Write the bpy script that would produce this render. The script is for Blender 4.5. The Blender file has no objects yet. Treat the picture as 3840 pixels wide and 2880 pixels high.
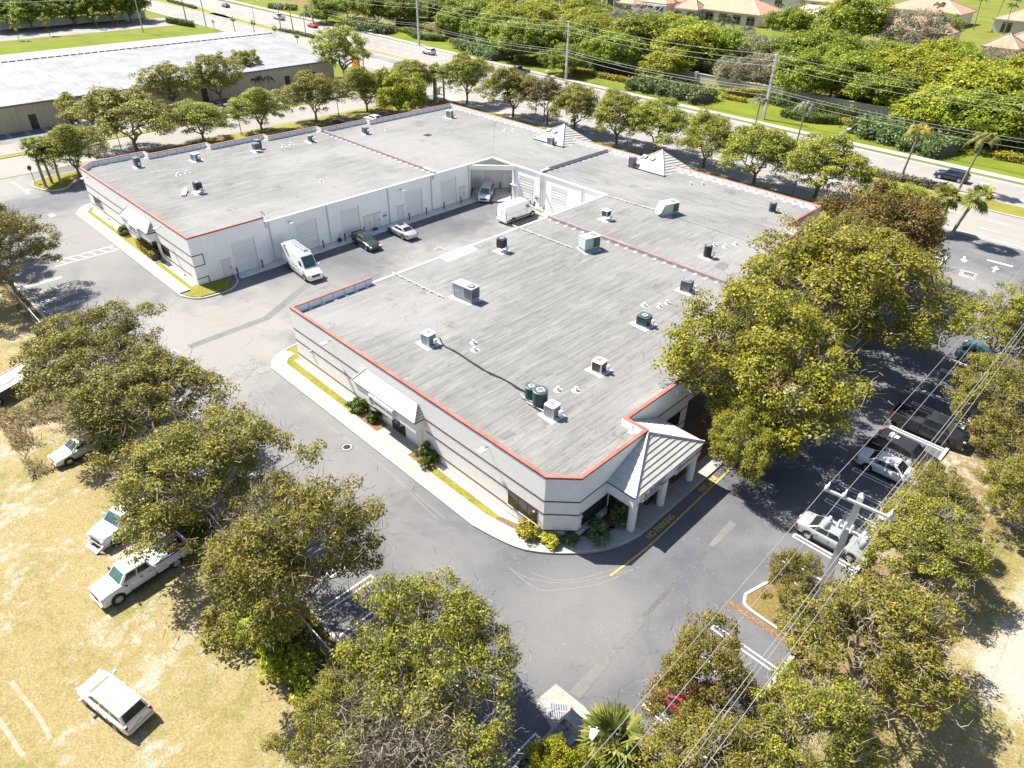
import bpy, bmesh, math, random
import numpy as np
from mathutils import Matrix, Vector

# ---------------------------------------------------------------- camera, sky, sun, exposure
S = bpy.context.scene
COL = S.collection
cam = bpy.data.cameras.new('camera')
cam.sensor_width = 36.0
cam.lens = 24.410
cam.clip_start = 0.5
cam.clip_end = 5000
co = bpy.data.objects.new('camera', cam)
COL.objects.link(co)
rm = Matrix(((0.708893, -0.412454, 0.572147), (0.705127, 0.395674, -0.588420), (0.016312, 0.820563, 0.571323)))
co.matrix_world = Matrix.Translation((0, 0, 36)) @ rm.to_4x4()
S.camera = co

SUN_EL, SUN_AZ = math.radians(54), math.radians(12)      # light travels towards +X, 12 degrees to +Y
w = bpy.data.worlds.new('World')
S.world = w
w.use_nodes = True
nt = w.node_tree
nt.nodes.clear()
sky = nt.nodes.new('ShaderNodeTexSky')
sky.sky_type = 'NISHITA'
sky.sun_disc = False
sky.sun_elevation = SUN_EL
sky.sun_rotation = math.radians(258)
bg = nt.nodes.new('ShaderNodeBackground')
bg.inputs[1].default_value = 0.08
wo = nt.nodes.new('ShaderNodeOutputWorld')
nt.links.new(sky.outputs[0], bg.inputs[0])
nt.links.new(bg.outputs[0], wo.inputs[0])
sl = bpy.data.lights.new('sun', 'SUN')
sl.energy = 5.0
sl.angle = math.radians(0.5)
sl.color = (1.0, 0.95, 0.86)
so = bpy.data.objects.new('sun', sl)
COL.objects.link(so)
so.rotation_euler = Vector((math.cos(SUN_EL) * math.cos(SUN_AZ), math.cos(SUN_EL) * math.sin(SUN_AZ), -math.sin(SUN_EL))).to_track_quat('-Z', 'Y').to_euler()
S.view_settings.view_transform = 'Standard'
S.view_settings.look = 'None'
S.view_settings.exposure = 1.42
S.view_settings.gamma = 1
S.cycles.max_bounces = 6
S.cycles.diffuse_bounces = 3
S.cycles.transparent_max_bounces = 8

# ---------------------------------------------------------------- helpers
PI = math.pi
R_ = math.radians

class MB:
    def __init__(s): s.v = []; s.f = []
    def add(s, vs, fs):
        o = len(s.v); s.v.extend([tuple(p) for p in vs]); s.f.extend([tuple(i + o for i in f) for f in fs])
        return s
    def box(s, x0, x1, y0, y1, z0, z1):
        if x0 > x1: x0, x1 = x1, x0
        if y0 > y1: y0, y1 = y1, y0
        return s.add([(x0,y0,z0),(x1,y0,z0),(x1,y1,z0),(x0,y1,z0),(x0,y0,z1),(x1,y0,z1),(x1,y1,z1),(x0,y1,z1)],
                     [(0,3,2,1),(4,5,6,7),(0,1,5,4),(1,2,6,5),(2,3,7,6),(3,0,4,7)])
    def obox(s, c, size, rz=0, rx=0, ry=0):
        m = Matrix.Translation(c) @ Matrix.Rotation(rz, 4, 'Z') @ Matrix.Rotation(ry, 4, 'Y') @ Matrix.Rotation(rx, 4, 'X')
        a, b, d = size[0]/2, size[1]/2, size[2]/2
        vs = [m @ Vector(p) for p in [(-a,-b,-d),(a,-b,-d),(a,b,-d),(-a,b,-d),(-a,-b,d),(a,-b,d),(a,b,d),(-a,b,d)]]
        return s.add(vs, [(0,3,2,1),(4,5,6,7),(0,1,5,4),(1,2,6,5),(2,3,7,6),(3,0,4,7)])
    def sheet(s, poly, z):
        return s.add([(p[0], p[1], z) for p in poly], [tuple(range(len(poly)))])
    def prism(s, poly, z0, z1):
        n = len(poly)
        return s.add([(p[0],p[1],z0) for p in poly] + [(p[0],p[1],z1) for p in poly],
                     [tuple(range(n, 2*n)), tuple(reversed(range(n)))] + [(i,(i+1)%n,n+(i+1)%n,n+i) for i in range(n)])
    def band(s, outer, inner, z0, z1, closed=True):
        n = len(outer); vs = []
        for a, b in zip(outer, inner):
            vs += [(a[0],a[1],z0),(a[0],a[1],z1),(b[0],b[1],z1),(b[0],b[1],z0)]
        fs = []
        for i in range(n if closed else n-1):
            j = (i+1) % n
            for k in range(4):
                l = (k+1) % 4
                fs.append((i*4+k, j*4+k, j*4+l, i*4+l))
        if not closed:
            fs += [(3,2,1,0), ((n-1)*4,(n-1)*4+1,(n-1)*4+2,(n-1)*4+3)]
        return s.add(vs, fs)
    def tube(s, pts, radii, n=8, cap=True):
        pts = [Vector(p) for p in pts]
        if not hasattr(radii, '__len__'): radii = [radii]*len(pts)
        vs = []
        for i, p in enumerate(pts):
            t = (pts[min(i+1,len(pts)-1)] - pts[max(i-1,0)])
            t = t.normalized() if t.length > 1e-9 else Vector((0,0,1))
            u = t.orthogonal().normalized() if abs(t.z) > .95 else t.cross(Vector((0,0,1))).normalized()
            v = t.cross(u)
            for k in range(n):
                a = 2*PI*k/n
                vs.append(p + (u*math.cos(a) + v*math.sin(a))*radii[i])
        fs = []
        for i in range(len(pts)-1):
            for k in range(n):
                l = (k+1) % n
                fs.append((i*n+k, i*n+l, (i+1)*n+l, (i+1)*n+k))
        if cap:
            fs += [tuple(reversed(range(n))), tuple((len(pts)-1)*n+k for k in range(n))]
        return s.add(vs, fs)
    def cyl(s, x, y, z0, z1, r0, r1=None, n=16):
        return s.tube([(x,y,z0),(x,y,z1)], [r0, r0 if r1 is None else r1], n)
    def lathe(s, prof, n=16, c=(0,0,0)):
        vs = [(c[0]+r*math.cos(2*PI*k/n), c[1]+r*math.sin(2*PI*k/n), c[2]+z) for r, z in prof for k in range(n)]
        fs = [(i*n+k, i*n+(k+1)%n, (i+1)*n+(k+1)%n, (i+1)*n+k) for i in range(len(prof)-1) for k in range(n)]
        fs += [tuple(reversed(range(n))), tuple((len(prof)-1)*n+k for k in range(n))]
        return s.add(vs, fs)
    def loft(s, rings, cap=True):
        n = len(rings[0]); vs = [p for r in rings for p in r]
        fs = [(i*n+k, i*n+(k+1)%n, (i+1)*n+(k+1)%n, (i+1)*n+k) for i in range(len(rings)-1) for k in range(n)]
        if cap: fs += [tuple(reversed(range(n))), tuple((len(rings)-1)*n+k for k in range(n))]
        return s.add(vs, fs)
    def mesh(s, name, m=None, smooth=None):
        me = bpy.data.meshes.new(name)
        me.from_pydata(s.v, [], s.f)
        if m: me.materials.append(m)
        if smooth is not None:
            bm = bmesh.new(); bm.from_mesh(me)
            bmesh.ops.recalc_face_normals(bm, faces=bm.faces)
            for f in bm.faces: f.smooth = True
            for e in bm.edges:
                if len(e.link_faces) == 2 and e.calc_face_angle(0) > R_(smooth): e.smooth = False
            bm.to_mesh(me); bm.free()
        return me
    def build(s, name, m, parent=None, smooth=None, world=False):
        if world and parent is not None:
            o = parent.location
            s.v = [(p[0]-o[0], p[1]-o[1], p[2]-o[2]) for p in s.v]
        return link(name, s.mesh(name, m, smooth), parent)

def link(name, me, parent=None):
    o = bpy.data.objects.new(name, me)
    COL.objects.link(o)
    if parent: o.parent = parent
    return o
def tag(o, label, cat, group=None):
    o['label'] = label; o['category'] = cat
    if group: o['group'] = group
    return o
def thing(name, label, cat, loc=(0,0,0), rz=0, group=None):
    o = bpy.data.objects.new(name, None)
    COL.objects.link(o)
    o.empty_display_size = .3
    o.location = (loc[0], loc[1], loc[2] if len(loc) > 2 else 0)
    o.rotation_euler = (0, 0, rz)
    return tag(o, label, cat, group)
def struct(name, mb, m, label=None):
    o = mb.build(name, m); o['kind'] = 'structure'
    if label: o['label'] = label
    return o
def stuff(o, label, cat):
    tag(o, label, cat); o['kind'] = 'stuff'
    return o
def copy_thing(root, loc, rz, label, scale=None, group=None):
    r = root.copy(); COL.objects.link(r)
    r.location = (loc[0], loc[1], loc[2] if len(loc) > 2 else 0); r.rotation_euler = (0,0,rz); r['label'] = label
    if scale: r.scale = scale
    if group: r['group'] = group
    for ch in root.children:
        c = ch.copy(); COL.objects.link(c); c.parent = r
        for g in ch.children:
            d = g.copy(); COL.objects.link(d); d.parent = c
    return r
def offset(poly, d, closed=True):
    """mitred offset, positive to the left of the travel direction"""
    n = len(poly); out = []
    for i in range(n):
        p = Vector(poly[i][:2])
        a = Vector(poly[i-1][:2]) if (closed or i > 0) else None
        b = Vector(poly[(i+1)%n][:2]) if (closed or i < n-1) else None
        ns = []
        if a is not None: t = (p-a).normalized(); ns.append(Vector((-t.y, t.x)))
        if b is not None: t = (b-p).normalized(); ns.append(Vector((-t.y, t.x)))
        if len(ns) == 1: q = p + ns[0]*d
        else:
            m = (ns[0]+ns[1]); m.normalize()
            q = p + m*(d/max(.3, m.dot(ns[0])))
        out.append((q.x, q.y))
    return out
def arc(cx, cy, r, a0, a1, n=8):
    return [(cx+r*math.cos(R_(a0+(a1-a0)*i/n)), cy+r*math.sin(R_(a0+(a1-a0)*i/n))) for i in range(n+1)]
def smooth_path(pts, n=6, closed=False):
    out = []; N = len(pts)
    rng = range(N if closed else N-1)
    for i in rng:
        g = (lambda k: Vector(pts[k % N])) if closed else (lambda k: Vector(pts[min(max(k,0),N-1)]))
        p0, p1, p2, p3 = g(i-1), g(i), g(i+1), g(i+2)
        for k in range(n):
            t = k/n
            out.append(tuple(.5*((2*p1)+(p2-p0)*t+(2*p0-5*p1+4*p2-p3)*t*t+(3*p1-p0-3*p2+p3)*t**3)))
    if not closed: out.append(tuple(pts[-1]))
    return out
def text_mesh(txt, size, m, name='lettering', parent=None, loc=(0,0,0), rot=(0,0,0), depth=.004, sx=1, align='CENTER', spacing=1.0, bold=0):
    cu = bpy.data.curves.new('lettering', 'FONT')
    cu.body = txt; cu.size = size; cu.align_x = align; cu.align_y = 'CENTER'; cu.extrude = depth; cu.space_line = spacing; cu.offset = bold
    o = bpy.data.objects.new('lettering', cu); COL.objects.link(o)
    dg = bpy.context.evaluated_depsgraph_get()
    me = bpy.data.meshes.new_from_object(o.evaluated_get(dg))
    bpy.data.objects.remove(o); bpy.data.curves.remove(cu)
    me.materials.clear(); me.materials.append(m)
    ob = link(name, me, parent)
    ob.location = loc; ob.rotation_euler = rot; ob.scale = (sx, 1, 1)
    return ob

# ---------------------------------------------------------------- materials
def lin(c):
    return tuple((x/12.92 if x <= .04045 else ((x+.055)/1.055)**2.4) for x in c)
class N:
    def __init__(s, name):
        s.m = bpy.data.materials.new(name); s.m.use_nodes = True
        s.t = s.m.node_tree; s.t.nodes.clear()
        s.out = s.t.nodes.new('ShaderNodeOutputMaterial')
    def n(s, typ, **kw):
        nd = s.t.nodes.new(typ)
        for k, v in kw.items():
            if hasattr(nd, k) and not k.startswith('i_'): setattr(nd, k, v)
        return nd
    def l(s, a, b): s.t.links.new(a, b)
    def coord(s, kind='world', scale=(1,1,1), rot=0):
        if kind == 'world': o = s.n('ShaderNodeNewGeometry').outputs['Position']
        else: o = s.n('ShaderNodeTexCoord').outputs['Object']
        mp = s.n('ShaderNodeMapping'); mp.inputs['Scale'].default_value = scale; mp.inputs['Rotation'].default_value = (0,0,rot)
        s.l(o, mp.inputs['Vector']); return mp.outputs[0]
    def noise(s, vec, scale, detail=4, rough=.55, dist=0):
        nd = s.n('ShaderNodeTexNoise'); s.l(vec, nd.inputs['Vector'])
        nd.inputs['Scale'].default_value = scale; nd.inputs['Detail'].default_value = detail
        nd.inputs['Roughness'].default_value = rough; nd.inputs['Distortion'].default_value = dist
        return nd.outputs['Fac']
    def ramp(s, fac, stops, interp='LINEAR'):
        nd = s.n('ShaderNodeValToRGB'); s.l(fac, nd.inputs[0]); cr = nd.color_ramp; cr.interpolation = interp
        while len(cr.elements) < len(stops): cr.elements.new(.5)
        for e, (p, c) in zip(cr.elements, stops):
            e.position = p; e.color = (c, c, c, 1) if not hasattr(c, '__len__') else (*c, 1)
        return nd.outputs[0]
    def mix(s, fac, a, b, typ='MIX'):
        nd = s.n('ShaderNodeMix'); nd.data_type = 'RGBA'; nd.blend_type = typ; nd.clamp_factor = True
        for v, i in ((fac, 0), (a, 6), (b, 7)):
            if hasattr(v, 'is_linked') or hasattr(v, 'links'): s.l(v, nd.inputs[i])
            elif i == 0: nd.inputs[0].default_value = v
            else: nd.inputs[i].default_value = (*v, 1) if len(v) == 3 else v
        return nd.outputs[2]
    def math(s, op, a, b=0):
        nd = s.n('ShaderNodeMath'); nd.operation = op
        for v, i in ((a,0),(b,1)):
            if hasattr(v, 'links'): s.l(v, nd.inputs[i])
            else: nd.inputs[i].default_value = v
        return nd.outputs[0]
    def bsdf(s, col, rough=.8, bump=None, bstr=.3, bdist=.02, metal=0, spec=.5, coat=0):
        b = s.n('ShaderNodeBsdfPrincipled')
        if hasattr(col, 'links'): s.l(col, b.inputs['Base Color'])
        else: b.inputs['Base Color'].default_value = (*col, 1)
        if hasattr(rough, 'links'): s.l(rough, b.inputs['Roughness'])
        else: b.inputs['Roughness'].default_value = rough
        b.inputs['Metallic'].default_value = metal
        b.inputs['Specular IOR Level'].default_value = spec
        b.inputs['Coat Weight'].default_value = coat; b.inputs['Coat Roughness'].default_value = .05
        if bump is not None:
            bp = s.n('ShaderNodeBump'); s.l(bump, bp.inputs['Height'])
            bp.inputs['Strength'].default_value = bstr; bp.inputs['Distance'].default_value = bdist
            s.l(bp.outputs[0], b.inputs['Normal'])
        s.l(b.outputs[0], s.out.inputs[0]); return b

def simple(name, col, rough=.7, var=.12, scale=3, metal=0, spec=.4, coat=0, bump=.0):
    k = N(name); v = k.coord('object')
    f = k.noise(v, scale, 5, .6)
    c = k.ramp(f, [(.3, tuple(x*(1-var) for x in col)), (.7, tuple(min(1, x*(1+var)) for x in col))])
    k.bsdf(c, rough, f if bump else None, bump, .02, metal, spec, coat)
    return k.m
def paint(name, col, rough=.28, metal=0):
    k = N(name); v = k.coord('object'); f = k.noise(v, 2.2, 4, .6)
    c = k.mix(k.math('MULTIPLY', f, .22), col, tuple(x*.75+.03 for x in col))
    k.bsdf(c, rough, None, 0, 0, metal, .5, .6); return k.m
def foliage(name, dark, light, tip, tipw=.25, scale=.35, trans=.35):
    k = N(name); v = k.coord('object')
    f1 = k.noise(v, scale, 3, .6)
    isl = k.n('ShaderNodeNewGeometry').outputs['Random Per Island']
    c = k.ramp(k.math('ADD', k.math('MULTIPLY', f1, .7), k.math('MULTIPLY', isl, .45)), [(.25, dark), (.72, light)])
    f2 = k.noise(v, scale*2.3, 2, .5)
    t = k.ramp(k.math('ADD', k.math('MULTIPLY', f2, .8), k.math('MULTIPLY', isl, .35)), [(.62-.25*tipw, 0.0), (.86-.25*tipw, 1.0)])
    c = k.mix(k.math('MULTIPLY', t, .85), c, tip)
    oi = k.n('ShaderNodeObjectInfo').outputs['Random']
    hv = k.n('ShaderNodeHueSaturation'); k.l(c, hv.inputs['Color'])
    k.l(k.math('ADD', k.math('MULTIPLY', oi, .03), .485), hv.inputs['Hue']); k.l(k.math('ADD', k.math('MULTIPLY', oi, .35), .82), hv.inputs['Value'])
    c = hv.outputs[0]
    b = k.bsdf(c, .55, None, 0, 0, 0, .35)
    tr = k.n('ShaderNodeBsdfTranslucent'); k.l(c, tr.inputs[0])
    mx = k.n('ShaderNodeMixShader'); mx.inputs[0].default_value = trans
    k.l(b.outputs[0], mx.inputs[1]); k.l(tr.outputs[0], mx.inputs[2]); k.l(mx.outputs[0], k.out.inputs[0])
    return k.m

M = {}
M['wall'] = simple('white_stucco', (.76,.745,.71), .85, .05, 2.5, bump=.25)
M['wall2'] = simple('cream_stucco', (.52,.47,.385), .85, .07, 4, bump=.1)
M['wallw'] = simple('villa_white', (.60,.575,.53), .85, .05, 4)
M['maroon'] = simple('maroon_paint', (.105,.035,.035), .6, .15, 3)
M['coping'] = simple('salmon_coping', (.27,.10,.078), .6, .3, .8)
M['white'] = simple('white_paint', (.66,.66,.65), .5, .04, 3)
M['whiteflash'] = simple('white_flashing', (.50,.50,.495), .6, .14, 5)
M['door'] = simple('cream_door', (.66,.63,.57), .55, .03, 3)
M['shutter'] = simple('roller_door_groove', (.36,.355,.34), .5, .03, 2)
M['metal'] = simple('galvanised_metal', (.48,.49,.50), .45, .15, 4, metal=.3)
M['darkmetal'] = simple('dark_metal', (.035,.037,.04), .5, .2, 4)
M['black'] = simple('black_rubber', (.018,.018,.02), .75, .2, 4)
M['frame'] = simple('bronze_frame', (.03,.026,.024), .4, .1, 3)
M['concrete'] = simple('concrete', (.52,.50,.46), .85, .12, 1.3, bump=.1)
M['polec'] = simple('pole_concrete', (.46,.45,.42), .85, .12, 1.0)
M['wood'] = simple('weathered_wood', (.19,.17,.13), .9, .3, 2, bump=.3)
M['steelgrey'] = simple('grey_enamel', (.30,.32,.33), .5, .08, 3)
M['acgrey'] = simple('condenser_grey', (.16,.18,.20), .5, .15, 4)
M['acdark'] = simple('condenser_charcoal', (.045,.05,.055), .5, .2, 4)
M['acgreen'] = simple('condenser_dark_green', (.05,.085,.085), .5, .15, 4)
M['acbeige'] = simple('condenser_beige', (.56,.53,.46), .5, .08, 3)
M['acbrown'] = simple('condenser_brown', (.10,.08,.07), .5, .15, 4)
M['acpale'] = simple('packaged_pale_green', (.46,.52,.46), .5, .06, 3)
M['acwhite'] = simple('condenser_white', (.68,.69,.68), .5, .05, 3)
M['rust'] = simple('rusty_fan', (.16,.09,.05), .7, .3, 6)
M['red'] = simple('red_enamel', (.42,.02,.025), .4, .08, 3)
M['blue'] = simple('blue_enamel', (.02,.12,.42), .4, .08, 3)
M['orange'] = simple('orange_sign', (.85,.30,.015), .5, .04, 3)
M['ink'] = simple('dark_ink', (.02,.02,.03), .6, .05, 3)
M['purple'] = simple('plum_ink', (.06,.012,.05), .6, .05, 3)
M['yellowpaint'] = simple('worn_yellow_paint', (.52,.33,.07), .8, .25, 4)
M['linepaint'] = simple('worn_white_paint', (.62,.61,.58), .8, .18, 3)
M['bark'] = simple('grey_bark', (.20,.165,.125), .9, .35, 3, bump=.4)
M['barkdark'] = simple('brown_bark', (.13,.10,.075), .9, .3, 3, bump=.4)
M['twig'] = simple('pale_twig', (.25,.21,.165), .9, .25, 2)
M['palmbark'] = simple('palm_bark', (.22,.18,.14), .9, .25, 5, bump=.4)
M['mulch'] = simple('brown_mulch', (.17,.095,.05), .95, .4, 6, bump=.5)
M['gravel'] = simple('pale_gravel', (.52,.44,.36), .95, .25, 9, bump=.5)
M['sand'] = simple('pale_sand', (.58,.50,.40), .95, .15, 2)
M['water'] = simple('pool_water', (.08,.42,.58), .08, .1, .6)
M['pave'] = simple('pool_pavers', (.60,.50,.44), .8, .1, 3)
M['chrome'] = simple('alloy', (.55,.56,.58), .25, .05, 3, metal=.9)
M['lampglass'] = simple('headlight_glass', (.55,.57,.58), .1, .05, 3)
M['tail'] = simple('taillight_red', (.28,.01,.01), .2, .1, 3)
M['amber'] = simple('amber_lens', (.6,.22,.03), .2, .1, 3)
def glass_mat(name, col, rough=.06):
    k = N(name); v = k.coord('object'); f = k.noise(v, 1.4, 3, .6)
    c = k.ramp(f, [(.3, tuple(x*.5 for x in col)), (.7, col)])
    k.bsdf(c, rough, None, 0, 0, 0, .8); return k.m
M['glass'] = glass_mat('tinted_glass', (.022,.028,.03))
M['teal'] = glass_mat('teal_windscreen', (.035,.095,.085))
M['pale'] = glass_mat('pale_windscreen', (.16,.22,.17))
M['winglass'] = glass_mat('window_glass', (.035,.033,.03))

M['f_oak'] = foliage('olive_oak_leaves', (.070,.084,.008), (.225,.212,.018), (.37,.295,.04), .2, .5, .3)
M['f_olive'] = foliage('black_olive_leaves', (.105,.130,.013), (.27,.28,.028), (.40,.36,.05), .25, .45, .32)
M['f_ficus'] = foliage('golden_ficus_leaves', (.075,.082,.006), (.21,.195,.012), (.36,.27,.016), .22, .45, .28)
M['f_brown'] = foliage('bronze_leaves', (.07,.068,.010), (.19,.15,.018), (.29,.18,.02), .25, .45, .3)
M['f_wood'] = foliage('bright_green_leaves', (.07,.115,.008), (.205,.275,.016), (.38,.40,.03), .3, .3, .3)
M['f_yell'] = foliage('yellow_green_leaves', (.11,.14,.008), (.29,.31,.016), (.46,.42,.03), .35, .3, .3)
M['f_grey'] = foliage('grey_green_leaves', (.12,.125,.065), (.27,.27,.15), (.38,.34,.22), .3, .4)
M['f_mango'] = foliage('lime_green_leaves', (.085,.125,.004), (.27,.30,.008), (.44,.42,.012), .3, .45, .3)
M['f_hedge'] = foliage('hedge_leaves', (.03,.06,.008), (.09,.14,.015), (.18,.22,.03), .2, .8)
M['f_lime'] = foliage('gold_hedge_leaves', (.12,.13,.01), (.33,.31,.02), (.5,.42,.03), .4, .8)
M['f_dark'] = foliage('dark_shrub_leaves', (.018,.05,.008), (.085,.15,.022), (.30,.33,.14), .2, .9, .25)
M['f_palm'] = foliage('palm_fronds', (.08,.115,.015), (.22,.25,.05), (.42,.40,.12), .3, .6, .4)
M['f_palmd'] = foliage('dark_palm_fronds', (.018,.045,.018), (.06,.10,.035), (.16,.18,.06), .1, .6, .25)
M['f_palmy'] = foliage('yellowing_fronds', (.09,.10,.012), (.25,.22,.02), (.45,.30,.02), .4, .6, .3)
M['f_grass'] = foliage('dry_grass_blades', (.29,.23,.11), (.40,.325,.18), (.48,.40,.26), .3, .3, .5)
M['f_green'] = foliage('weed_blades', (.13,.15,.025), (.24,.245,.04), (.34,.31,.08), .3, .5, .5)

# ---------------------------------------------------------------- ground surfaces
def ground_mat(name, base, pale, dark, pale_amt=.5, grain=.12, crack=True, streak=0, big=.05, spot=None):
    k = N(name); v = k.coord('world')
    f1 = k.noise(v, big, 5, .6, .6)
    f2 = k.noise(v, big*7, 4, .6, .3)
    c = k.mix(k.math('MULTIPLY', k.ramp(k.math('ADD', k.math('MULTIPLY', f1, .75), k.math('MULTIPLY', f2, .3)), [(.42, 0.0), (.66, 1.0)]), pale_amt), base, pale)
    c = k.mix(k.math('MULTIPLY', k.ramp(k.noise(v, big*3.1, 4, .65, .8), [(.52, 0.0), (.72, 1.0)]), .55), c, dark)
    if spot:
        for (sx, sy, r, amt) in spot:
            d = k.n('ShaderNodeVectorMath'); d.operation = 'DISTANCE'
            k.l(k.n('ShaderNodeNewGeometry').outputs['Position'], d.inputs[0]); d.inputs[1].default_value = (sx, sy, 0)
            dd = k.math('ADD', k.math('DIVIDE', d.outputs['Value'], r), k.math('MULTIPLY', k.math('SUBTRACT', f2, .5), 1.1))
            c = k.mix(k.math('MULTIPLY', k.ramp(dd, [(.45, 1.0), (1.15, 0.0)]), amt), c, pale)
    if streak:
        sv = k.coord('world', (.04, 1.2, 1) if streak == 'x' else (1.2, .04, 1))
        c = k.mix(k.math('MULTIPLY', k.ramp(k.noise(sv, 1.2, 3, .6), [(.45, 0.0), (.7, 1.0)]), .35), c, dark)
    g = k.noise(v, 9, 3, .7)
    c = k.mix(1.0, c, k.ramp(g, [(.25, 1-grain), (.75, 1+grain)]), 'MULTIPLY')
    if crack:
        vo = k.n('ShaderNodeTexVoronoi'); vo.feature = 'DISTANCE_TO_EDGE'; vo.inputs['Scale'].default_value = .16
        wv = k.n('ShaderNodeVectorMath'); wv.operation = 'ADD'
        nn = k.n('ShaderNodeTexNoise'); nn.inputs['Scale'].default_value = .5; nn.inputs['Detail'].default_value = 5; k.l(v, nn.inputs['Vector'])
        ms = k.n('ShaderNodeVectorMath'); ms.operation = 'SCALE'; ms.inputs['Scale'].default_value = 3.2
        k.l(nn.outputs['Color'], ms.inputs[0]); k.l(v, wv.inputs[0]); k.l(ms.outputs[0], wv.inputs[1]); k.l(wv.outputs[0], vo.inputs['Vector'])
        cr = k.ramp(vo.outputs['Distance'], [(.0, 1.0), (.007, 0.0)])
        cr = k.math('MULTIPLY', cr, k.ramp(k.noise(v, .13, 2), [(.45, 0.0), (.6, .55)]))
        c = k.mix(cr, c, tuple(x*.45 for x in base))
    k.bsdf(c, .9, g, .15, .01, 0, .3)
    return k.m
M['asphalt'] = ground_mat('lot_asphalt', (.080,.083,.094), (.215,.206,.192), (.045,.047,.055), .45,
    spot=[(-62,19,15,.9), (-63,33,9,.5), (-56.5,50,12,.95), (-58,66,10,1.0), (-64,71,5,.6), (-124,18,9,.9), (-13,88,9,.7), (-15,22,6,.3), (-66,15,9,.6), (-90,17,24,.45), (-45,17,18,.38), (-100,20,14,.4)])
M['asphaltn'] = ground_mat('new_asphalt', (.12,.125,.135), (.30,.28,.26), (.07,.075,.085), .45)
M['street'] = ground_mat('pale_street', (.225,.212,.195), (.265,.25,.23), (.165,.156,.144), .6, .05, True, 'x', .02)
M['streety'] = ground_mat('pale_cross_street', (.22,.206,.188), (.265,.248,.225), (.16,.15,.137), .6, .05, True, 'y', .02)
M['walk'] = ground_mat('sidewalk_concrete', (.29,.273,.248), (.33,.312,.283), (.22,.204,.182), .5, .06, False, 0, .12)
M['kerb'] = ground_mat('kerb_concrete', (.36,.34,.305), (.44,.415,.37), (.22,.205,.185), .5, .12, False, 0, .3)

def grass_mat(name, stops, sand=None, sandamt=.0, big=.12, sandthr=.62):
    k = N(name); v = k.coord('world')
    f = k.math('ADD', k.math('MULTIPLY', k.noise(v, big, 5, .65, .4), .55), k.math('MULTIPLY', k.noise(v, 2.4, 4, .75), .5))
    c = k.ramp(f, stops)
    h = k.noise(v, 7, 4, .8)
    c = k.mix(1.0, c, k.ramp(h, [(.28, .55), (.72, 1.3)]), 'MULTIPLY')
    if sand:
        sv = k.coord('world', (1, .55, 1))
        sm = k.math('ADD', k.math('MULTIPLY', k.noise(sv, .16, 5, .7, .5), .62), k.math('MULTIPLY', k.noise(v, 1.6, 5, .75), .40))
        c = k.mix(k.math('MULTIPLY', k.ramp(sm, [(sandthr-.05, 0.0), (sandthr+.05, 1.0)]), sandamt), c, sand)
    k.bsdf(c, .95, h, .7, .06, 0, .1); return k.m
def field_mat():
    k = N('dry_field'); v = k.coord('world')
    f = k.math('ADD', k.math('MULTIPLY', k.noise(v, .10, 5, .65, .4), .5), k.math('MULTIPLY', k.noise(v, 2.0, 5, .8), .55))
    c = k.ramp(f, [(.36,(.15,.15,.03)), (.45,(.235,.185,.08)), (.54,(.275,.22,.11)), (.64,(.24,.19,.08)), (.76,(.16,.165,.03))])
    gm = k.math('ADD', k.math('MULTIPLY', k.noise(v, .17, 4, .7, .6), .6), k.math('MULTIPLY', k.noise(v, 2.6, 4, .8), .42))
    c = k.mix(k.math('MULTIPLY', k.ramp(gm, [(.51, 0.0), (.62, 1.0)]), .7), c, (.135,.145,.028))
    pos = k.n('ShaderNodeNewGeometry').outputs['Position']; sp = k.n('ShaderNodeSeparateXYZ'); k.l(pos, sp.inputs[0])
    # sandy wear: random patches plus the vehicle track at the east
    sm = k.math('ADD', k.math('MULTIPLY', k.noise(k.coord('world',(1,.5,1)), .15, 5, .7, .5), .60), k.math('MULTIPLY', k.noise(v, 1.3, 6, .8), .42))
    dx = k.math('DIVIDE', k.math('SUBTRACT', sp.outputs[0], k.math('ADD', k.math('MULTIPLY', sp.outputs[1], .10), 1.6)), 3.6)
    yy = k.math('DIVIDE', k.math('SUBTRACT', sp.outputs[1], 50), 19)
    e = k.math('ADD', k.math('MULTIPLY', dx, dx), k.math('MULTIPLY', yy, yy))
    trk = k.ramp(e, [(.25, 1.0), (1.25, 0.0)])
    sm = k.math('ADD', sm, k.math('MULTIPLY', trk, .20))
    rip = k.n('ShaderNodeTexWave'); rip.inputs['Scale'].default_value = .9; rip.bands_direction = 'X'; rip.inputs['Distortion'].default_value = 2.5
    k.l(k.coord('world', (1,.06,1), R_(-6)), rip.inputs['Vector'])
    sand = k.mix(k.math('MULTIPLY', rip.outputs['Fac'], .3), (.40,.355,.295), (.31,.265,.21))
    # leaf litter under the east trees
    lx = k.math('MULTIPLY', k.ramp(k.math('DIVIDE', k.math('ADD', sp.outputs[0], 5), 8), [(.0, 1.0), (.55, .8), (.95, 0.0)]), k.ramp(k.math('DIVIDE', sp.outputs[1], 100), [(.12, 0.0), (.2, 1.0)]))
    lx = k.math('MULTIPLY', lx, k.ramp(k.math('SUBTRACT', sp.outputs[0], -5), [(.0, 0.0), (.01, 1.0)]))
    c = k.mix(k.math('MULTIPLY', lx, k.ramp(k.noise(v, .5, 4, .7), [(.35, .3), (.6, .95)])), c, (.155,.105,.045))
    c = k.mix(k.math('MULTIPLY', k.ramp(sm, [(.525, 0.0), (.60, 1.0)]), .85), c, sand)
    h = k.noise(v, 7, 4, .8)
    c = k.mix(1.0, c, k.ramp(h, [(.28, .58), (.72, 1.28)]), 'MULTIPLY')
    k.bsdf(c, .95, h, .7, .06, 0, .1); return k.m
M['field'] = field_mat()
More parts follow.
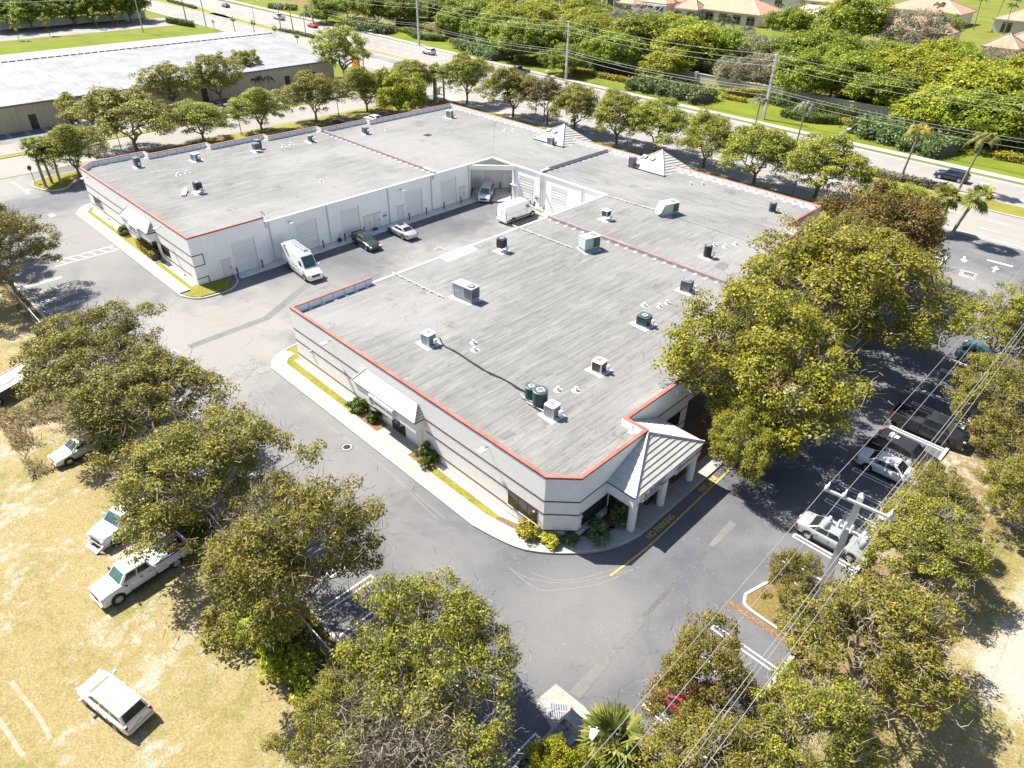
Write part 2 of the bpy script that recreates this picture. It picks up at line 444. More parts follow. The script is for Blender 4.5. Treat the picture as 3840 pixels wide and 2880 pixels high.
M['lawn'] = grass_mat('green_lawn', [(.3, (.075,.10,.010)), (.5, (.125,.155,.016)), (.75, (.19,.20,.03))])
M['strip'] = grass_mat('thin_lawn', [(.3, (.11,.115,.015)), (.5, (.19,.18,.033)), (.75, (.28,.24,.07))])
M['far'] = grass_mat('far_grass', [(.3, (.08,.10,.015)), (.5, (.135,.155,.025)), (.75, (.21,.20,.05))])
M['under'] = grass_mat('leaf_litter', [(.3, (.10,.075,.025)), (.5, (.19,.13,.06)), (.75, (.13,.13,.025))])
M['sandy'] = grass_mat('sandy_track', [(.3, (.42,.35,.25)), (.5, (.62,.54,.43)), (.75, (.70,.63,.52))])

m = MB().sheet([(-1500,-600),(900,-600),(900,1600),(-1500,1600)], 0); struct('ground', m, M['far'])
m = MB().sheet([(-112,-70),(90,-70),(90,104),(-5,104),(-5,10.9),(-112,10.9)], .006); struct('dry_field', m, M['field'])
m = MB().sheet([(-100,9.4),(-13,9.4),(-13,10.85),(-100,10.85)], .012); struct('verge', m, M['under'])

lot = [(-128,10.9),(-5.0,10.9),(-5.0,100),(-9.5,106.2),(-128,106.2)]
struct('parking_lot', MB().sheet(lot, .006), M['asphalt'])
struct('cross_street', MB().sheet([(-139,-80),(-128.4,-80),(-128.4,107),(-139,107)], .012), M['streety'])
mr = [(-700,120),(-200,110),(-115,106),(-20,106),(500,106),(500,128),(-20,135.4),(-100,137.2),(-200,142.6),(-700,158)]
struct('main_road', MB().sheet(mr, .018), M['street'])
struct('warehouse_parking', MB().sheet([(-157,-20),(-141,-20),(-141,104),(-157,104)], .006), M['asphaltn'])
struct('warehouse_apron', MB().sheet([(-147.5,-20),(-141,-20),(-141,104),(-147.5,104)], .012), M['street'])
m = MB(); m.sheet([(-252,20),(-207,20),(-207,104),(-240,112),(-252,112)], .006); struct('grass_verge', m, M['lawn'])
struct('side_street', MB().sheet([(-281,0),(-262,0),(-262,118),(-281,118)], .012), M['street'])
struct('inner_street', MB().sheet([(-220,189),(60,189),(60,197),(-220,197)], .006), M['street'])
# roadside lawn, boundary strip
m = MB(); m.sheet([(-320,146),(-202,145),(-150,141.6),(-100,139.6),(-20,138.2),(60,137),(60,163),(-320,170)], .012); struct('roadside_lawn', m, M['lawn'])
m = MB(); m.band([(-330,149),(-202,143.2),(-150,140),(-100,138),(-20,136.2),(60,134)], [(-330,152),(-202,145.4),(-150,142),(-100,140),(-20,138.4),(60,136.2)], 0, .13, False)
struct('far_sidewalk', m, M['walk'])
m = MB(); m.band([(-300,165.4),(-180,164.6),(-110,162.8),(40,162.2)],[(-300,176),(-180,176),(-110,176),(40,176)], 0, .02, False); struct('wood_floor', m, M['under'])
m = MB(); m.sheet([(-128,218),(-20,218),(-20,262),(-128,262)], .006); struct('villa_lawn', m, M['lawn'])
m = MB(); m.sheet([(-70,205),(20,205),(20,217.9),(-70,217.9)], .006); struct('villa_lawn', m, M['lawn'])
# near-side pavement of the main road and the lawn in front of the north parking
m = MB(); m.band([(-127,104.2),(-118,103.6),(-20,102.8)], [(-127,106.4),(-118,106),(-20,106)], 0, .10, False); struct('near_sidewalk', m, M['walk'])
m = MB(); m.band([(-122,98.2),(-118,97.2),(-20,97.2)], [(-122,103),(-118,103.5),(-20,102.7)], 0, .14, False); struct('verge_lawn', m, M['strip'])
m = MB(); m.sheet([(-127.5,30),(-123.3,30),(-121.2,60),(-121.2,96),(-127.5,99)], .10); struct('street_lawn', m, M['strip'])
m = MB(); m.sheet([(-123.2,30),(-108.3,30),(-108.3,60),(-114,61),(-121.1,60)], .10); struct('street_lawn', m, M['strip'])
m = MB(); pts = [(-127.7,30),(-127.7,99.2),(-121,97)]; m.band(pts, offset(pts,-.2,False), 0, .125, False)
pts = [(-121.1,96),(-121.1,60.1),(-114,61.1),(-108.4,60.1)]; m.band(pts, offset(pts,.2,False), 0, .125, False); struct('kerb', m, M['kerb'])
m = MB(); m.sheet([(-124.6,38),(-123.6,38),(-122.5,60),(-122.5,88),(-123.6,88)], .112); struct('footpath', m, M['walk'])
m = MB(); m.sheet([(-140.9,10),(-139.1,10),(-139.1,90),(-140.9,90)], .08); struct('street_lawn', m, M['strip'])
# west tip with the palms
tip = [(-124.5,30)] + smooth_path([(-124.8,25.5),(-123.6,22.9),(-121,22.0),(-117.6,23.2),(-117.2,25.4),(-118.4,26.4),(-121.6,29.4)], 5) + [(-121.6,30)]
m = MB(); m.band(tip, offset(tip,.22,False), 0, .14, False); struct('kerb', m, M['kerb'])
m = MB(); m.sheet(offset(tip,.2,False), .10); struct('palm_island', m, M['strip'])

# medians
def median(pts, mat='strip', kerb=True):
    if kerb: struct('median_kerb', MB().band(pts, offset(pts,.3), 0, .16), M['kerb'])
    struct('median', MB().sheet(offset(pts,.28), .12), M[mat])
median([(-282,124),(-240,123.6),(-205,123.8),(-205,126),(-240,127),(-282,128.5)])
median([(-400,126),(-300,125.5),(-268,124.6),(-262,125.5),(-268,127.5),(-300,131),(-400,134)])
median([(-196,125.6),(-162,125.4),(-158.6,126),(-162,127.2),(-196,127.6)])
median([(-45,118.8),(-39,118.6),(40,118.2),(40,123.6),(-20,123.8),(-40,122.6)])
# lane marks
def ribbon(mb, pts, wd, z):
    a = offset(pts, wd/2, False); b = offset(pts, -wd/2, False); n = len(pts)
    mb.add([(p[0],p[1],z) for p in a+b], [(i, n+i, n+i+1, i+1) for i in range(n-1)])
m = MB()
for yy in (110.5, 114.5):
    for i in range(-60, 20):
        x = i*6; off = max(0, (-115-x))*.047
        ribbon(m, [(x, yy+off), (x+2.6, yy+off)], .14, .026)
for yy in (127.6, 131.6):
    for i in range(-60, 20):
        x = i*6; off = max(0, (-60-x))*.04
        ribbon(m, [(x, yy+off), (x+2.6, yy+off)], .14, .026)
ribbon(m, [(-600,117.5),(-200,111),(-115,107.2),(60,107.2)], .14, .026)
ribbon(m, [(-600,155),(-200,141.8),(-100,136.4),(-20,134.6),(60,133.6)], .14, .026)
ribbon(m, [(-170,119.4),(-128,118.4)], .2, .026); ribbon(m, [(-118,119.2),(-70,118.8)], .2, .026)
struct('lane_marking', m, M['linepaint'])
m = MB(); ribbon(m, [(-196,124.6),(-156,124.6),(-120,123)], .16, .026); ribbon(m, [(-196,128.4),(-156,128)], .16, .026); struct('yellow_lane_marking', m, M['yellowpaint'])
m = MB().sheet([(-186,120.4),(-150,119.6),(-146,122.8),(-186,123.8)], .022); struct('turn_lane', m, M['asphaltn'])

# kerbed walks round the two wings
SA = [(-108.9,29)] + smooth_path([(-108.7,27.4),(-107.9,24.6),(-105.4,22.8)], 5) + [(-90,22.8),(-73.4,22.8)] + smooth_path([(-72.6,22.85),(-70.7,24.2),(-70.5,27.6),(-72.0,29.2)], 5) + [(-73.6,29.6)]
SB = [(-55.4,30)] + smooth_path([(-55.5,27),(-54.8,24),(-53.2,22.7)], 5) + [(-40,22.7)] + smooth_path([(-25.6,22.7),(-21.6,23.7),(-18.4,26.6),(-17.0,29.6),(-16.85,33)], 7) + [(-16.85,60),(-17.2,80),(-17.6,97),(-19.5,97)]
SB[-2] = (-17.6, 96.5)
for nm, P, a in (('A', SA, 0), ('B', SB, 0)):
    struct('kerb', MB().band(P, offset(P,.16,False), 0, .15, False), M['kerb'])
    Q1 = offset(P,.15,False); Q2 = offset(P,1.42,False)
    if nm == 'A':
        i0 = 3; i1 = next(i for i, p in enumerate(P) if p[0] > -73)
    else:
        i0 = 4; i1 = len(P)-1
    struct('sidewalk', MB().band(Q1[i0:i1], Q2[i0:i1], .02, .135, False), M['walk'])
    m = MB()
    for i in range(i0, i1-1):                       # expansion joints
        a, b = Vector(Q1[i]), Vector(Q1[i+1]); c, d = Vector(Q2[i]), Vector(Q2[i+1]); nseg = max(1, int((b-a).length/1.5))
        for k in range(nseg):
            t = k/nseg; ribbon(m, [tuple(a.lerp(b,t)), tuple(c.lerp(d,t))], .025, .139)
    struct('sidewalk_joint', m, M['concrete'])
m = MB(); m.sheet([(-108.5,29),(-107.2,24.9),(-105,24.15),(-73.2,24.15),(-72.8,22.98),(-71.2,24.1),(-70.8,27.4),(-73.6,29.2),(-73.9,25.4),(-106.4,25.4),(-108.2,27.4)], .09); struct('grass_strip', m, M['strip'])
m = MB(); m.sheet([(-55.2,30),(-55.2,26),(-54.4,24.4),(-53.2,24.05),(-25,24.05),(-25,25.3),(-52.7,25.3),(-52.7,30)], .09); struct('grass_strip', m, M['strip'])
m = MB(); m.sheet([(-25,24.05),(-22,24.9),(-19.5,27.2),(-18.35,30),(-18.3,96),(-30.9,96),(-30.9,77),(-21.5,60),(-21.5,34),(-19.7,34),(-19.7,26.9),(-21.5,25.3),(-25,25.3)], .09); struct('planting_bed', m, M['mulch'])
m = MB(); m.sheet([(-105,24.75),(-93,24.8),(-93,25.35),(-106,25.35)], .098); m.sheet([(-82,24.8),(-74.2,24.7),(-74.2,25.35),(-82,25.35)], .098)
m.sheet([(-53,24.9),(-43,24.8),(-43,25.35),(-52.7,25.35)], .098); m.sheet([(-32.5,24.8),(-25,24.7),(-22.5,25.35),(-32.5,25.35)], .098); struct('gravel_strip', m, M['gravel'])
m = MB(); m.sheet([(-41.8,24.05),(-38.9,24.05),(-38.9,25.35),(-41.8,25.35)], .10); m.sheet([(-34.6,24.05),(-32.6,24.05),(-32.6,25.35),(-34.6,25.35)], .101); struct('planting_bed', m, M['mulch'])
m = MB(); m.box(-38.8,-34.7,24.06,25.36,.0,.14); m.box(-85.8,-82.8,24.16,25.36,0,.14)
m.box(-19.6,-18.28,31.6,33.0,.0,.14); m.box(-19.6,-18.28,34.9,36.3,.0,.14); struct('entrance_path', m, M['walk'])
m = MB(); m.box(-73.9,-72.35,29.7,66.4,0,.07); m.prism([(-73.8,66.4),(-72.35,66.4),(-69.5,69.4),(-53.2,69.4),(-53.2,71),(-69.5,71),(-73,74),(-77,70)],0,.068); struct('apron', m, M['concrete'])
# south and east parking kerbs, light-pole island
m = MB()
m.box(-100,-13.5,10.72,10.95,0,.15)
m.box(-5.15,-4.9,33.5,100,0,.15)
struct('parking_kerb', m, M['kerb'])
isl = [(-9.3,31.1)] + smooth_path([(-9.0,30.4),(-8.2,30.15),(-5,30.1)],4) + [(-4.9,34),(-8.4,34.4)]
struct('kerb', MB().band(isl, offset(isl,.18), 0, .15), M['kerb']); struct('kerb_island', MB().sheet(offset(isl,.16), .11), M['under'])
m = MB(); m.box(-5.15,-4.9,14,30,0,.15); struct('parking_kerb', m, M['kerb'])
# stall lines
m = MB()
for x in (-100,-97.5,-95,-86.6,-84.05,-81.5,-79,-64,-61.5,-59,-56.5,-54,-51.5,-49,-46.5,-44,-41.5,-39,-36.5,-34,-31.5,-29,-26.9,-24.5,-22.05,-19.6,-17.2,-14.65,-12.25):
    ribbon(m, [(x-.2,11.1),(x-.2,15.1),(x+.2,15.1),(x+.2,11.1)], .11, .013)
for y in (18.2,20.6,25.2,27.6,35.6,38.2,40.7,43.2,45.7,48.1,50.65,53.2,55.7,58.2,60.7,63.2,68.3,70.8,73.3,75.8,78.3):
    ribbon(m, [(-5.2,y-.17),(-9.4,y-.17),(-9.4,y+.17),(-5.2,y+.17)], .10, .013)
for y0 in (15.9,16.6): pass
ribbon(m, [(-91.6,15.5),(-91.6,22.7)], .11, .013); ribbon(m, [(-90.0,15.5),(-90.0,22.7)], .11, .013)
for i in range(6): ribbon(m, [(-91.6,16.2+i*1.15),(-90.0,16.9+i*1.15)], .11, .013)
for i in range(-6, 14): ribbon(m, [(-121.0+.1,62+i*2.6),(-116.6,62+i*2.6)], .11, .013) if i >= 0 else None
for x in range(-112, -30, 3): ribbon(m, [(x,92.3),(x,97)], .11, .013)
for y in range(12, 98, 3): ribbon(m, [(-156.6,y),(-151.6,y)], .11, .013); ribbon(m, [(-156.6,y+.35),(-151.6,y+.35)], .11, .013)
ribbon(m, [(-128,14.8),(-119.8,15.8)], .5, .017); ribbon(m, [(-126,20.5),(-118.6,20.8)], .16, .017)
struct('stall_line', m, M['linepaint'])
def arrow(mb, x, y, rz, s=1.0, z=.014):
    c, d = math.cos(rz), math.sin(rz)
    P = [(-1,-.12),(.1,-.12),(.1,-.4),(.9,0),(.1,.4),(.1,.12),(-1,.12)]
    mb.sheet([(x+s*(a*c-b*d), y+s*(a*d+b*c)) for a, b in P], z)
m = MB(); arrow(m, *(-119.94, 20.90), R_(160), 1.0, .02); arrow(m, *(-16.07, 97.38), R_(-75), 1.1); arrow(m, *(-12.51, 97.11), R_(95), 1.1); ribbon(m, [(-14.02, 99.41),(-11.15, 99.55)], .4, .014)
struct('painted_arrow', m, M['linepaint'])
m = MB(); ribbon(m, smooth_path([(-16.20, 26.19),(-15.93, 30.08),(-16.01, 35.26),(-16.15, 41.41),(-16.3,46),(-16.4,56),(-16.5,70)],5), .12, .014); struct('yellow_line', m, M['yellowpaint'])
o = text_mesh('FIRE LANE', .62, M['yellowpaint'], 'fire_lane_lettering', None, (*(-16.42, 38.40), .014), (0,0,R_(90)), .001, .82, bold=.012); o['kind'] = 'structure'
o = text_mesh('NO PARKING', .62, M['yellowpaint'], 'no_parking_lettering', None, (*(-16.41, 32.19), .014), (0,0,R_(90)), .001, .82, bold=.012); o['kind'] = 'structure'
# repairs in the asphalt: drain pad, trench, patches
M['patch'] = ground_mat('patched_asphalt', (.25,.238,.218), (.33,.31,.275), (.17,.16,.148), .6, .1, False, 0, .4)
M['patchd'] = ground_mat('dark_trench', (.085,.086,.09), (.12,.115,.11), (.05,.05,.055), .6, .12, False, 0, .4)
M['patchw'] = ground_mat('pale_trench', (.125,.123,.12), (.17,.164,.152), (.09,.088,.087), .6, .1, False, 0, .4)
m = MB(); m.sheet([(-13.60, 18.00),(-13.72, 16.35),(-10.94, 15.69),(-10.65, 18.15)], .010); struct('drain_pad', m, M['patch'])
m = MB(); m.sheet([(-12.77, 18.12),(-12.07, 18.28),(-12.50, 24.95),(-12.94, 25.22)], .014); struct('trench_patch', m, M['patchw'])
m = MB(); m.sheet([(-13.12, 33.03),(-12.78, 33.24),(-12.72, 36.17),(-13.29, 36.25)], .010); struct('trench_patch', m, M['patchw'])
m = MB(); m.sheet([(-12.94, 25.22),(-12.66, 25.34),(-12.78, 33.24),(-13.09, 33.06)], .010); struct('trench_patch', m, M['patchd'])
m = MB(); ribbon(m, [(-62.13, 18.95),(-62.15, 27.18),(-66.44, 35.27)], .9, .010); struct('trench_patch', m, M['patchw'])
m = MB(); m.sheet([(-15.41, 94.02),(-13.54, 94.07),(-13.27, 91.76),(-15.11, 91.92)], .010); struct('drain_pad', m, M['patch'])
m = MB(); m.sheet([(-108.03, 19.94),(-108.25, 20.68),(-106.97, 20.89),(-106.67, 20.13)], .012); struct('drain_pad', m, M['patch'])
# tyre scuffs
M['scuff'] = simple('tyre_scuff', (.215,.208,.192), .9, .2, 3)
m = MB()
def scuff(*pts, wd=.034): ribbon(m, smooth_path(list(pts), 8), wd, .013)
scuff((-21.27, 21.93),(-19.65, 22.30),(-17.90, 23.61),(-16.70, 25.32),(-15.31, 28.01))
scuff((-21.08, 21.90),(-18.77, 22.04),(-17.58, 23.25),(-16.23, 25.24),(-15.32, 28.15))
scuff((-19.99, 22.66),(-17.92, 23.87),(-16.23, 27.00))
scuff((-51.96, 20.79),(-47.27, 21.19),(-42.66, 21.61),(-38.14, 22.05),(-33.32, 21.96),(-27.55, 21.80))
scuff((-47.91, 21.80),(-44.21, 21.90),(-37.83, 21.83),(-34.13, 21.89),(-27.83, 21.36))
scuff((-69.62, 20.79),(-65.90, 23.60),(-65.24, 28.89),(-68.85, 33.61),(-67.25, 39.03))
scuff((-67.71, 20.59),(-65.00, 23.81),(-64.27, 28.35),(-67.85, 33.33),(-66.84, 40.44))
scuff((-66.49, 20.80),(-63.87, 23.91),(-67.63, 31.38),(-66.57, 36.95))
scuff((-67.17, 28.93),(-65.77, 29.60),(-66.12, 31.71),(-66.43, 38.49),(-64.38, 43.55),(-62.79, 43.78),(-63.07, 42.07),(-64.45, 42.03))
scuff((-65.43, 42.91),(-63.91, 43.56),(-62.24, 43.90),(-62.59, 42.58),(-63.74, 41.35))
scuff((-54.32, 20.87),(-50.98, 20.73),(-49.22, 20.45),(-47.27, 21.19),(-47.84, 21.88)); scuff((-54.75, 21.58),(-51.02, 21.22),(-48.39, 20.79),(-46.98, 21.49))
scuff((-54.71, 21.92),(-52.36, 21.49),(-50.24, 21.50),(-48.70, 22.03)); scuff((-54.80, 20.65),(-52.26, 20.48),(-47.95, 19.73),(-46.79, 20.44))
scuff((-18.27, 86.45),(-16.50, 89.26),(-16.11, 94.52),(-14.92, 99.92)); scuff((-17.95, 86.32),(-16.07, 88.78),(-15.47, 94.70))
rr = random.Random(5)
for i in range(26):                                   # the scribble of scuffs by the wing corner
    x0, y0 = -56.5+rr.uniform(-1.5,2.2), 21.3+rr.uniform(-1.2,1.8); a = rr.uniform(-.9,.2)
    p = [(x0+math.cos(a+k*rr.uniform(-.2,.3))*k*.8, y0+math.sin(a+k*rr.uniform(-.2,.25))*k*.8) for k in range(5)]
    scuff(*p, wd=.035)
struct('tyre_marks', m, M['scuff'])
# painted zebra blocks on the field track: wheel ruts
M['rut'] = simple('track_soil', (.29,.235,.16), .95, .25, 2)
m = MB(); ribbon(m, smooth_path([(-34.95, -3.47),(-33.34, -3.25),(-31.49, -3.01),(-29.90, -2.97)],6), .22, .012); ribbon(m, smooth_path([(-33.60, -4.67),(-31.89, -4.43),(-30.52, -4.30),(-29.90, -4.19)],6), .22, .012); struct('wheel_rut', m, M['rut'])

# ---------------------------------------------------------------- the U-shaped commercial building
def roof_mat(name, axis):
    k = N(name); v = k.coord('world')
    along, across = ((.10, 1.0) if axis == 'x' else (1.0, .10))
    sv = k.coord('world', (along, across, 1))
    br = k.n('ShaderNodeTexBrick'); rv = k.coord('world', (1,1,1), R_(90) if axis == 'y' else 0); k.l(rv, br.inputs['Vector'])
    br.inputs['Scale'].default_value = 1; br.inputs['Brick Width'].default_value = 9.5; br.inputs['Row Height'].default_value = .92
    br.inputs['Mortar Size'].default_value = .022; br.inputs['Mortar Smooth'].default_value = .3; br.offset = .37
    br.inputs['Color1'].default_value = (.150,.148,.143,1); br.inputs['Color2'].default_value = (.166,.163,.158,1); br.inputs['Mortar'].default_value = (.062,.061,.059,1)
    c = br.outputs['Color']
    s1 = k.noise(sv, 2.1, 7, .78, .35)
    c = k.mix(k.math('MULTIPLY', k.ramp(s1, [(.48, 0.0), (.66, 1.0)]), .6), c, (.255,.251,.243))
    s2 = k.noise(sv, 3.2, 7, .8, .3)
    c = k.mix(k.math('MULTIPLY', k.ramp(s2, [(.50, 0.0), (.64, 1.0)]), .65), c, (.082,.080,.078))
    b = k.noise(v, .055, 4, .6, .5)
    c = k.mix(k.math('MULTIPLY', k.ramp(b, [(.45, 0.0), (.62, 1.0)]), .5), c, (.255,.25,.241))
    d = k.math('ADD', k.math('MULTIPLY', k.noise(v, .22, 4, .7), .6), k.math('MULTIPLY', k.noise(v, 3.5, 4, .8), .45))
    c = k.mix(k.math('MULTIPLY', k.ramp(d, [(.585, 0.0), (.67, 1.0)]), .6), c, (.075,.072,.068))
    g = k.noise(v, 12, 3, .8)
    c = k.mix(1.0, c, k.ramp(g, [(.25, .72), (.75, 1.24)]), 'MULTIPLY')
    k.bsdf(c, .9, g, .25, .01, 0, .25); return k.m
M['roofy'] = roof_mat('roll_roofing_lengthwise', 'y')
M['roofx'] = roof_mat('roll_roofing_crosswise', 'x')
def ribbed(name, col, axis, pitch, depth=.6, dirt=.12):
    k = N(name); v = k.coord('object'); wv = k.n('ShaderNodeTexWave'); wv.bands_direction = axis; wv.inputs['Scale'].default_value = 2*PI/20/pitch*1.0
    k.l(v, wv.inputs['Vector']); f = k.noise(v, .6, 5, .65)
    c = k.ramp(f, [(.3, tuple(x*(1-dirt) for x in col)), (.7, tuple(x*(1+dirt*.4) for x in col))])
    k.bsdf(c, .6, wv.outputs['Fac'], depth, .04, 0, .4); return k.m
M['rolldoor'] = ribbed('slatted_roller_door', (.69,.68,.64), 'Z', .40, .5, .04)

BC = (-64, 55, 0)
bld = thing('commercial_building', 'white stucco U-shaped commercial building with flat grey roof and salmon parapet cap', 'building', BC)
def part(mb, name, mat, parent=None, smooth=None):
    return mb.build(name, M[mat] if isinstance(mat, str) else mat, parent or bld, smooth, world=False if parent else True)

WST = [(-101,86.4),(-101,68.7),(-102.1,68.7),(-102.1,60.1),(-103.6,60.1),(-103.6,51.6),(-105.0,51.6),(-105.0,43.05),(-106.5,43.05),(-106.5,34.6),(-108.2,34.6),(-108.2,27.3),(-106.5,25.4)]
EST = [(-52.8,34.2),(-52.8,25.4),(-21.5,25.4),(-19.8,27.0),(-19.8,34.2),(-21.6,34.2),(-21.6,42.9),(-23.4,42.9),(-23.4,51.6),(-25.2,51.6),(-25.2,60),(-27,60),(-27,68.6),(-29,68.6),(-29,77),(-31,77),(-31,86.3)]
outer = EST + [(-101,86.4)] + WST[1:] + [(-73.9,25.4),(-73.9,34.4)]          # parapet run, outside
court_w = [(-74.05,34.4),(-74.05,66.6)]
PZ = 5.6; RZ = 5.0; CZ = 4.85
m = MB()
m.band(outer, offset(outer,.3,False), 0, PZ, False)
m.band([(-74.05,34.4),(-74.05,66.6),(-77.2,69.75),(-72.75,74.2),(-69.6,71.1),(-52.8,71.1),(-52.8,34.2)][::-1], offset([(-74.05,34.4),(-74.05,66.6),(-77.2,69.75),(-72.75,74.2),(-69.6,71.1),(-52.8,71.1),(-52.8,34.2)][::-1],-.26,False), 0, CZ-.004, False)
part(m, 'wall', 'wall')
# roof decks: wing A, wing B, base wing in two runs, laid butt to butt between the parapets
inner = offset(outer,.28,False)
def roof_poly(pts, mat, z=RZ):
    part(MB().prism(pts, z-.18, z), 'roof', mat)
wA = [(-74.05,25.7),(-74.05,60.05),(-103.3,60.05),(-103.3,51.3),(-104.7,51.3),(-104.7,42.75),(-106.2,42.75),(-106.2,34.3),(-107.9,34.3),(-107.9,27.4),(-106.35,25.7)]
roof_poly(wA, 'roofy')
roof_poly([(-74.05,60.06),(-74.05,71.05),(-89,86.1),(-100.7,86.1),(-100.7,69),(-101.8,69),(-101.8,60.4),(-103,60.06)], 'roofy')
roof_poly([(-74.04,71.06),(-64.6,71.06),(-64.6,86.05),(-88.9,86.05)], 'roofx')
roof_poly([(-64.58,71.06),(-52.8,71.06),(-29.3,71.06),(-29.3,76.75),(-31.3,76.75),(-31.3,86.05),(-64.58,86.05)], 'roofx', RZ+.03)
roof_poly([(-52.8,59.5),(-27.3,59.5),(-27.3,68.9),(-29.3,68.9),(-29.3,71.05),(-52.8,71.05)], 'roofy', RZ+.0)
roof_poly([(-52.8,25.7),(-21.6,25.7),(-20.1,27.1),(-20.1,33.9),(-21.9,33.9),(-21.9,43.2),(-23.7,43.2),(-23.7,51.9),(-25.5,51.9),(-25.5,59.48),(-52.8,59.48)], 'roofy')
# salmon coping on the parapet, white drip edge on the courtyard side
cp = offset(outer,-.035,False); ci = offset(outer,.25,False)
part(MB().band(cp, ci, PZ+.002, PZ+.07, False), 'parapet_cap', 'coping')
fo = offset(outer,-.025,False)
part(MB().band(fo, offset(outer,-.002,False), PZ-.11, PZ, False), 'parapet_trim', 'coping')
cw = [(-73.99,34.6),(-73.99,71.04),(-52.86,71.04),(-52.86,34.4)]
part(MB().band(offset(cw,-.03,False), offset(cw,.22,False), CZ+.002, RZ+.045, False), 'roof_edge', 'wall')
# party-wall curbs across the roofs
def curb(p, q, cap):
    d = (Vector(q)-Vector(p)); n_ = Vector((-d.y,d.x)).normalized()*.16
    P = [tuple(Vector(p)+n_),tuple(Vector(q)+n_),tuple(Vector(q)-n_),tuple(Vector(p)-n_)]
    b = part(MB().prism(P, RZ+.0, RZ+.30), 'roof_curb', 'whiteflash')
    n2 = n_*1.3; P = [tuple(Vector(p)+n2),tuple(Vector(q)+n2),tuple(Vector(q)-n2),tuple(Vector(p)-n2)]
    part(MB().prism(P, RZ+.302, RZ+.35), 'curb_cap', cap)
M['curb'] = simple('faded_curb_cap',(.235,.155,.13),.7,.25,1.2)
curb((-103.2,60.2),(-76.5,60.2),'curb'); curb((-76.4,60.2),(-74.2,60.2),'white')
curb((-52.5,59.6),(-25.6,59.6),'curb'); curb((-64.5,71.3),(-64.5,72.8),'white'); curb((-64.5,72.9),(-64.5,86.0),'darkmetal')
# white mastic tabs at the foot of the parapet
m = MB(); rr = random.Random(3)
for i in range(len(outer)-1):
    a, b = Vector(inner[i]), Vector(inner[i+1]); L = (b-a).length; t_ = (b-a).normalized(); n_ = Vector((-t_.y, t_.x))
    k = .8
    while k < L-.5:
        wd = rr.uniform(.18,.34); dp = rr.uniform(.25,.5); c = a+t_*k
        m.sheet([tuple(c-t_*wd), tuple(c+t_*wd), tuple(c+t_*wd*.8+n_*dp), tuple(c-t_*wd*.8+n_*dp)], RZ+.036)
        m.add([tuple(c-t_*.07+n_*.032)+(RZ+.04,), tuple(c+t_*.07+n_*.032)+(RZ+.04,), tuple(c+t_*.07+n_*.032)+(PZ-.02,), tuple(c-t_*.07+n_*.032)+(PZ-.02,)], [(0,1,2,3)])
        k += rr.uniform(1.15,1.45)
for (p, q) in (((-103,60.2),(-74.5,60.2)), ((-52.3,59.6),(-26,59.6)), ((-64.5,72),(-64.5,86))):
    a, b = Vector(p), Vector(q); L = (b-a).length; t_ = (b-a)/L; n_ = Vector((-t_.y,t_.x)); k = .6
    while k < L:
        for s in (1,-1):
            c = a+t_*(k+s*.2)+n_*s*.17
            m.sheet([tuple(c-t_*.16), tuple(c+t_*.16), tuple(c+t_*.16+n_*s*.42), tuple(c-t_*.16+n_*s*.42)][::s], RZ+.037)
        k += 1.25
part(m, 'flashing_tabs', 'whiteflash')['kind'] = 'stuff'
m = MB()
for q in ([(-54,44.2),(-52.6,42.6),(-48.5,47.3),(-50.5,48.3)],): pass
m.sheet([(-53.04, 42.92),(-53.06, 47.49),(-51.45, 47.25),(-51.36, 42.89)], RZ+.02)
part(m, 'roof_patch', 'white')
M['darkroof'] = simple('darker_roof_patch',(.13,.128,.124),.9,.15,2)
part(MB().sheet([(-31.59, 62.35),(-31.82, 63.92),(-30.74, 64.03),(-30.46, 62.37)], RZ+.02), 'roof_patch', 'darkroof')
part(MB().sheet([(-27.19, 26.60),(-27.16, 27.71),(-26.52, 27.79),(-26.58, 26.66)], RZ+.02), 'roof_patch', 'darkroof')
# maroon reveal stripes
def stripe(pts, z, d=.022, h=.10):
    part(MB().band(offset(pts,-d,False), offset(pts,-.001,False), z-h/2, z+h/2, False), 'wall_stripe', 'maroon')
for z in (3.5, 2.31, .80):
    stripe([(-106.5,25.4),(-91.6,25.4)] if z > 3 else [(-108.2,27.3),(-106.5,25.4),(-87.4,25.4)], z)
    stripe([(-83.3,25.4),(-73.9,25.4)] if z > .9 else [(-82.7,25.4),(-75.2,25.4)], z)
    stripe([(-52.8,25.4),(-42.1,25.4)] if z > 1 else [(-52.8,25.4),(-39,25.4)], z)
    tail = [(-19.8,29.9)] if z > 3 else [(-19.8,27.35)] if 1 < z < 3 else [(-19.8,31.3)]
    if z == 2.31:
        stripe([(-33.8,25.4),(-24.9,25.4)], z); stripe([(-24.9,25.4),(-22,25.4)], z); stripe([(-22,25.4),(-21.5,25.4),(-19.8,27.0)]+tail, z)
    else:
        stripe([(-33.8 if z > 1 else -34.2,25.4),(-21.5,25.4),(-19.8,27.0)]+tail, z)
    stripe([(-21.6,38.4),(-21.6,42.9),(-23.4,42.9),(-23.4,51.6),(-25.2,51.6),(-25.2,60)], z)
m = MB()
m.box(-73.899,-73.877,25.42,26.7,3.44,3.54); m.box(-73.899,-73.877,26.6,26.7,2.2,3.44); m.box(-73.899,-73.877,25.42,26.6,2.2,2.3)
m.box(-73.899,-73.877,25.42,26.75,.75,.85); m.box(-73.899,-73.877,26.65,26.75,.05,.75)
part(m, 'wall_stripe', 'maroon')

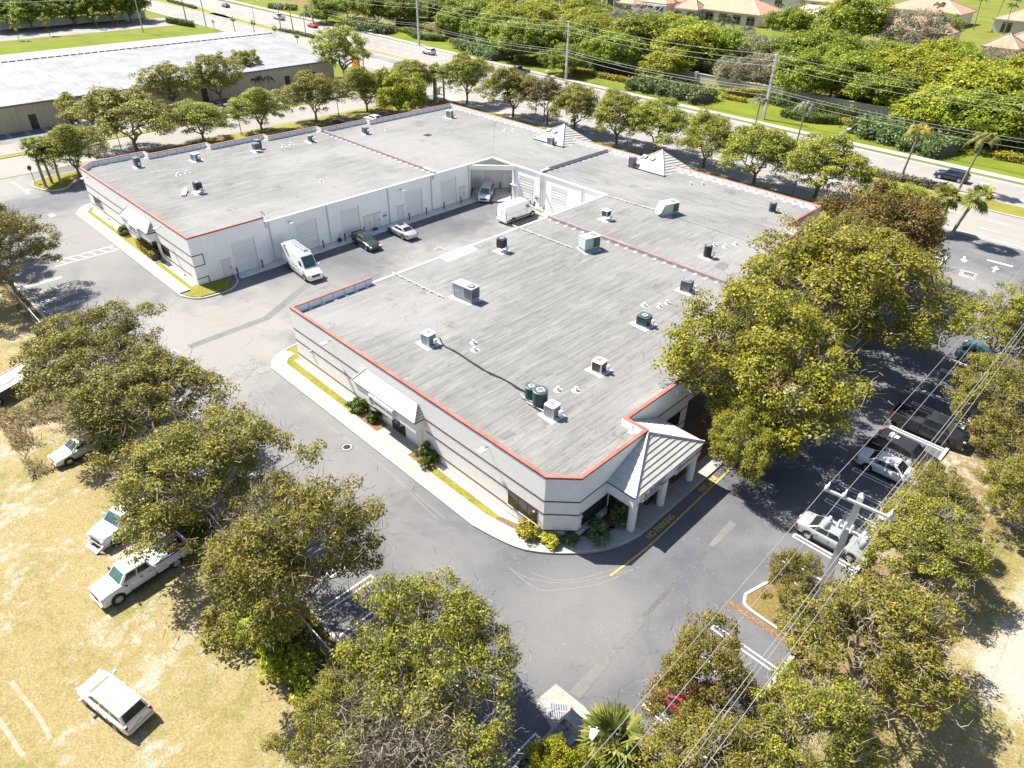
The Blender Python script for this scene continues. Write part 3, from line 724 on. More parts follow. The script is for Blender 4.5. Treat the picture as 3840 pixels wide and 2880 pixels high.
# courtyard doors
def garage_x(y0, y1, X=-74.05, z1=3.72):
    f = part(MB().box(X-.02,X+.012,y0-.07,y1+.07,.07,z1+.07), 'garage_door_frame', 'wall')
    d = part(MB().box(X+.013,X+.03,y0,y1,.07,z1), 'garage_door', 'rolldoor')
    m = MB()
    for i in range(1, 12): m.box(X+.0305,X+.034,y0,y1,.07+i*(z1-.07)/12-.014,.07+i*(z1-.07)/12+.014)
    part(m, 'door_slats', 'shutter'); 
    part(MB().box(X+.013,X+.06,y1+.002,y1+.09,.07,z1+.06), 'door_jamb', 'metal')
def garage_y(x0, x1, Y=71.1, z1=3.85):
    part(MB().box(x0-.07,x1+.07,Y-.012,Y+.02,.07,z1+.07), 'garage_door_frame', 'wall')
    part(MB().box(x0,x1,Y-.03,Y-.013,.07,z1), 'garage_door', 'rolldoor')
    m = MB()
    for i in range(1, 12): m.box(x0,x1,Y-.040,Y-.0305,.07+i*(z1-.07)/12-.012,.07+i*(z1-.07)/12+.012)
    part(m, 'door_slats', 'shutter')
for a, b in ((30.0,32.68),(38.3,41.0),(44.6,47.25),(54.9,57.55),(61.1,63.8)): garage_x(a, b, -73.9 if a < 34 else -74.05)
for a, b in ((-68.5,-65.8),(-62.3,-59.6)): garage_y(a, b)
def door_x(y0, y1, X=-74.05, z1=1.95):
    d = part(MB().box(X+.002,X+.045,y0,y1,.07,z1), 'door', 'door')
    f = MB(); f.box(X+.002,X+.03,y0-.06,y0-.003,.07,z1+.05); f.box(X+.002,X+.03,y1+.003,y1+.06,.07,z1+.05); f.box(X+.002,X+.03,y0-.06,y1+.06,z1+.051,z1+.09)
    part(f, 'door_frame', 'metal')
    part(MB().box(X+.002,X+.32,y0-.16,y1+.16,z1+.11,z1+.17), 'door_hood', 'white')
    h = MB().box(X+.046,X+.10,y1-.16,y1-.08,.98,1.12).build('handle', M['darkmetal'], d); h.location = (-BC[0],-BC[1],-BC[2])
for a, b in ((28.5,29.42),(36.75,37.7),(47.98,48.92),(49.46,50.36),(53.43,54.33),(64.5,65.4)): door_x(a, b, -73.9 if a < 34 else -74.05)
d = part(MB().box(-69.95,-69.05,71.055,71.098,.07,2.02), 'door', 'door'); part(MB().box(-70.1,-68.9,70.78,71.098,2.1,2.16), 'door_hood', 'white')
h = MB().box(-69.25,-69.17,71.0,71.054,1,1.12).build('handle', M['darkmetal'], d); h.location = (64,-55,0)
# downspouts
for y in (34.95,42.75,52.0,59.35,66.3):
    m = MB(); m.box(-74.045,-73.93,y-.07,y+.07,.07,4.83); m.box(-73.929,-73.78,y-.07,y+.07,.07,.16); part(m, 'downspout', 'whiteflash')
for x in (-69.4,-64.3,-63.9,-56.8):
    part(MB().box(x-.07,x+.07,70.98,71.095,.07,4.83), 'downspout', 'whiteflash')
for y in (34.55,59.75): part(MB().box(-74.045,-73.86,y-.1,y+.1,4.35,4.8), 'scupper_head', 'whiteflash')
# alcove in the inner corner
u = Vector((1,1)).normalized()
a = Vector((-77.2,69.75)); b = Vector((-72.75,74.2)); n_ = Vector((1,-1)).normalized()
def al(p, q, off0, off1, z0, z1, name, mat):
    P = [tuple(p+n_*off0), tuple(q+n_*off0), tuple(q+n_*off1), tuple(p+n_*off1)]
    part(MB().prism(P, z0, z1), name, mat)
al(a+u*1.9, a+u*4.8, .005, .04, .07, 3.7, 'garage_door', 'rolldoor')
for i in range(1,12): al(a+u*1.9, a+u*4.8, .042, .052, .07+i*.3-.012, .07+i*.3+.012, 'door_slats', 'shutter')
al(a+u*.55, a+u*1.4, .005, .04, .07, 2.0, 'door', 'door')
part(MB().prism([(-74.3,66.62),(-74.06,66.62),(-69.62,71.08),(-69.62,71.34)], 4.2, CZ-.01), 'lintel', 'wall')
part(MB().box(-74.3,-74.04,66.2,66.65,.07,CZ-.01) , 'pier', 'wall'); part(MB().box(-69.95,-69.5,71.09,71.4,.07,CZ-.01), 'pier', 'wall')
# wall lamps
def wall_lamp(x, y, z, dx, dy, name='wall_lamp'):
    m = MB(); m.tube([(x,y,z+.1),(x+dx*.35,y+dy*.35,z+.12)],.03,6)
    a = part(m, name, 'darkmetal')
    hd = MB().obox((x+dx*.62-BC[0],y+dy*.62-BC[1],z+.08),(.55,.42,.12) if dx else (.42,.55,.12)).build('lamp_head', M['acwhite'], a)
for x in (-46.4,-26.9,-80.7,-103.9): wall_lamp(x, 25.4, 4.85, 0, -1)
for y in (37.5,54.1): wall_lamp(-74.05, y, 4.15, .75, 0)
wall_lamp(-64.7, 71.1, 4.2, 0, -.75)
m = MB(); m.box(-50.2,-50.05,25.24,25.398,2.05,2.3); part(m, 'camera_box', 'white')
for p in ((-22.3,25.3,2.05),(-19.72,27.3,2.05)):
    part(MB().lathe([(.02,-.06),(.06,-.05),(.07,.02),(.03,.06)],10,p), 'security_camera', 'white')
# windows
def window_y(x0, x1, z0, z1, n, Y=25.4):
    f = MB(); f.box(x0-.06,x1+.06,Y-.03,Y+.05,z0-.06,z0); f.box(x0-.06,x1+.06,Y-.03,Y+.05,z1,z1+.06); f.box(x0-.06,x0,Y-.03,Y+.05,z0,z1); f.box(x1,x1+.06,Y-.03,Y+.05,z0,z1)
    for i in range(1,n): xx = x0+(x1-x0)*i/n; f.box(xx-.035,xx+.035,Y-.03,Y+.05,z0,z1)
    w_ = part(f, 'window', 'frame')
    p = MB(); p.box(x0,x1,Y-.012,Y+.03,z0,z1); q = p.build('pane', M['winglass'], w_); q.location = (-BC[0],-BC[1],0)
    s = MB().box(x0-.12,x1+.12,Y-.05,Y-.002,z0-.13,z0-.062).build('sill', M['wall'], w_); s.location = (-BC[0],-BC[1],0)
def window_x(y0, y1, z0, z1, n, X=-19.8):
    f = MB(); f.box(X-.05,X+.03,y0-.06,y1+.06,z0-.06,z0); f.box(X-.05,X+.03,y0-.06,y1+.06,z1,z1+.06); f.box(X-.05,X+.03,y0-.06,y0,z0,z1); f.box(X-.05,X+.03,y1,y1+.06,z0,z1)
    for i in range(1,n): yy = y0+(y1-y0)*i/n; f.box(X-.05,X+.03,yy-.035,yy+.035,z0,z1)
    w_ = part(f, 'window', 'frame')
    q = MB().box(X-.03,X+.012,y0,y1,z0,z1).build('pane', M['winglass'], w_); q.location = (-BC[0],-BC[1],0)
window_y(-24.78,-22.1,1.0,2.2,3); window_y(-104.5,-101.8,1.0,2.2,4); window_y(-82.9+.2,-80.6,1.1,2.3,4)
window_x(27.45,30.1,1.05,2.2,3); window_x(30.4,31.5,.14,2.2,2); window_x(39.3,41.8,1.05,2.2,3,-21.6); window_x(35,37,.14,2.2,2,-21.6)
def glass_door_y(x0, x1, Y=25.4):
    f = MB()
    for i in range(3): xx = x0+(x1-x0)*i/2; f.box(xx-.05,xx+.05,Y-.04,Y-.002,.14,2.2)
    f.box(x0-.05,x1+.05,Y-.04,Y-.002,2.201,2.28); f.box(x0+.05,x1-.05,Y-.035,Y-.002,.14,.3)
    d = part(f, 'glass_door', 'frame'); q = MB().box(x0,x1,Y-.02,Y-.001,.3,2.2).build('pane', M['winglass'], d); q.location = (-BC[0],-BC[1],0)
    h = MB(); h.box((x0+x1)/2-.12,(x0+x1)/2-.08,Y-.09,Y-.041,.9,1.3); h.box((x0+x1)/2+.08,(x0+x1)/2+.12,Y-.09,Y-.041,.9,1.3); q = h.build('handle', M['darkmetal'], d); q.location = (-BC[0],-BC[1],0)
glass_door_y(-38.25,-36.6); glass_door_y(-85.6,-84.0)
part(MB().box(-35.1,-34.3,25.36,25.398,.14,2.1), 'door', 'door')
part(MB().box(-43.2+3.9,-38.4,25.37,25.398,1.2,1.5) , 'mail_slot', 'frame')
# tiled lean-to canopies over the south doors
def tiles(name, col, axis, row):
    k = N(name); v = k.coord('world'); f = k.noise(v, 1.4, 4, .6)
    c = k.ramp(f, [(.3, tuple(x*.86 for x in col)), (.7, tuple(min(1,x*1.05) for x in col))])
    k.bsdf(c, .75, f, .1, .01, 0, .3); return k.m
M['tile'] = tiles('pale_concrete_tile', (.47,.45,.40), 'x', .35)
def canopy(x0, x1):
    Y = 25.398; e = 24.42
    part(MB().add([(x0+.05,Y,2.5),(x1-.05,Y,2.5),(x1-.05,Y,3.43),(x0+.05,Y,3.43),(x0+.05,e+.08,2.5),(x1-.05,e+.08,2.5),(x1-.05,e+.08,3.43),(x0+.05,e+.08,3.43)],[(0,1,5,4),(4,5,6,7),(0,4,7,3),(1,2,6,5),(3,7,6,2),(0,3,2,1)]), 'canopy_fascia', 'wall')
    part(MB().box(x0,x1,e,Y,3.435,3.52), 'canopy_eave', 'maroon')
    rows = 6
    m = MB()
    for i in range(rows):                                   # stepped tile courses
        t0, t1 = i/rows, (i+1)/rows
        y0, y1 = e-.04+(Y-e)*t0, e-.04+(Y-e)*t1; z0, z1 = 3.53+1.0*t0, 3.53+1.0*t1
        a0, a1 = x0+.75*t0, x1-.75*t0; b0, b1 = x0+.75*t1, x1-.75*t1
        m.add([(a0,y0,z0),(a1,y0,z0),(b1,y1,z1-.025),(b0,y1,z1-.025),(a0,y0,z0+.05),(a1,y0,z0+.05),(b1,y1,z1+.012),(b0,y1,z1+.012)],[(4,5,6,7),(0,1,5,4),(0,4,7,3),(1,2,6,5)])
        m.add([(a0,y0,z0+.05),(b0,y1,z1+.012),(b0,Y,z1+.012),(a0,Y,z0+.05)],[(0,1,2,3)]); m.add([(a1,y0,z0+.05),(a1,Y,z0+.05),(b1,Y,z1+.012),(b1,y1,z1+.012)],[(0,1,2,3)])
    part(m, 'canopy_roof', 'tile')
    m = MB()
    for (ax, bx) in ((x0,x0+.75),(x1,x1-.75)):
        m.tube([(ax,e-.02,3.60),(bx,Y-.05,4.56)],.07,6)
        for t in (0,.18,.36,.54,.72,.9): 
            xx = ax+(bx-ax)*t; yy = e+(Y-e)*t; zz = 3.6+.96*t
            m.obox((xx,(yy+Y)/2,zz+.02),(.06,Y-yy,.06))
    part(m, 'hip_tiles', 'tile')
canopy(-42.0,-33.9); canopy(-91.6,-83.3)
# hip-roofed entrance portico on the east side
PX = -17.45; P0 = 29.85; P1 = 38.3; EZ = 3.55; AP = Vector((-19.75,34.1,5.45))
c1, c2, c3, c4 = Vector((PX,P0,EZ)), Vector((PX,P1,EZ)), Vector((-21.58,P1,EZ)), Vector((-19.78,P0,EZ))
AP2 = Vector((-21.57,34.3,5.4))
m = MB(); m.box(PX-.42,PX-.06,P0+.06,P1-.06,2.55,3.5); m.box(-19.79,PX-.43,P0+.06,P0+.42,2.55,3.5); m.box(-21.58,PX-.43,P1-.42,P1-.06,2.55,3.5); m.box(-19.78,PX-.43,P0+.43,P1-.43,3.38,3.5)
part(m, 'portico_beam', 'wall')
m = MB(); m.box(PX-.06,PX,P0,P1,3.44,3.54); m.box(-19.79,PX-.07,P0,P0+.06,3.44,3.54); part(m, 'portico_eave', 'maroon')
def slope(a, b, t, rows, mat='tile', name='portico_roof', th=.06):
    """one roof slope: eave a-b up to apex point(s) t"""
    ta, tb = t if isinstance(t, tuple) else (t, t)
    nrm = (b-a).cross(ta-a).normalized()
    if nrm.z < 0: nrm = -nrm
    m = MB()
    for i in range(rows):
        t0, t1 = i/rows, (i+1)/rows
        p = [a.lerp(ta,t0), b.lerp(tb,t0), b.lerp(tb,t1), a.lerp(ta,t1)]
        q = [p[0]+nrm*th, p[1]+nrm*th, p[2]+nrm*.01, p[3]+nrm*.01]
        m.add([tuple(v) for v in p+q], [(4,5,6,7),(0,1,5,4),(1,2,6,5),(3,0,4,7),(0,3,2,1)])
    part(m, name, mat)
slope(c1+Vector((.06,0,0)), c2+Vector((.06,0,0)), AP, 8); slope(c4, c1, AP, 8); slope(c2, c3, (AP, AP2), 8)
m = MB(); m.tube([tuple(c1+Vector((.03,-.02,.06))),tuple(AP+Vector((0,0,.06)))],.10,6); m.tube([tuple(c2+Vector((.03,.02,.06))),tuple(AP+Vector((0,0,.06)))],.10,6); m.tube([tuple(AP+Vector((0,0,.05))),tuple(AP2+Vector((0,0,.05)))],.09,6)
part(m, 'hip_tiles', 'tile')
for y in (30.35,33.9,37.7):
    c = MB().cyl(-17.72,y,.1,2.548,.30,.30,20); part(c, 'column', 'wall', None, 40)
# north entrance pyramids with lean-to roofs
for (x0, x1, ax, l1) in ((-76.9,-70.4,-73.8,-60.2),(-58.4,-51.8,-55.2,-44.4)):
    A = Vector((ax,86.6,7.1)); y0, y1 = 82.5, 90.4; z = 5.15
    s1,s2,s3,s4 = Vector((x0,y0,z)),Vector((x1,y0,z)),Vector((x1,y1,4.2)),Vector((x0,y1,4.2))
    slope(s1,s2,A,9,'tile','entrance_roof'); slope(s2,s3,A,9,'tile','entrance_roof'); slope(s4,s1,A,9,'tile','entrance_roof'); slope(s3,s4,A,9,'tile','entrance_roof')
    slope(Vector((l1,90.2,3.9)),Vector((x1+.5,90.2,3.9)),(Vector((l1,86.55,5.35)),Vector((x1+.5,86.55,5.35))),9,'tile','entrance_roof')
    part(MB().box(x0+.3,l1-.2,89.5,89.8,2.9,3.8), 'canopy_fascia', 'wall')
    for xx in (x0+.5,x1-.3,(x1+l1)/2,l1-.5): part(MB().cyl(xx,89.6,.1,2.9,.28,.28,14), 'column', 'wall')
    m = MB(); m.tube([tuple(s1+Vector((0,0,.07))),tuple(A+Vector((0,0,.07)))],.09,6); m.tube([tuple(s2+Vector((0,0,.07))),tuple(A+Vector((0,0,.07)))],.09,6); part(m, 'hip_tiles', 'tile')
    for dx in (-1.3,.0):
        part(MB().obox((ax+dx-.2-BC[0]+BC[0],84.6,6.35),(.7,.6,.16),0,R_(24)), 'roof_vent', 'tile')
# conduits over the roof on small blocks
for pts in ([(-53.20, 37.05),(-45.50, 37.30)], [(-53.62, 54.71),(-44.59, 54.92)], [(-53.66, 70.47),(-44.70, 71.10)]):
    a, b = Vector((*pts[0],RZ+.15)), Vector((*pts[1],RZ+.15)); m = MB(); m.tube([a,b],.035,6)
    part(m, 'conduit', 'wall2'); m = MB()
    for i in range(7): p = a.lerp(b,(i+.3)/7); m.obox((p.x,p.y,RZ+.07),(.28,.2,.1),R_(10))
    part(m, 'pipe_blocks', 'concrete')
m = MB(); P = [(-40.17, 32.20),(-38.92, 31.81),(-37.36, 31.78),(-34.40, 31.64),(-33.06, 31.70),(-31.76, 31.90),(-30.48, 31.82),(-29.49, 31.80)]
for k in range(3):
    rr = random.Random(k); m.tube(smooth_path([(p[0]+rr.uniform(-.1,.1),p[1]+rr.uniform(-.1,.1),RZ+.06+.02*k) for p in P],4),.035,5)
cable = m.build('roof_cable', M['black']); tag(cable, 'bundle of black cables running across the roof between two groups of condensers', 'cable')

# ---------------------------------------------------------------- rooftop equipment
def fins(name, col, axis='Z', pitch=.06):
    k = N(name); v = k.coord('object'); wv = k.n('ShaderNodeTexWave'); wv.bands_direction = axis; wv.inputs['Scale'].default_value = .314/pitch; k.l(v, wv.inputs['Vector'])
    c = k.ramp(wv.outputs['Fac'], [(.3, tuple(x*.35 for x in col)), (.7, col)]); k.bsdf(c, .5, None, 0, 0, 0, .3); return k.m
FIN = {n_: fins('fins_'+n_, c_) for n_, c_ in dict(grey=(.17,.19,.21), dark=(.05,.055,.06), green=(.05,.085,.085), beige=(.20,.17,.15), brown=(.11,.085,.075), white=(.34,.36,.37), pale=(.14,.17,.14)).items()}
GROUP_AC = 'air conditioning units standing on the flat roof'
def fan_top(r, root, x, y, z, blade='darkmetal', ring='acgrey'):
    rg = MB(); rg.lathe([(r,0),(r,.05),(r*.86,.06),(r*.84,.015),(r*.84,0)], 20, (x,y,z)); rg.build('fan_ring', M[ring], root)
    g = MB(); g.lathe([(.01,.012),(r*.84,.012),(r*.84,.0),(.01,.0)], 20, (x,y,z)); f = g.build('fan_well', M['black'], root)
    b = MB()
    for k in range(4): b.obox((x+r*.42*math.cos(k*PI/2+.4), y+r*.42*math.sin(k*PI/2+.4), z+.03), (r*.72,r*.34,.012), k*PI/2+.4, .25)
    b.lathe([(r*.2,0),(r*.16,.05),(.01,.055)], 10, (x,y,z)); b.build('fan_blades', M[blade], f)
    gr = MB()
    for k in range(1,4): gr.lathe([(r*.84*k/4-.008,.05),(r*.84*k/4+.008,.05),(r*.84*k/4+.008,.056),(r*.84*k/4-.008,.056)], 16, (x,y,z))
    for k in range(6): gr.obox((x,y,z+.053),(r*1.7,.015,.01),k*PI/6)
    gr.build('fan_guard', M['metal'], root)
def condenser(x, y, label, kind='box', col='grey', cap='acgrey', s=.8, h=.85, rz=0, blade='darkmetal', box=True, stand=0, pad=True):
    t = thing('condenser_unit', label, 'air conditioner', (x,y,RZ), rz, GROUP_AC)
    z = .12
    if pad: MB().add([(-s*.95,-s*.75,.005),(s*.8,-s*.95,.005),(s*.95,s*.7,.005),(-s*.7,s*.85,.005)],[(0,1,2,3)]).build('mastic_patch', M['white'], t)
    if stand:
        z = stand
        for sx in (-1,1):
            for sy in (-1,1): MB().cyl(sx*s*.62,sy*s*.45,.0,z,.022,None,6).build('leg', M['metal'], t)
        m = MB(); m.box(-s*.75,s*.75,-s*.48,-s*.40,z-.05,z); m.box(-s*.75,s*.75,s*.40,s*.48,z-.05,z); m.build('stand_rails', M['metal'], t)
    else:
        m = MB(); m.box(-s*.6,s*.6,-s*.45,-s*.33,.0,.12); m.box(-s*.6,s*.6,s*.33,s*.45,.0,.12); m.build('base_rails', M['metal'], t)
    hw = s/2; n = 24 if kind == 'round' else None
    if kind == 'round':
        MB().lathe([(hw,z),(hw*1.02,z+.05),(hw*1.0,z+.06),(hw*1.0,z+h-.06),(hw*.98,z+h-.05)], 20).build('coil_casing', FIN[col], t, 35)
        m = MB(); m.lathe([(hw*1.05,z+h-.05),(hw*1.05,z+h),(hw*.9,z+h+.04),(hw*.8,z+h+.02)], 20); m.build('top_cap', M[cap], t, 35)
    else:
        b = .12*s; P = [(-hw+b,-hw),(hw-b,-hw),(hw,-hw+b),(hw,hw-b),(hw-b,hw),(-hw+b,hw),(-hw,hw-b),(-hw,-hw+b)]
        MB().prism(P,z,z+h-.06).build('coil_casing', FIN[col], t)
        Q_ = [(p[0]*1.04,p[1]*1.04) for p in P]; MB().prism(Q_,z+h-.06,z+h).build('top_cap', M[cap], t)
        m = MB()
        for p in ((-1,-1),(1,-1),(1,1),(-1,1)): m.obox((p[0]*(hw-b/2)*1.02,p[1]*(hw-b/2)*1.02,z+h/2-.03),(b*.55,b*1.2,h-.07),R_(45)*p[0]*p[1])
        m.build('corner_posts', M[cap], t)
    fan_top(hw*.78, t, 0,0, z+h+.002, blade, cap)
    if box:
        m = MB().box(s*.75,s*.95,-.12,.18,.35,.75); bx = m.build('disconnect_box', M['acwhite'], t)
        MB().tube([(s*.85,.0,.36),(s*.8,0,.12),(s*.5,0,.14)],.03,6).build('pipe', M['black'], bx)
        MB().cyl(s*.85,.03,0,.35,.03,None,6).build('post', M['metal'], bx)
    return t
def packaged(x, y, label, col='acpale', fin='pale', L=2.1, W=1.25, h=1.15, rz=0, hood=False):
    t = thing('packaged_unit', label, 'air conditioner', (x,y,RZ), rz, GROUP_AC)
    MB().box(-L/2+.05,L/2-.05,-W/2+.05,W/2-.05,0,.32).build('curb', M['steelgrey'], t)
    MB().box(-L/2,L/2,-W/2,W/2,.322,.322+h-.04).build('casing', M[col], t)
    MB().box(-L/2-.03,L/2+.03,-W/2-.03,W/2+.03,.322+h-.038,.322+h).build('lid', M[col if col!='acpale' else 'acwhite'], t)
    m = MB().box(L/2-.9,L/2-.06,-W/2-.015,-W/2-.001,.42,.322+h-.14); m.build('coil_panel', FIN[fin], t)
    MB().box(L/2+.001,L/2+.015,-W/2+.1,W/2-.1,.42,.322+h-.14).build('coil_panel', FIN[fin], t)
    for k in range(3): MB().box(-L/2+.1+k*.32,-L/2+.16+k*.32,-W/2-.02,-W/2-.001,.5+.1*k,.75+.1*k).build('access_handle', M['acwhite' if col!='acwhite' else 'darkmetal'], t)
    fan_top(.34, t, L/2-.5, 0, .322+h+.002, 'darkmetal', 'darkmetal')
    if hood:
        MB().add([(-L/2,-W/2+.1,.322+h-.1),(-L/2,W/2-.1,.322+h-.1),(-L/2,W/2-.1,.5),(-L/2,-W/2+.1,.5),(-L/2-.55,W/2-.1,.5),(-L/2-.55,-W/2+.1,.5)],[(0,1,4,5),(2,3,5,4),(0,5,3),(1,2,4)]).build('intake_hood', M[col], t)
    MB().add([(-L*.62,-W*.9,.006),(L*.5,-W*.8,.006),(L*.6,W*.6,.006),(-L*.5,W*.8,.006)],[(0,1,2,3)]).build('mastic_patch', M['metal'], t)
    return t
condenser(-103.8,31.9,'slim dark grey condenser on a white patch near the western roof corner','box','grey','acgrey',.75,1.15)
condenser(-101.4,39.0,'squat white condenser with a dark pipe box near the street parapet','box','white','acwhite',1.0,.85,.2)
condenser(-100.7,48.3,'rear one of two grey condensers standing close together by the street parapet','box','grey','acgrey',.8,1.15,box=False)
condenser(-99.6,47.4,'front one of two grey condensers standing close together, raised on a stand','box','grey','acgrey',.85,.8,0,stand=.35,box=False)
condenser(-88.4,33.4,'charcoal condenser raised on legs beside a long flat duct cover','box','dark','acdark',.85,.85,0,stand=.5)
condenser(-89.1,33.9,'tiny dark condenser tucked behind the charcoal one near the duct cover','box','dark','acdark',.5,.6,0,box=False,pad=False)
condenser(-98.7,56.0,'squat grey condenser just south of the party-wall curb on the west roof','round','grey','acgrey',.9,.8)
condenser(-96.8,64.8,'grey box condenser just north of the party-wall curb on the west roof','box','grey','acgrey',.85,.85)
condenser(-95.6,81.5,'pale condenser near the far north-west roof corner, alone','box','white','acwhite',1.0,1.05,.3,'darkmetal')
condenser(-72.9,82.5,'pale green-grey condenser beside the first tiled entrance pyramid','box','white','acpale',.95,1.0,.2)
condenser(-57.4,82.7,'tall blue-grey condenser beside the second tiled entrance pyramid','box','grey','acgrey',.85,1.35,0,box=False)
condenser(-47.5,64.3,'low brown condenser on a wide metal stand near the courtyard edge','box','brown','acwhite',.85,.65,0,stand=.55)
condenser(-49.5,48.9,'charcoal condenser on a pipe stand beside the white roof patch','box','dark','acdark',.85,.95,.1,stand=.5)
condenser(-33.4,63.9,'round dark condenser standing right of the centre on the north roof','round','dark','acdark',.85,1.2)
condenser(-30.6,55.6,'grey condenser with white pipe box just below the long salmon curb','box','beige','acgrey',1.0,1.0,.15)
condenser(-29.5,47.1,'square teal-grey condenser with a domed fan, near two small white vents','box','green','acgreen',1.05,.8,.05,'metal')
condenser(-35.1,81.5,'round dark condenser near the far north-east roof corner','round','green','acgreen',.85,1.0)
condenser(-40.2,31.1,'pale condenser with a rusty fan at the left end of the black roof cable','box','white','acwhite',.95,.95,.05,'rust')
condenser(-27.6,38.4,'beige condenser with brown coil standing alone near the shaded east edge','box','brown','acbeige',.95,.8,.1)
condenser(-28.6,31.5,'smaller dark green round condenser at the right end of the black cable','round','green','acgreen',.95,.95,0,'metal',False,.3,False)
condenser(-27.6,31.4,'larger dark green round condenser in the middle of a row of three','round','green','acgreen',1.15,1.2,0,'metal',False,.25,False)
condenser(-26.2,31.2,'pale condenser with a rusty fan, rightmost of three near the lower corner','box','white','acbeige',.9,.9,.05,'rust')
packaged(-43.5,71.3,'pale green packaged roof unit with an angled intake hood','acpale','pale',2.2,1.3,1.2,R_(75),True)
packaged(-43.4,56.2,'pale green packaged roof unit with a blue sticker beside the long salmon curb','acpale','pale',2.0,1.25,1.25,R_(75))
packaged(-44.1,38.9,'grey packaged roof unit with a round fan on a white ledge','steelgrey','grey',2.4,1.15,1.15,R_(5))
t = thing('duct_cover', 'long low white duct cover lying beside the charcoal condenser', 'duct', (-89.4,31.9,RZ), R_(60))
MB().box(-.2,.35,-1.1,1.1,.01,.22).build('cover', M['acwhite'], t); MB().tube([(.1,.2,.2),(.1,.2,.5),(.5,.8,.55)],.09,8).build('elbow_pipe', M['acwhite'], t)
VG = 'small vents standing on the roof'
def vent(x, y, label, s=1.0):
    t = thing('roof_vent', label, 'vent', (x,y,RZ), 0, VG)
    m = MB(); rr = random.Random(int(x*100)); m.add([(math.cos(a*PI/4)*.42*s*rr.uniform(.8,1.2),math.sin(a*PI/4)*.42*s*rr.uniform(.8,1.2),.008) for a in range(8)],[tuple(range(8))]); m.build('base_flashing', M['metal'], t)
    MB().lathe([(.16*s,.009),(.10*s,.09),(.09*s,.25*s)],12).build('pipe', M['acwhite'], t, 40)
    MB().lathe([(.09*s,.251*s),(.19*s,.26*s),(.17*s,.34*s),(.05*s,.40*s)],12).build('cap', M['whiteflash'], t, 40)
vl = 'small white mushroom vent '
for x, y, l in ((-81.6,46.9,'alone in the middle of the west wing roof'),(-96.3,68.5,'beyond the party-wall curb on the west roof'),(-96.7,34.3,'left one of a pair on the near west roof'),(-96.8,35.6,'right one of a pair on the near west roof'),
    (-99.0,51.4,'left one of a pair between the condensers on the west roof'),(-99.2,52.8,'right one of a pair between the condensers on the west roof'),(-82.9,82.5,'left one of a pair near the road parapet'),(-82.2,83.7,'right one of a pair near the road parapet'),
    (-47.5,82.6,'left one of a pair right of the second pyramid'),(-46.4,83.8,'right one of a pair right of the second pyramid'),(-34.5,67.2,'behind the round dark condenser, single'),(-33.4,67.7,'left one of a pair right of the round dark condenser'),(-33.0,69.2,'right one of a pair right of the round dark condenser'),
    (-31.5,50.0,'leftmost of three above the teal-grey condenser'),(-30.4,50.9,'middle of three above the teal-grey condenser'),(-30.3,52.0,'rightmost of three above the teal-grey condenser'),(-37.6,33.9,'upper one right of the rusty-fan condenser by the cable'),(-36.7,33.2,'lower one right of the rusty-fan condenser by the cable'),
    (-28.0,33.9,'nearest to the three clustered condensers'),(-27.0,34.9,'second from the three clustered condensers')):
    vent(x, y, vl+l, .9)
t = thing('roof_hatch_grille', 'flat dark square roof drain grille on the far west roof', 'drain', (-89.4,71.5,RZ), R_(10)); m = MB()
for k in range(6): m.box(-.6,.6,-.55+k*.2,-.45+k*.2,.01,.05)
m.build('grille', M['darkmetal'], t); MB().box(-.7,.7,-.65,.65,.002,.012).build('frame', M['steelgrey'], t)
t = thing('satellite_dish', 'grey satellite dish on the parapet end beside the courtyard', 'satellite dish', (-74.0,34.3,5.67))
MB().lathe([(.02,.0),(.25,.05),(.42,.16),(.44,.17),(.25,.07),(.02,.02)],18,(0,0,.35)).build('dish', M['steelgrey'], t, 50); t.children[0].rotation_euler = (R_(-35),R_(10),0)
MB().cyl(0,0,0,.42,.03,None,8).build('mast', M['metal'], t); MB().tube([(0,-.1,.4),(0,-.5,.75)],.015,5).build('feed_arm', M['metal'], t)

# ---------------------------------------------------------------- courtyard odds and ends
GB = 'red bollards along the courtyard doors'
def bollard(x, y, label, h=1.05):
    t = thing('bollard', label, 'bollard', (x,y,.06), 0, GB)
    MB().lathe([(.09,0),(.09,h-.05),(.07,h-.01),(.02,h)],12).build('post', M['maroonp'], t, 40); MB().lathe([(.13,0),(.13,.03),(.09,.035)],12).build('foot', M['concrete'], t)
M['maroonp'] = simple('oxide_red_paint', (.20,.045,.035), .6, .2, 4)
names = ['left of the first roller door by the wing corner','right of the first roller door by the wing corner','left of the roller door behind the white high-roof van','right of the roller door behind the white high-roof van','left of the roller door behind the black sedan','right of the roller door behind the black sedan','left of the roller door beyond the silver sedan','right of the roller door beyond the silver sedan','left of the last roller door before the alcove','right of the last roller door before the alcove']
for y, l in zip((29.75,32.85,38.05,41.1,44.3,47.2,54.6,57.6,60.8,63.95), names): bollard(-73.15, y, 'dark red steel bollard '+l)
for (x, y), l in zip(((-69.1,70.2),(-65.4,70.2),(-62.6,70.1)), ('by the cream door right of the alcove','between the two far roller doors','left of the far right roller door')): bollard(x, y, 'dark red steel bollard '+l)
for (x, y), l in zip(((-75.5,70.8),(-73.8,72.5)), ('left inside the alcove','right inside the alcove')): bollard(x, y, 'dark red steel bollard '+l)
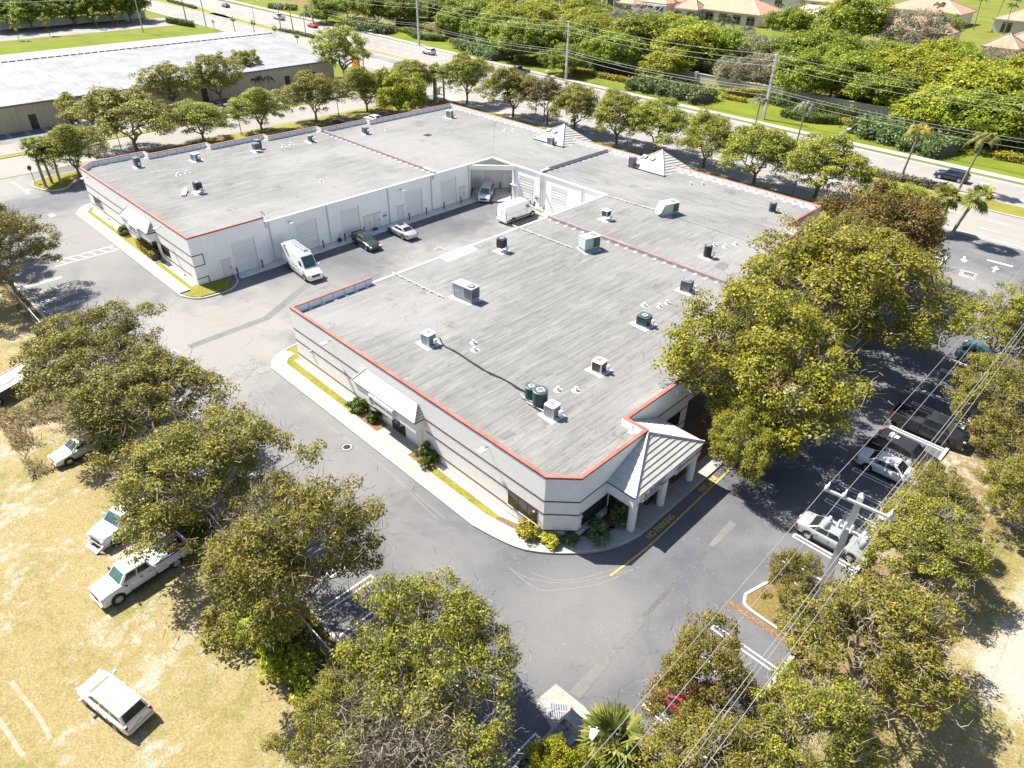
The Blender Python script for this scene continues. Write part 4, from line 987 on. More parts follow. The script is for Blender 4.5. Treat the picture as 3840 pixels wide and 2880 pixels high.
def chair(x, y, rz, label):
    t = thing('patio_chair', label, 'chair', (x,y,.07), rz, 'dark patio chairs by the courtyard wall')
    MB().obox((0,0,.42),(.5,.5,.05)).build('seat', M['darkmetal'], t); MB().obox((-.26,0,.75),(.05,.5,.6),0,0,R_(-12)).build('backrest', M['darkmetal'], t)
    for sx in (-1,1):
        for sy in (-1,1): MB().cyl(sx*.22,sy*.22,0,.4,.025,None,6).build('leg', M['darkmetal'], t)
        MB().obox((0,sx*.28,.62),(.5,.06,.05)).build('armrest', M['darkmetal'], t)
chair(-66.1,70.0,R_(-80),'left dark plastic patio chair beside the far courtyard wall'); chair(-64.6,69.9,R_(-110),'right dark plastic patio chair beside the far courtyard wall')
t = thing('patio_table', 'small round dark table between the two patio chairs', 'table', (-65.35,70.0,.07)); MB().lathe([(.35,.62),(.35,.66),(.02,.67)],16).build('tabletop', M['darkmetal'], t); MB().cyl(0,0,0,.62,.04,None,8).build('leg', M['darkmetal'], t)
t = thing('cooler_box', 'pale grey chest cooler beside the far patio chair', 'cooler', (-63.5,69.95,.07)); MB().box(-.4,.4,-.25,.25,0,.4).build('body', M['acbeige'], t); MB().box(-.42,.42,-.27,.27,.402,.5).build('lid', M['white'], t)
t = thing('pallet', 'wooden pallet leaning in the alcove beside the silver minivan', 'pallet', (-71.6,72.9,.07), R_(45))
for k in range(5): MB().obox((0,0,.15+.25*k),(1.0,.03,.12),0,R_(-15)).build('slat', M['wood'], t)
m = MB(); m.obox((-.4,.06,.65),(.08,.08,1.3),0,R_(-15)); m.build('stringer', M['wood'], t); MB().obox((.4,.06,.65),(.08,.08,1.3),0,R_(-15)).build('stringer', M['wood'], t)
t = thing('crate', 'blue plastic crate on the step between the two cream doors', 'crate', (-73.5,49.2,.07)); MB().box(-.2,.2,-.3,.3,0,.04).build('base', M['bluep'] if 'bluep' in M else M['blue'], t)
for a in ((-.2,-.17,-.3,.3),(.17,.2,-.3,.3),(-.169,.169,-.3,-.27),(-.169,.169,.27,.3)): MB().box(*a,.041,.25).build('side', M['blue'], t)
t = thing('shovel_bin', 'black push broom and bin leaning by the bollard behind the black sedan', 'bin', (-73.5,43.7,.07)); MB().lathe([(.2,0),(.24,.35),(.25,.36)],12).build('bin', M['black'], t); MB().tube([(0,.1,.2),(-.25,.25,1.0)],.03,6).build('handle', M['black'], t)
def drain(q, label, rz, z=.016, s=(1.0,.8), bars=8):
    t = thing('storm_drain', label, 'drain', (*q, z), rz, None)
    a, b = s[0]/2, s[1]/2
    m = MB(); m.band([(-a,-b),(a,-b),(a,b),(-a,b)],[(-a+.12,-b+.12),(a-.12,-b+.12),(a-.12,b-.12),(-a+.12,b-.12)],0,.03); m.build('frame', M['steelgrey'], t)
    MB().sheet([(-a+.1,-b+.1),(a-.1,-b+.1),(a-.1,b-.1),(-a+.1,b-.1)],.003).build('pit', M['black'], t)
    m = MB()
    for k in range(bars): x = -a+.16+(2*a-.32)*k/(bars-1); m.box(x-.025,x+.025,-b+.12,b-.12,.008,.028)
    m.box(-a+.12,a-.12,-.03,.03,.008,.029); m.build('grate', M['steelgrey'], t)
drain((-12.41, 16.90), 'large grey storm drain grate in a pale square pad at the bottom', R_(38), .016, (1.25,1.05), 11)
drain((-14.27, 93.15), 'dark storm drain grate in the east driveway between the white arrows', R_(0), .016, (1.4,1.0), 5)
drain((-63.05, 51.36), 'storm drain grate in the pale courtyard beside the roof edge', R_(5), .012, (1.3,1.1), 8)
drain((-61.99, 17.36), 'storm drain grate by the tree tips on the south-west lot', R_(5), .012, (1.2,.9), 8)
t = thing('manhole_cover', 'round dark manhole cover in the asphalt along the south wall', 'manhole', (*(-38.95, 21.31), .012)); MB().lathe([(.40,0),(.40,.012),(.36,.014),(.01,.015)],24).build('cover', M['steelgrey'], t)
m = MB()
for r_ in (.30,.2,.1): m.lathe([(r_,.0155),(r_,.02),(r_-.05,.02),(r_-.05,.0155)],20)
m.build('ribs', M['darkmetal'], t); MB().band([(.52*math.cos(a*PI/10),.52*math.sin(a*PI/10)) for a in range(20)],[(.42*math.cos(a*PI/10),.42*math.sin(a*PI/10)) for a in range(20)],0,.010).build('collar', M['patchw'], t)
t = thing('garden_hose', 'tangled turquoise garden hose by a shrub at the south wall', 'hose', (*(-43.20, 24.79), .1)); rr = random.Random(9)
MB().tube([(math.cos(i*.5)*.45*rr.uniform(.6,1.1),math.sin(i*.5)*.35*rr.uniform(.6,1.1),.05+.4*rr.random()*(1-i/40)) for i in range(40)],.035,6).build('hose_coil', simple('turquoise_hose',(.03,.42,.38),.4), t); MB().box(-.12,.12,.35,.45,0,.5).build('reel_stand', M['darkmetal'], t)

# ---------------------------------------------------------------- signs
def logo_tw(t, x, y, z, rot, r=.24):
    """ring with interlocked letters, lying on a sign face"""
    o = MB().band([(r*math.cos(a*PI/12),r*math.sin(a*PI/12)) for a in range(24)],[(r*.84*math.cos(a*PI/12),r*.84*math.sin(a*PI/12)) for a in range(24)],0,.01).build('logo_ring', M['ink'], t)
    o.location = (x,y,z); o.rotation_euler = rot
    q = text_mesh('TW', r*1.15, M['ink'], 'logo_letters', t, (x,y,z), rot, .006, 1, bold=.006)
XZ = (R_(90),0,0); YZ = (R_(90),0,R_(90))
t = thing('wall_sign', 'white PERFORMANCE CENTER sign on the canopy of the long south wall', 'sign', (-38.05,24.36,2.98))
MB().box(-1.55,1.55,-.13,.13,-.42,.42).build('board', M['white'], t)
logo_tw(t,-1.15,-.14,.06,XZ,.27); text_mesh('PERFORMANCE CENTER',.30,M['ink'],'lettering',t,(.36,-.133,.03),XZ,.004,.70,bold=.008); text_mesh('TRAINING',.10,M['ink'],'lettering',t,(-1.15,-.133,-.30),XZ,.003,1)
t = thing('wall_sign', 'white sign with plum lettering on the small west canopy', 'sign', (-87.4,24.36,2.98)); MB().box(-1.4,1.4,-.13,.13,-.45,.45).build('board', M['white'], t)
text_mesh('SARA KEEN\nDESIGN GROUP',.34,M['purple'],'lettering',t,(0,-.133,0),XZ,.004,.95,bold=.01)
t = thing('portico_sign', 'white BUZZBAIT CONSULTING sign hanging on the portico beam', 'sign', (PX-.02,32.2,3.0))
MB().box(-.03,.10,-1.45,1.45,-.42,.42).build('board', M['white'], t); text_mesh('BUZZBAIT\nCONSULTING',.43,M['purple'],'lettering',t,(.102,.22,.0),YZ,.004,.88,bold=.014,spacing=.85)
m = MB(); m.tube([(.105,-1.15,.28),(.105,-1.08,.12),(.105,-1.22,-.02),(.105,-1.28,-.2),(.105,-1.15,-.3),(.105,-1.02,-.22)],.03,6); m.tube([(.105,-1.15,.28),(.105,-1.24,.16),(.105,-1.12,.0),(.105,-1.0,-.1)],.025,6); m.build('hook_logo', M['purple'], t)
t = thing('portico_sign', 'white PERFORMANCE CENTER sign on the portico beam nearer the big trees', 'sign', (PX-.02,36.35,3.0))
MB().box(-.03,.10,-1.6,1.6,-.42,.42).build('board', M['white'], t); text_mesh('PERFORMANCE CENTER',.30,M['ink'],'lettering',t,(.102,.36,.02),YZ,.004,.74,bold=.008); logo_tw(t,.108,-1.2,.06,YZ,.26); text_mesh('TRAINING',.10,M['ink'],'lettering',t,(.102,-1.2,-.3),YZ,.003,1)
t = thing('door_sign', 'small white and blue notice on the courtyard wall beside the cream doors', 'sign', (-74.03,51.25,1.55)); MB().box(0,.02,-.33,.33,-.32,.32).build('board', M['white'], t); MB().box(.021,.025,-.31,.31,-.3,-.03).build('blue_band', M['blue'], t)
text_mesh('NO PARKING',.085,M['ink'],'lettering',t,(.022,0,.2),YZ,.001); text_mesh('TOW AWAY\nZONE',.085,M['white'],'lettering',t,(.027,0,-.16),YZ,.001)
t = thing('wall_notice', 'small white notice by the far roller doors', 'sign', (-65.0,71.07,1.45)); MB().box(-.3,.3,-.03,.0,-.32,.32).build('board', M['white'], t); MB().box(-.26,.26,-.034,-.031,-.28,-.06).build('ink_band', M['ink'], t); MB().box(-.24,.24,-.034,-.031,.05,.1).build('text_line', M['ink'], t)
t = thing('stop_sign', 'red octagonal stop sign on a thin post by the palm island', 'stop sign', (-122.8,22.8,.1), R_(-62))
MB().cyl(0,0,0,2.5,.04,None,8).build('post', M['darkmetal'], t)
oc = [(.38*math.cos(R_(22.5+45*k)),.38*math.sin(R_(22.5+45*k))) for k in range(8)]
o = MB().prism(oc,0,.012).build('plate', M['red'], t); o.location = (0,-.05,2.2); o.rotation_euler = XZ
o = MB().band(oc,[(p[0]*.92,p[1]*.92) for p in oc],.0125,.014).build('border', M['white'], t); o.location = (0,-.05,2.2); o.rotation_euler = XZ
text_mesh('STOP',.27,M['white'],'lettering',t,(0,-.068,2.2),XZ,.002,.9,bold=.01)
t = thing('pylon_sign', 'orange THE A/C STORAGE PLACE sign by the warehouse corner', 'sign', (-157.2,104.4,0), R_(-12))
MB().box(-2.0,2.0,-.25,.25,1.4,4.2).build('panel', M['orange'], t); f = MB(); f.band([(-2.1,-.3),(2.1,-.3),(2.1,.3),(-2.1,.3)],[(-2.0,-.2),(2.0,-.2),(2.0,.2),(-2.0,.2)],1.3,1.42); f.band([(-2.1,-.3),(2.1,-.3),(2.1,.3),(-2.1,.3)],[(-2.0,-.2),(2.0,-.2),(2.0,.2),(-2.0,.2)],4.18,4.3); f.build('frame', M['darkmetal'], t)
MB().box(-.5,.5,-.2,.2,0,1.3).build('base', M['darkmetal'], t); text_mesh('THE A/C\nSTORAGE\nPLACE',.95,M['ink'],'lettering',t,(0,-.255,2.8),XZ,.003,.95,bold=.02,spacing=.85)
for q, l in (((-41.94, 103.31), 'left blue accessible-parking sign on a black post by the far north-east corner'), ((-37.82, 105.49), 'right blue accessible-parking sign on a black post by the far north-east corner'), ((-87.80, 105.09), 'blue accessible-parking sign on a black post beside the first pyramid')):
    t = thing('parking_sign', l, 'sign', (*q, .1), R_(40), 'blue accessible parking signs'); MB().cyl(0,0,0,2.0,.035,None,6).build('post', M['darkmetal'], t)
    MB().box(-.22,.22,-.06,-.036,1.55,2.15).build('plate', M['blue'], t); MB().box(-.12,.12,-.064,-.061,1.75,2.0).build('white_symbol', M['white'], t)
t = thing('floodlight', 'white floodlight box on a dark post beside the low fan palm', 'floodlight', (*(-9.80, 16.16), 0), R_(5)); MB().cyl(0,0,0,2.2,.05,None,8).build('post', M['darkmetal'], t); MB().box(-.33,.33,-.35,.35,2.2,2.42).build('lamp_head', M['white'], t)
t = thing('utility_box', 'grey green utility cabinet by the three slim palms at the road', 'cabinet', (*(-127.73, 105.60), 0.1), R_(10)); MB().box(-.55,.55,-.3,.3,0,1.5).build('cabinet', M['steelgrey'], t); MB().box(-.5,.5,-.315,-.301,.1,1.4).build('door', M['acpale'], t)
for q, l in (((-5.90, 67.52), 'white floodlight box on a short post among the upper east trees'), ((-5.40, 42.94), 'white floodlight box on a short post near the silver sedan')):
    t = thing('floodlight', l, 'floodlight', (*q, 0), R_(20), 'flat floodlights on the east verge'); MB().cyl(0,0,0,1.0,.06,None,8).build('post', M['wood'], t); MB().box(-.38,.38,-.25,.25,1.0,1.25).build('lamp_head', M['white'], t)

# ---------------------------------------------------------------- poles, wires and lamps
def wire(a, b, sag, r, label, grp):
    a, b = Vector(a), Vector(b); n = 24
    m = MB(); m.tube([a.lerp(b,i/n)-Vector((0,0,sag*4*(i/n)*(1-i/n))) for i in range(n+1)], r, 4)
    tag(m.build('power_line', M['wire']), label, 'power line', grp)
M['wire'] = simple('weathered_cable', (.27,.265,.26), .5, .05, 2)
M['wired'] = simple('dark_cable', (.05,.05,.05), .5, .05, 2)
def conc_pole(x, y, h, label, arms=(), w0=.32, w1=.2):
    t = thing('utility_pole', label, 'utility pole', (x,y,0), 0, 'concrete utility poles along the main road')
    m = MB(); m.loft([[(-w,-w,z),(w,-w,z),(w,w,z),(-w,w,z)] for w, z in ((w0/1,0),(w1/1,h))]); m.build('shaft', M['polec'], t)
    for k, z in enumerate(arms):
        b = MB().tube([(0,-w1,z),(0,-w1-.45,z+.12)],.05,6).build('insulator_arm', M['steelgrey'], t); MB().lathe([(.05,0),(.1,.05),(.05,.1),(.1,.15),(.05,.2),(.02,.24)],8,(0,-w1-.45,z+.1)).build('insulator', M['acwhite'], b)
    return t
main = [(-330,148.5,12.5),(-240.1,143.6,11.5),(-179.9,142.4,12.2),(-119.6,139.9,12.9),(-67.4,141.6,12.3),(-12,140.5,12.3)]
lab = ['far-left','tall concrete utility pole beside the red car on the far pavement','tall concrete utility pole beside the clipped hedges above the white car','tall concrete utility pole in the lawn near the dark pickup truck','tall concrete utility pole in the lawn above the drooping palm','tall']
for (x, y, h), l in list(zip(main, lab))[1:5]: conc_pole(x, y, h, l, (h-.3,h-1.3,h-2.3), .26, .17)
wn = ['top','second','third']
for i in range(len(main)-1):
    for k, dz in enumerate((.0,-1.1,-2.1)):
        wire((main[i][0],main[i][1]-.6,main[i][2]+dz),(main[i+1][0],main[i+1][1]-.6,main[i+1][2]+dz), 1.0, .022, wn[k]+' wire of the high line over the main road, span '+['far left','above the red car','above the white car','between the two middle poles','at the right edge'][i], 'high wires over the main road')
    for k, dz in enumerate((-6.2,-6.7,-7.6)):
        wire((main[i][0],main[i][1]-.2,main[i][2]+dz),(main[i+1][0],main[i+1][1]-.2,main[i+1][2]+dz), .9, .022, ['upper','middle','lower'][k]+' wire of the low line along the hedge, span '+['far left','above the red car','above the white car','between the two middle poles','at the right edge'][i], 'low wires along the boundary hedge')
for (q, h, l) in (((-253.05, 90.62),12.5,'tall concrete pole with a transformer behind the warehouse roof'),((-283.75, 85.16),9,'grey pole beside the white boundary wall at the upper left'),((-253.05, 111.10),11,'grey pole at the warehouse end beside the side street mouth'),((-264.57, 109.74),8.5,'dark slim pole beside the roadside hedge at the upper left')):
    t = thing('utility_pole', l, 'utility pole', (*q,0), 0, 'poles by the far side street'); MB().cyl(0,0,0,h,.2,.13,8).build('shaft', M['polec'] if 'dark' not in l else M['wood'], t)
    if 'transformer' in l: MB().box(-.9,.9,-.06,.06,h-.8,h-.65).build('crossarm', M['steelgrey'], t); MB().cyl(.35,0,h-2.4,h-1.5,.28,None,12).build('transformer', M['steelgrey'], t)
    else: MB().box(-.6,.6,-.05,.05,h-.6,h-.48).build('crossarm', M['steelgrey'], t)
for k, dz in enumerate((0,-.5,-1.3)):
    wire((*(-253.05, 90.62),11.9+dz),(-284,40,10.6+dz),1.2,.05,wn[k]+' wire running left from the transformer pole at the upper left','wires at the upper left')
# near concrete pole with crossarm and transformers
t = thing('utility_pole', 'near concrete utility pole with steel crossarm and a bank of transformers', 'utility pole', (-5.4,31.9,0), R_(6))
H_ = 10.75
MB().loft([[(-w,-w,z),(w,-w,z),(w,w,z),(-w,w,z)] for w, z in ((.24,0),(.15,H_),(.02,H_+.25))]).build('shaft', M['polec'], t)
MB().box(-1.75,1.75,-.30,-.17,H_-.42,H_-.28).build('crossarm', M['metal'], t)
ins = [(.03,0),(.09,.02),(.04,.05),(.10,.08),(.04,.11),(.10,.14),(.04,.17),(.08,.20),(.03,.24)]
for x in (-1.65,-.75,1.55):
    for dy in (-.42,.1):
        i_ = MB().lathe(ins,10,(x,-.235+(.0 if dy<0 else .0),H_-.27)) if dy < 0 else MB().tube([(x,-.15,H_-.32),(x,.35,H_-.25)],[.07,.04],8)
        i_.build('insulator', M['acwhite'], t)
MB().box(-.85,.85,-.34,-.16,H_-2.35,H_-2.25).build('bracket', M['metal'], t)
for x in (-.95,.85,1.0):
    c = MB().lathe([(.17,0),(.19,.03),(.19,.55),(.14,.62),(.03,.64)],14,(x,-.35-(.28 if x==1.0 else 0),H_-2.7)).build('transformer', M['steelgrey'], t, 40)
    MB().lathe(ins,8,(x,-.35-(.28 if x==1.0 else 0),H_-2.05)).build('bushing', M['acwhite'], c)
for x in (-.45,-.15,.2): MB().lathe([(.07,0),(.08,.4),(.05,.55)],8,(x,-.36,H_-2.3)).build('cutout_switch', M['acwhite'], t)
for k in range(2): MB().tube([(.18,-.26,H_-2.4),(.3-.1*k,-.3,H_-3.0),(.22,-.24,H_-3.6),(.18,-.22,H_-5)],.02,5).build('loose_cable', M['wired'], t)
# wooden double pole further up
t = thing('utility_pole', 'pair of weathered wooden poles with crossarms at the right edge', 'utility pole', (-5.6,79,0), R_(6))
MB().tube([(0,0,0),(.0,.1,12.0)],[.19,.13],8).build('shaft', M['wood'], t); MB().tube([(.55,0,0),(.45,0,10.2)],[.17,.12],8).build('second_shaft', M['wood'], t)
for z, L in ((11.6,2.4),(10.2,2.0),(8.6,1.0),(7.6,.8)):
    a = MB().box(-L*.7,L*.6,-.2,-.08,z,z+.12).build('crossarm', M['metal'], t)
    for x in (-L*.65,0,L*.5): MB().lathe(ins,8,(x,-.14,z+.12)).build('insulator', M['acwhite'], a)
for (x0, h0, h1, l) in ((-1.65,10.7,12.0,'leftmost'),(-.75,10.7,12.0,'second'),(1.55,10.7,11.8,'third')):
    c0, s0 = math.cos(R_(6)), math.sin(R_(6))
    p = (-5.4+x0*c0+.23*s0, 31.9+x0*s0-.23*c0, h0); q = (-5.6+x0*.9,79,h1); r = (-5.4+x0*c0+.2, -12, 10.2)
    wire(p, q, .7, .014, l+' wire from the near pole up to the wooden poles', 'wires along the east verge'); wire(r, p, .6, .014, l+' wire from the near pole down past the bottom edge', 'wires along the east verge')
for (dx, z, l) in ((.28,7.4,'slack upper'),(.34,6.4,'slack lower')):
    wire((-5.4+dx,31.7,z),(-5.0,79,z+.6),.9,.02,l+' communication cable from the near pole to the wooden poles','communication cables'); wire((-5.1+dx,-12,z-.2),(-5.4+dx,31.7,z),.8,.018,l+' communication cable from the near pole past the bottom edge','communication cables')
# lamps
def lot_lamp(q, h, label, az=0, color='darkmetal', arm=.5, grp='slim black lamp posts along the west lawn'):
    t = thing('lamp_post', label, 'lamp post', (*q,.1), az, grp)
    MB().cyl(0,0,0,h,.07,.05,8).build('pole', M[color], t); a = MB().tube([(0,0,h-.05),(arm,0,h+.05)],.04,6).build('arm', M[color], t)
    MB().box(arm-.1,arm+.45,-.17,.17,h-.02,h+.12).build('lamp_head', M[color], a); MB().cyl(0,0,0,.5,.2,None,10).build('footing', M['concrete'], t)
lot_lamp((-126.51, 57.90),5.6,'slim black lamp post between the second and third lawn trees from the palms',R_(180))
lot_lamp((-126.17, 78.53),5.6,'slim black lamp post between the fourth and fifth lawn trees',R_(180))
lot_lamp((-121.69, 100.51),5.8,'slim black lamp post among the three slim palms at the road corner',R_(180))
lot_lamp((-128.49, 37.65),5.4,'slim black lamp post behind the largest lawn tree',R_(180))
lot_lamp((-93.65, 103.68),4.6,'slim black lamp post among the first roadside trees',R_(90),'darkmetal',.5,'lamp posts along the road trees')
def street_lamp(q, h, label, az, arm=2.2):
    t = thing('street_lamp', label, 'street lamp', (*q,.1), az, 'tall street lamps with a long arm')
    MB().cyl(0,0,0,h,.12,.07,8).build('pole', M['polec'], t); a = MB().tube([(0,0,h-.1),(arm*.5,0,h+.35),(arm,0,h+.5)],[.05,.045,.04],6).build('arm', M['metal'], t)
    MB().obox((arm+.35,0,h+.53),(.8,.28,.14)).build('lamp_head', M['acwhite'], a)
street_lamp((-160.21, 108.70),8.4,'tall street lamp beside the orange sign',R_(70)); street_lamp((-248.22, 126.11),6.2,'street lamp in the far left median',R_(90)); street_lamp((-96.53, 104.45),8.6,'tall street lamp beside the dying roadside tree',R_(85)); street_lamp((-38.32, 104.94),9.1,'tall street lamp leaning over the road beside the last roadside tree',R_(85),2.6)

# ---------------------------------------------------------------- vehicles
def ring_(x, hw, zb, zt, crown=.03):
    h = zt-zb
    half = [(hw*.80,zb),(hw*.96,zb+.10*h),(hw*.995,zb+.38*h),(hw,zb+.62*h),(hw*.965,zb+.88*h),(hw*.88,zt-.01),(hw*.60,zt+crown*.7)]
    return [(x,0,zb)] + [(x,y,z) for y, z in half] + [(x,0,zt+crown)] + [(x,-y,z) for y, z in reversed(half)]
def bil(c, u, v): return c[0].lerp(c[1],u).lerp(c[3].lerp(c[2],u),v)
def panel(c, u0, u1, v0, v1, off=.008, nu=1):
    n_ = (c[1]-c[0]).cross(c[3]-c[0]).normalized()
    return [tuple(bil(c,u,v)+n_*off) for u, v in ((u0,v0),(u1,v0),(u1,v1),(u0,v1))]
SPEC = {
 # body stations as (fraction of length from the front, half-width factor, top height)
 'sedan': dict(L=4.8,W=1.84,H=1.45,st=[(0,.72,.55),(.012,.80,.66),(.05,.90,.74),(.16,.97,.84),(.29,1,.95),(.5,1,.96),(.72,1,.98),(.82,.99,1.02),(.94,.94,1.0),(.985,.88,.93),(1,.80,.72)],
    cab=(.28,.42,.70,.86),top=.70,tb=.95,wb=(.19,.79),wr=.325,panes=((.10,.46),(.49,.80),(.83,.95))),
 'suv': dict(L=4.9,W=1.98,H=1.76,st=[(0,.76,.72),(.012,.84,.86),(.05,.93,1.0),(.16,.98,1.06),(.27,1,1.12),(.5,1,1.13),(.8,1,1.14),(.95,.97,1.14),(.985,.93,1.10),(1,.86,.9)],
    cab=(.26,.385,.90,.985),top=.74,tb=1.12,wb=(.19,.79),wr=.375,panes=((.07,.36),(.39,.66),(.69,.93))),
 'minivan': dict(L=5.1,W=1.98,H=1.75,st=[(0,.74,.62),(.012,.82,.78),(.05,.91,.9),(.14,.97,1.0),(.22,1,1.08),(.5,1,1.08),(.8,1,1.08),(.95,.97,1.08),(.985,.93,1.05),(1,.88,.85)],
    cab=(.18,.36,.90,.985),top=.76,tb=1.06,wb=(.18,.78),wr=.345,panes=((.08,.34),(.37,.65),(.68,.94))),
 'pickup': dict(L=6.4,W=2.0,H=1.92,st=[(0,.84,.85),(.01,.90,1.05),(.04,.95,1.16),(.14,.98,1.20),(.215,1,1.23),(.40,1,1.23),(.575,1,1.23)],
    cab=(.21,.305,.535,.572),top=.76,tb=1.22,wb=(.155,.79),wr=.40,panes=((.10,.50),(.54,.93))),
 'highvan': dict(L=6.7,W=1.98,H=2.75,st=[(0,.78,.72),(.01,.86,.95),(.04,.93,1.08),(.11,.98,1.22),(.165,1,1.38),(.5,1,1.38),(.9,1,1.38),(.992,1,1.38),(1,.97,1.30)],
    cab=(.145,.275,.985,.998),top=.86,tb=1.37,wb=(.15,.77),wr=.36,panes=((.08,.19),)),
 'midvan': dict(L=5.95,W=2.05,H=2.52,st=[(0,.80,.78),(.01,.87,.98),(.04,.93,1.10),(.11,.98,1.24),(.165,1,1.36),(.5,1,1.36),(.9,1,1.36),(.992,1,1.36),(1,.97,1.28)],
    cab=(.14,.27,.985,.998),top=.85,tb=1.35,wb=(.16,.78),wr=.36,panes=((.08,.21),)),
}
PAINT = {}
def vehicle(name, label, cat, loc, hd, kind, col, group, glass='glass', metal=0, rim='chrome', side_glass=None, L=None, plate=True, roof=None):
    s = SPEC[kind]; L = L or s['L']; W = s['W']; H = s['H']; hw = W/2
    key = (col, metal)
    if key not in PAINT: PAINT[key] = paint('car_paint', col, .3, metal)
    P = PAINT[key]; sg = M[side_glass or glass if False else (side_glass or 'glass')]
    t = thing(name, label, cat, (*loc[:2], loc[2] if len(loc) > 2 else .012), R_(hd), group)
    X = lambda f: L/2-f*L
    zb = .24
    b = MB(); b.loft([ring_(X(f), hw*w_, zb+(.12 if f in (0,1) else 0), zt) for f, w_, zt in s['st']]); body = b.build('body', P, t, 38)
    # cabin
    f0,f1,f2,f3 = s['cab']; zt_ = s['tb']-.02; tp = s['top']; bw = hw*.93
    B = [Vector((X(f0),-bw*.90,zt_)),Vector((X(f0),bw*.90,zt_)),Vector((X(f3),bw*.93,zt_)),Vector((X(f3),-bw*.93,zt_))]
    T = [Vector((X(f1),-hw*tp*.95,H-.05)),Vector((X(f1),hw*tp*.95,H-.05)),Vector((X(f2),hw*tp,H-.05)),Vector((X(f2),-hw*tp,H-.05))]
    me = MB().add([tuple(p) for p in B+T],[(4,5,6,7),(0,1,5,4),(1,2,6,5),(2,3,7,6),(3,0,4,7)])
    bm = bmesh.new(); 
    vs = [bm.verts.new(p) for p in me.v]
    for f in me.f: bm.faces.new([vs[i] for i in f])
    bmesh.ops.recalc_face_normals(bm, faces=bm.faces)
    ed = [e for e in bm.edges if len(e.link_faces) == 2]
    bmesh.ops.bevel(bm, geom=ed, offset=.07 if 'van' not in kind or kind == 'minivan' else .13, segments=3, profile=.5, affect='EDGES')
    for f in bm.faces: f.smooth = True
    for e in bm.edges:
        if len(e.link_faces) == 2 and e.calc_face_angle(0) > R_(32): e.smooth = False
    cm = bpy.data.meshes.new('cabin'); bm.to_mesh(cm); bm.free(); cm.materials.append(roof or P); link('cabin', cm, t)
    # raised roof crown panel
    if kind in ('highvan','midvan'):
        m = MB()
        for i in range(9): xx = X(f1+.03+(f2-f1-.06)*i/8); m.obox((xx,0,H-.045),(.05,hw*tp*1.6,.03))
        m.build('roof_ribs', P, t)
    ws = [B[1],B[0],T[0],T[1]]; ws = [B[0],B[1],T[1],T[0]]
    MB().add(panel(ws,.07,.93,.07,.90),[(0,1,2,3)]).build('windshield', M[glass], t)
    rs = [B[2],B[3],T[3],T[2]]
    if kind in ('highvan','midvan'):
        pass
    else: MB().add(panel(rs,.09,.91,.14 if kind=='sedan' else .22,.90),[(0,1,2,3)]).build('rear_window', sg, t)
    for side in (1,-1):
        c = [B[1],B[2],T[2],T[1]] if side > 0 else [B[3],B[0],T[0],T[3]]
        for (u0,u1) in s['panes']:
            if side < 0: u0,u1 = 1-u1,1-u0
            MB().add(panel(c,u0,u1,.16 if 'van' not in kind or kind=='minivan' else .08,.84 if 'van' not in kind or kind=='minivan' else .5),[(0,1,2,3)]).build('side_window', sg, t)
        MB().obox((X(f0)-.32,side*(hw+.11),zt_+.12),(.14,.22,.17)).build('mirror', P if kind != 'pickup' else M['black'], t)
    # wheels
    r = s['wr']
    for fx in s['wb']:
        for side in (1,-1):
            dual = kind == 'pickup' and fx > .5 and 'dual' in label
            yo = side*(hw-.10 + (.14 if dual else 0))
            a = MB(); a.tube([(X(fx),side*(hw*.60),r+.05),(X(fx),side*(hw+.004),r+.05)],r+.085,20); a.build('wheel_arch', M['black'], t, 40)
            w_ = MB().tube([(X(fx),yo-.11*side,r),(X(fx),yo+.09*side,r),(X(fx),yo+.118*side,r)],[r,r,r*.9],20).build('wheel', M['black'], t, 40)
            m = MB(); m.tube([(X(fx),yo+.10*side,r),(X(fx),yo+.122*side,r)],r*.64,16); m.build('rim', M[rim], w_)
            m = MB()
            for k in range(5): m.obox((X(fx)+r*.42*math.cos(k*2*PI/5+.3),yo+.1225*side,r+r*.42*math.sin(k*2*PI/5+.3)),(r*.20,.01,r*.20))
            m.build('spoke_gaps', M['black'], w_)
    # lights, bumpers, grille, plate
    st = s['st']; zf = st[1][2]; zr = st[-1][2]
    for side in (1,-1):
        MB().obox((X(.022),side*hw*.66,zf-.03),(.20,.36,.13),side*-.45,0,.35).build('headlight', M['lampglass'], t)
        if kind != 'pickup': 
            z_ = s['tb']-.16 if kind in ('sedan',) else s['tb']-.12
            MB().obox((X(.985),side*hw*.80,z_),(.14,.30 if kind=='sedan' else .16,.16 if kind=='sedan' else .40),side*.25).build('taillight', M['tail'], t)
    MB().obox((X(.006)+.03,0,zf-.20),(.10,hw*.95,.22)).build('grille', M['black'], t)
    MB().obox((X(.004)+.02,0,.42),(.16,W*.80,.16)).build('bumper', M['chrome'] if kind == 'pickup' else P, t)
    MB().obox((X(.998)-.02,0,.52),(.14,W*.82,.20)).build('bumper', M['chrome'] if kind == 'pickup' else P, t)
    if plate: MB().obox((X(.999)-.05,0,.78 if kind in ('sedan','suv','minivan') else .7),(.03,.34,.17)).build('license_plate', M['white'], t)
    for side in (1,-1):
        m = MB(); m.obox(((X(s['wb'][0])+X(s['wb'][1]))/2,side*(hw-.005),.30),(abs(X(s['wb'][0])-X(s['wb'][1]))-.9,.05,.10)); m.build('sill_trim', M['black'], t)
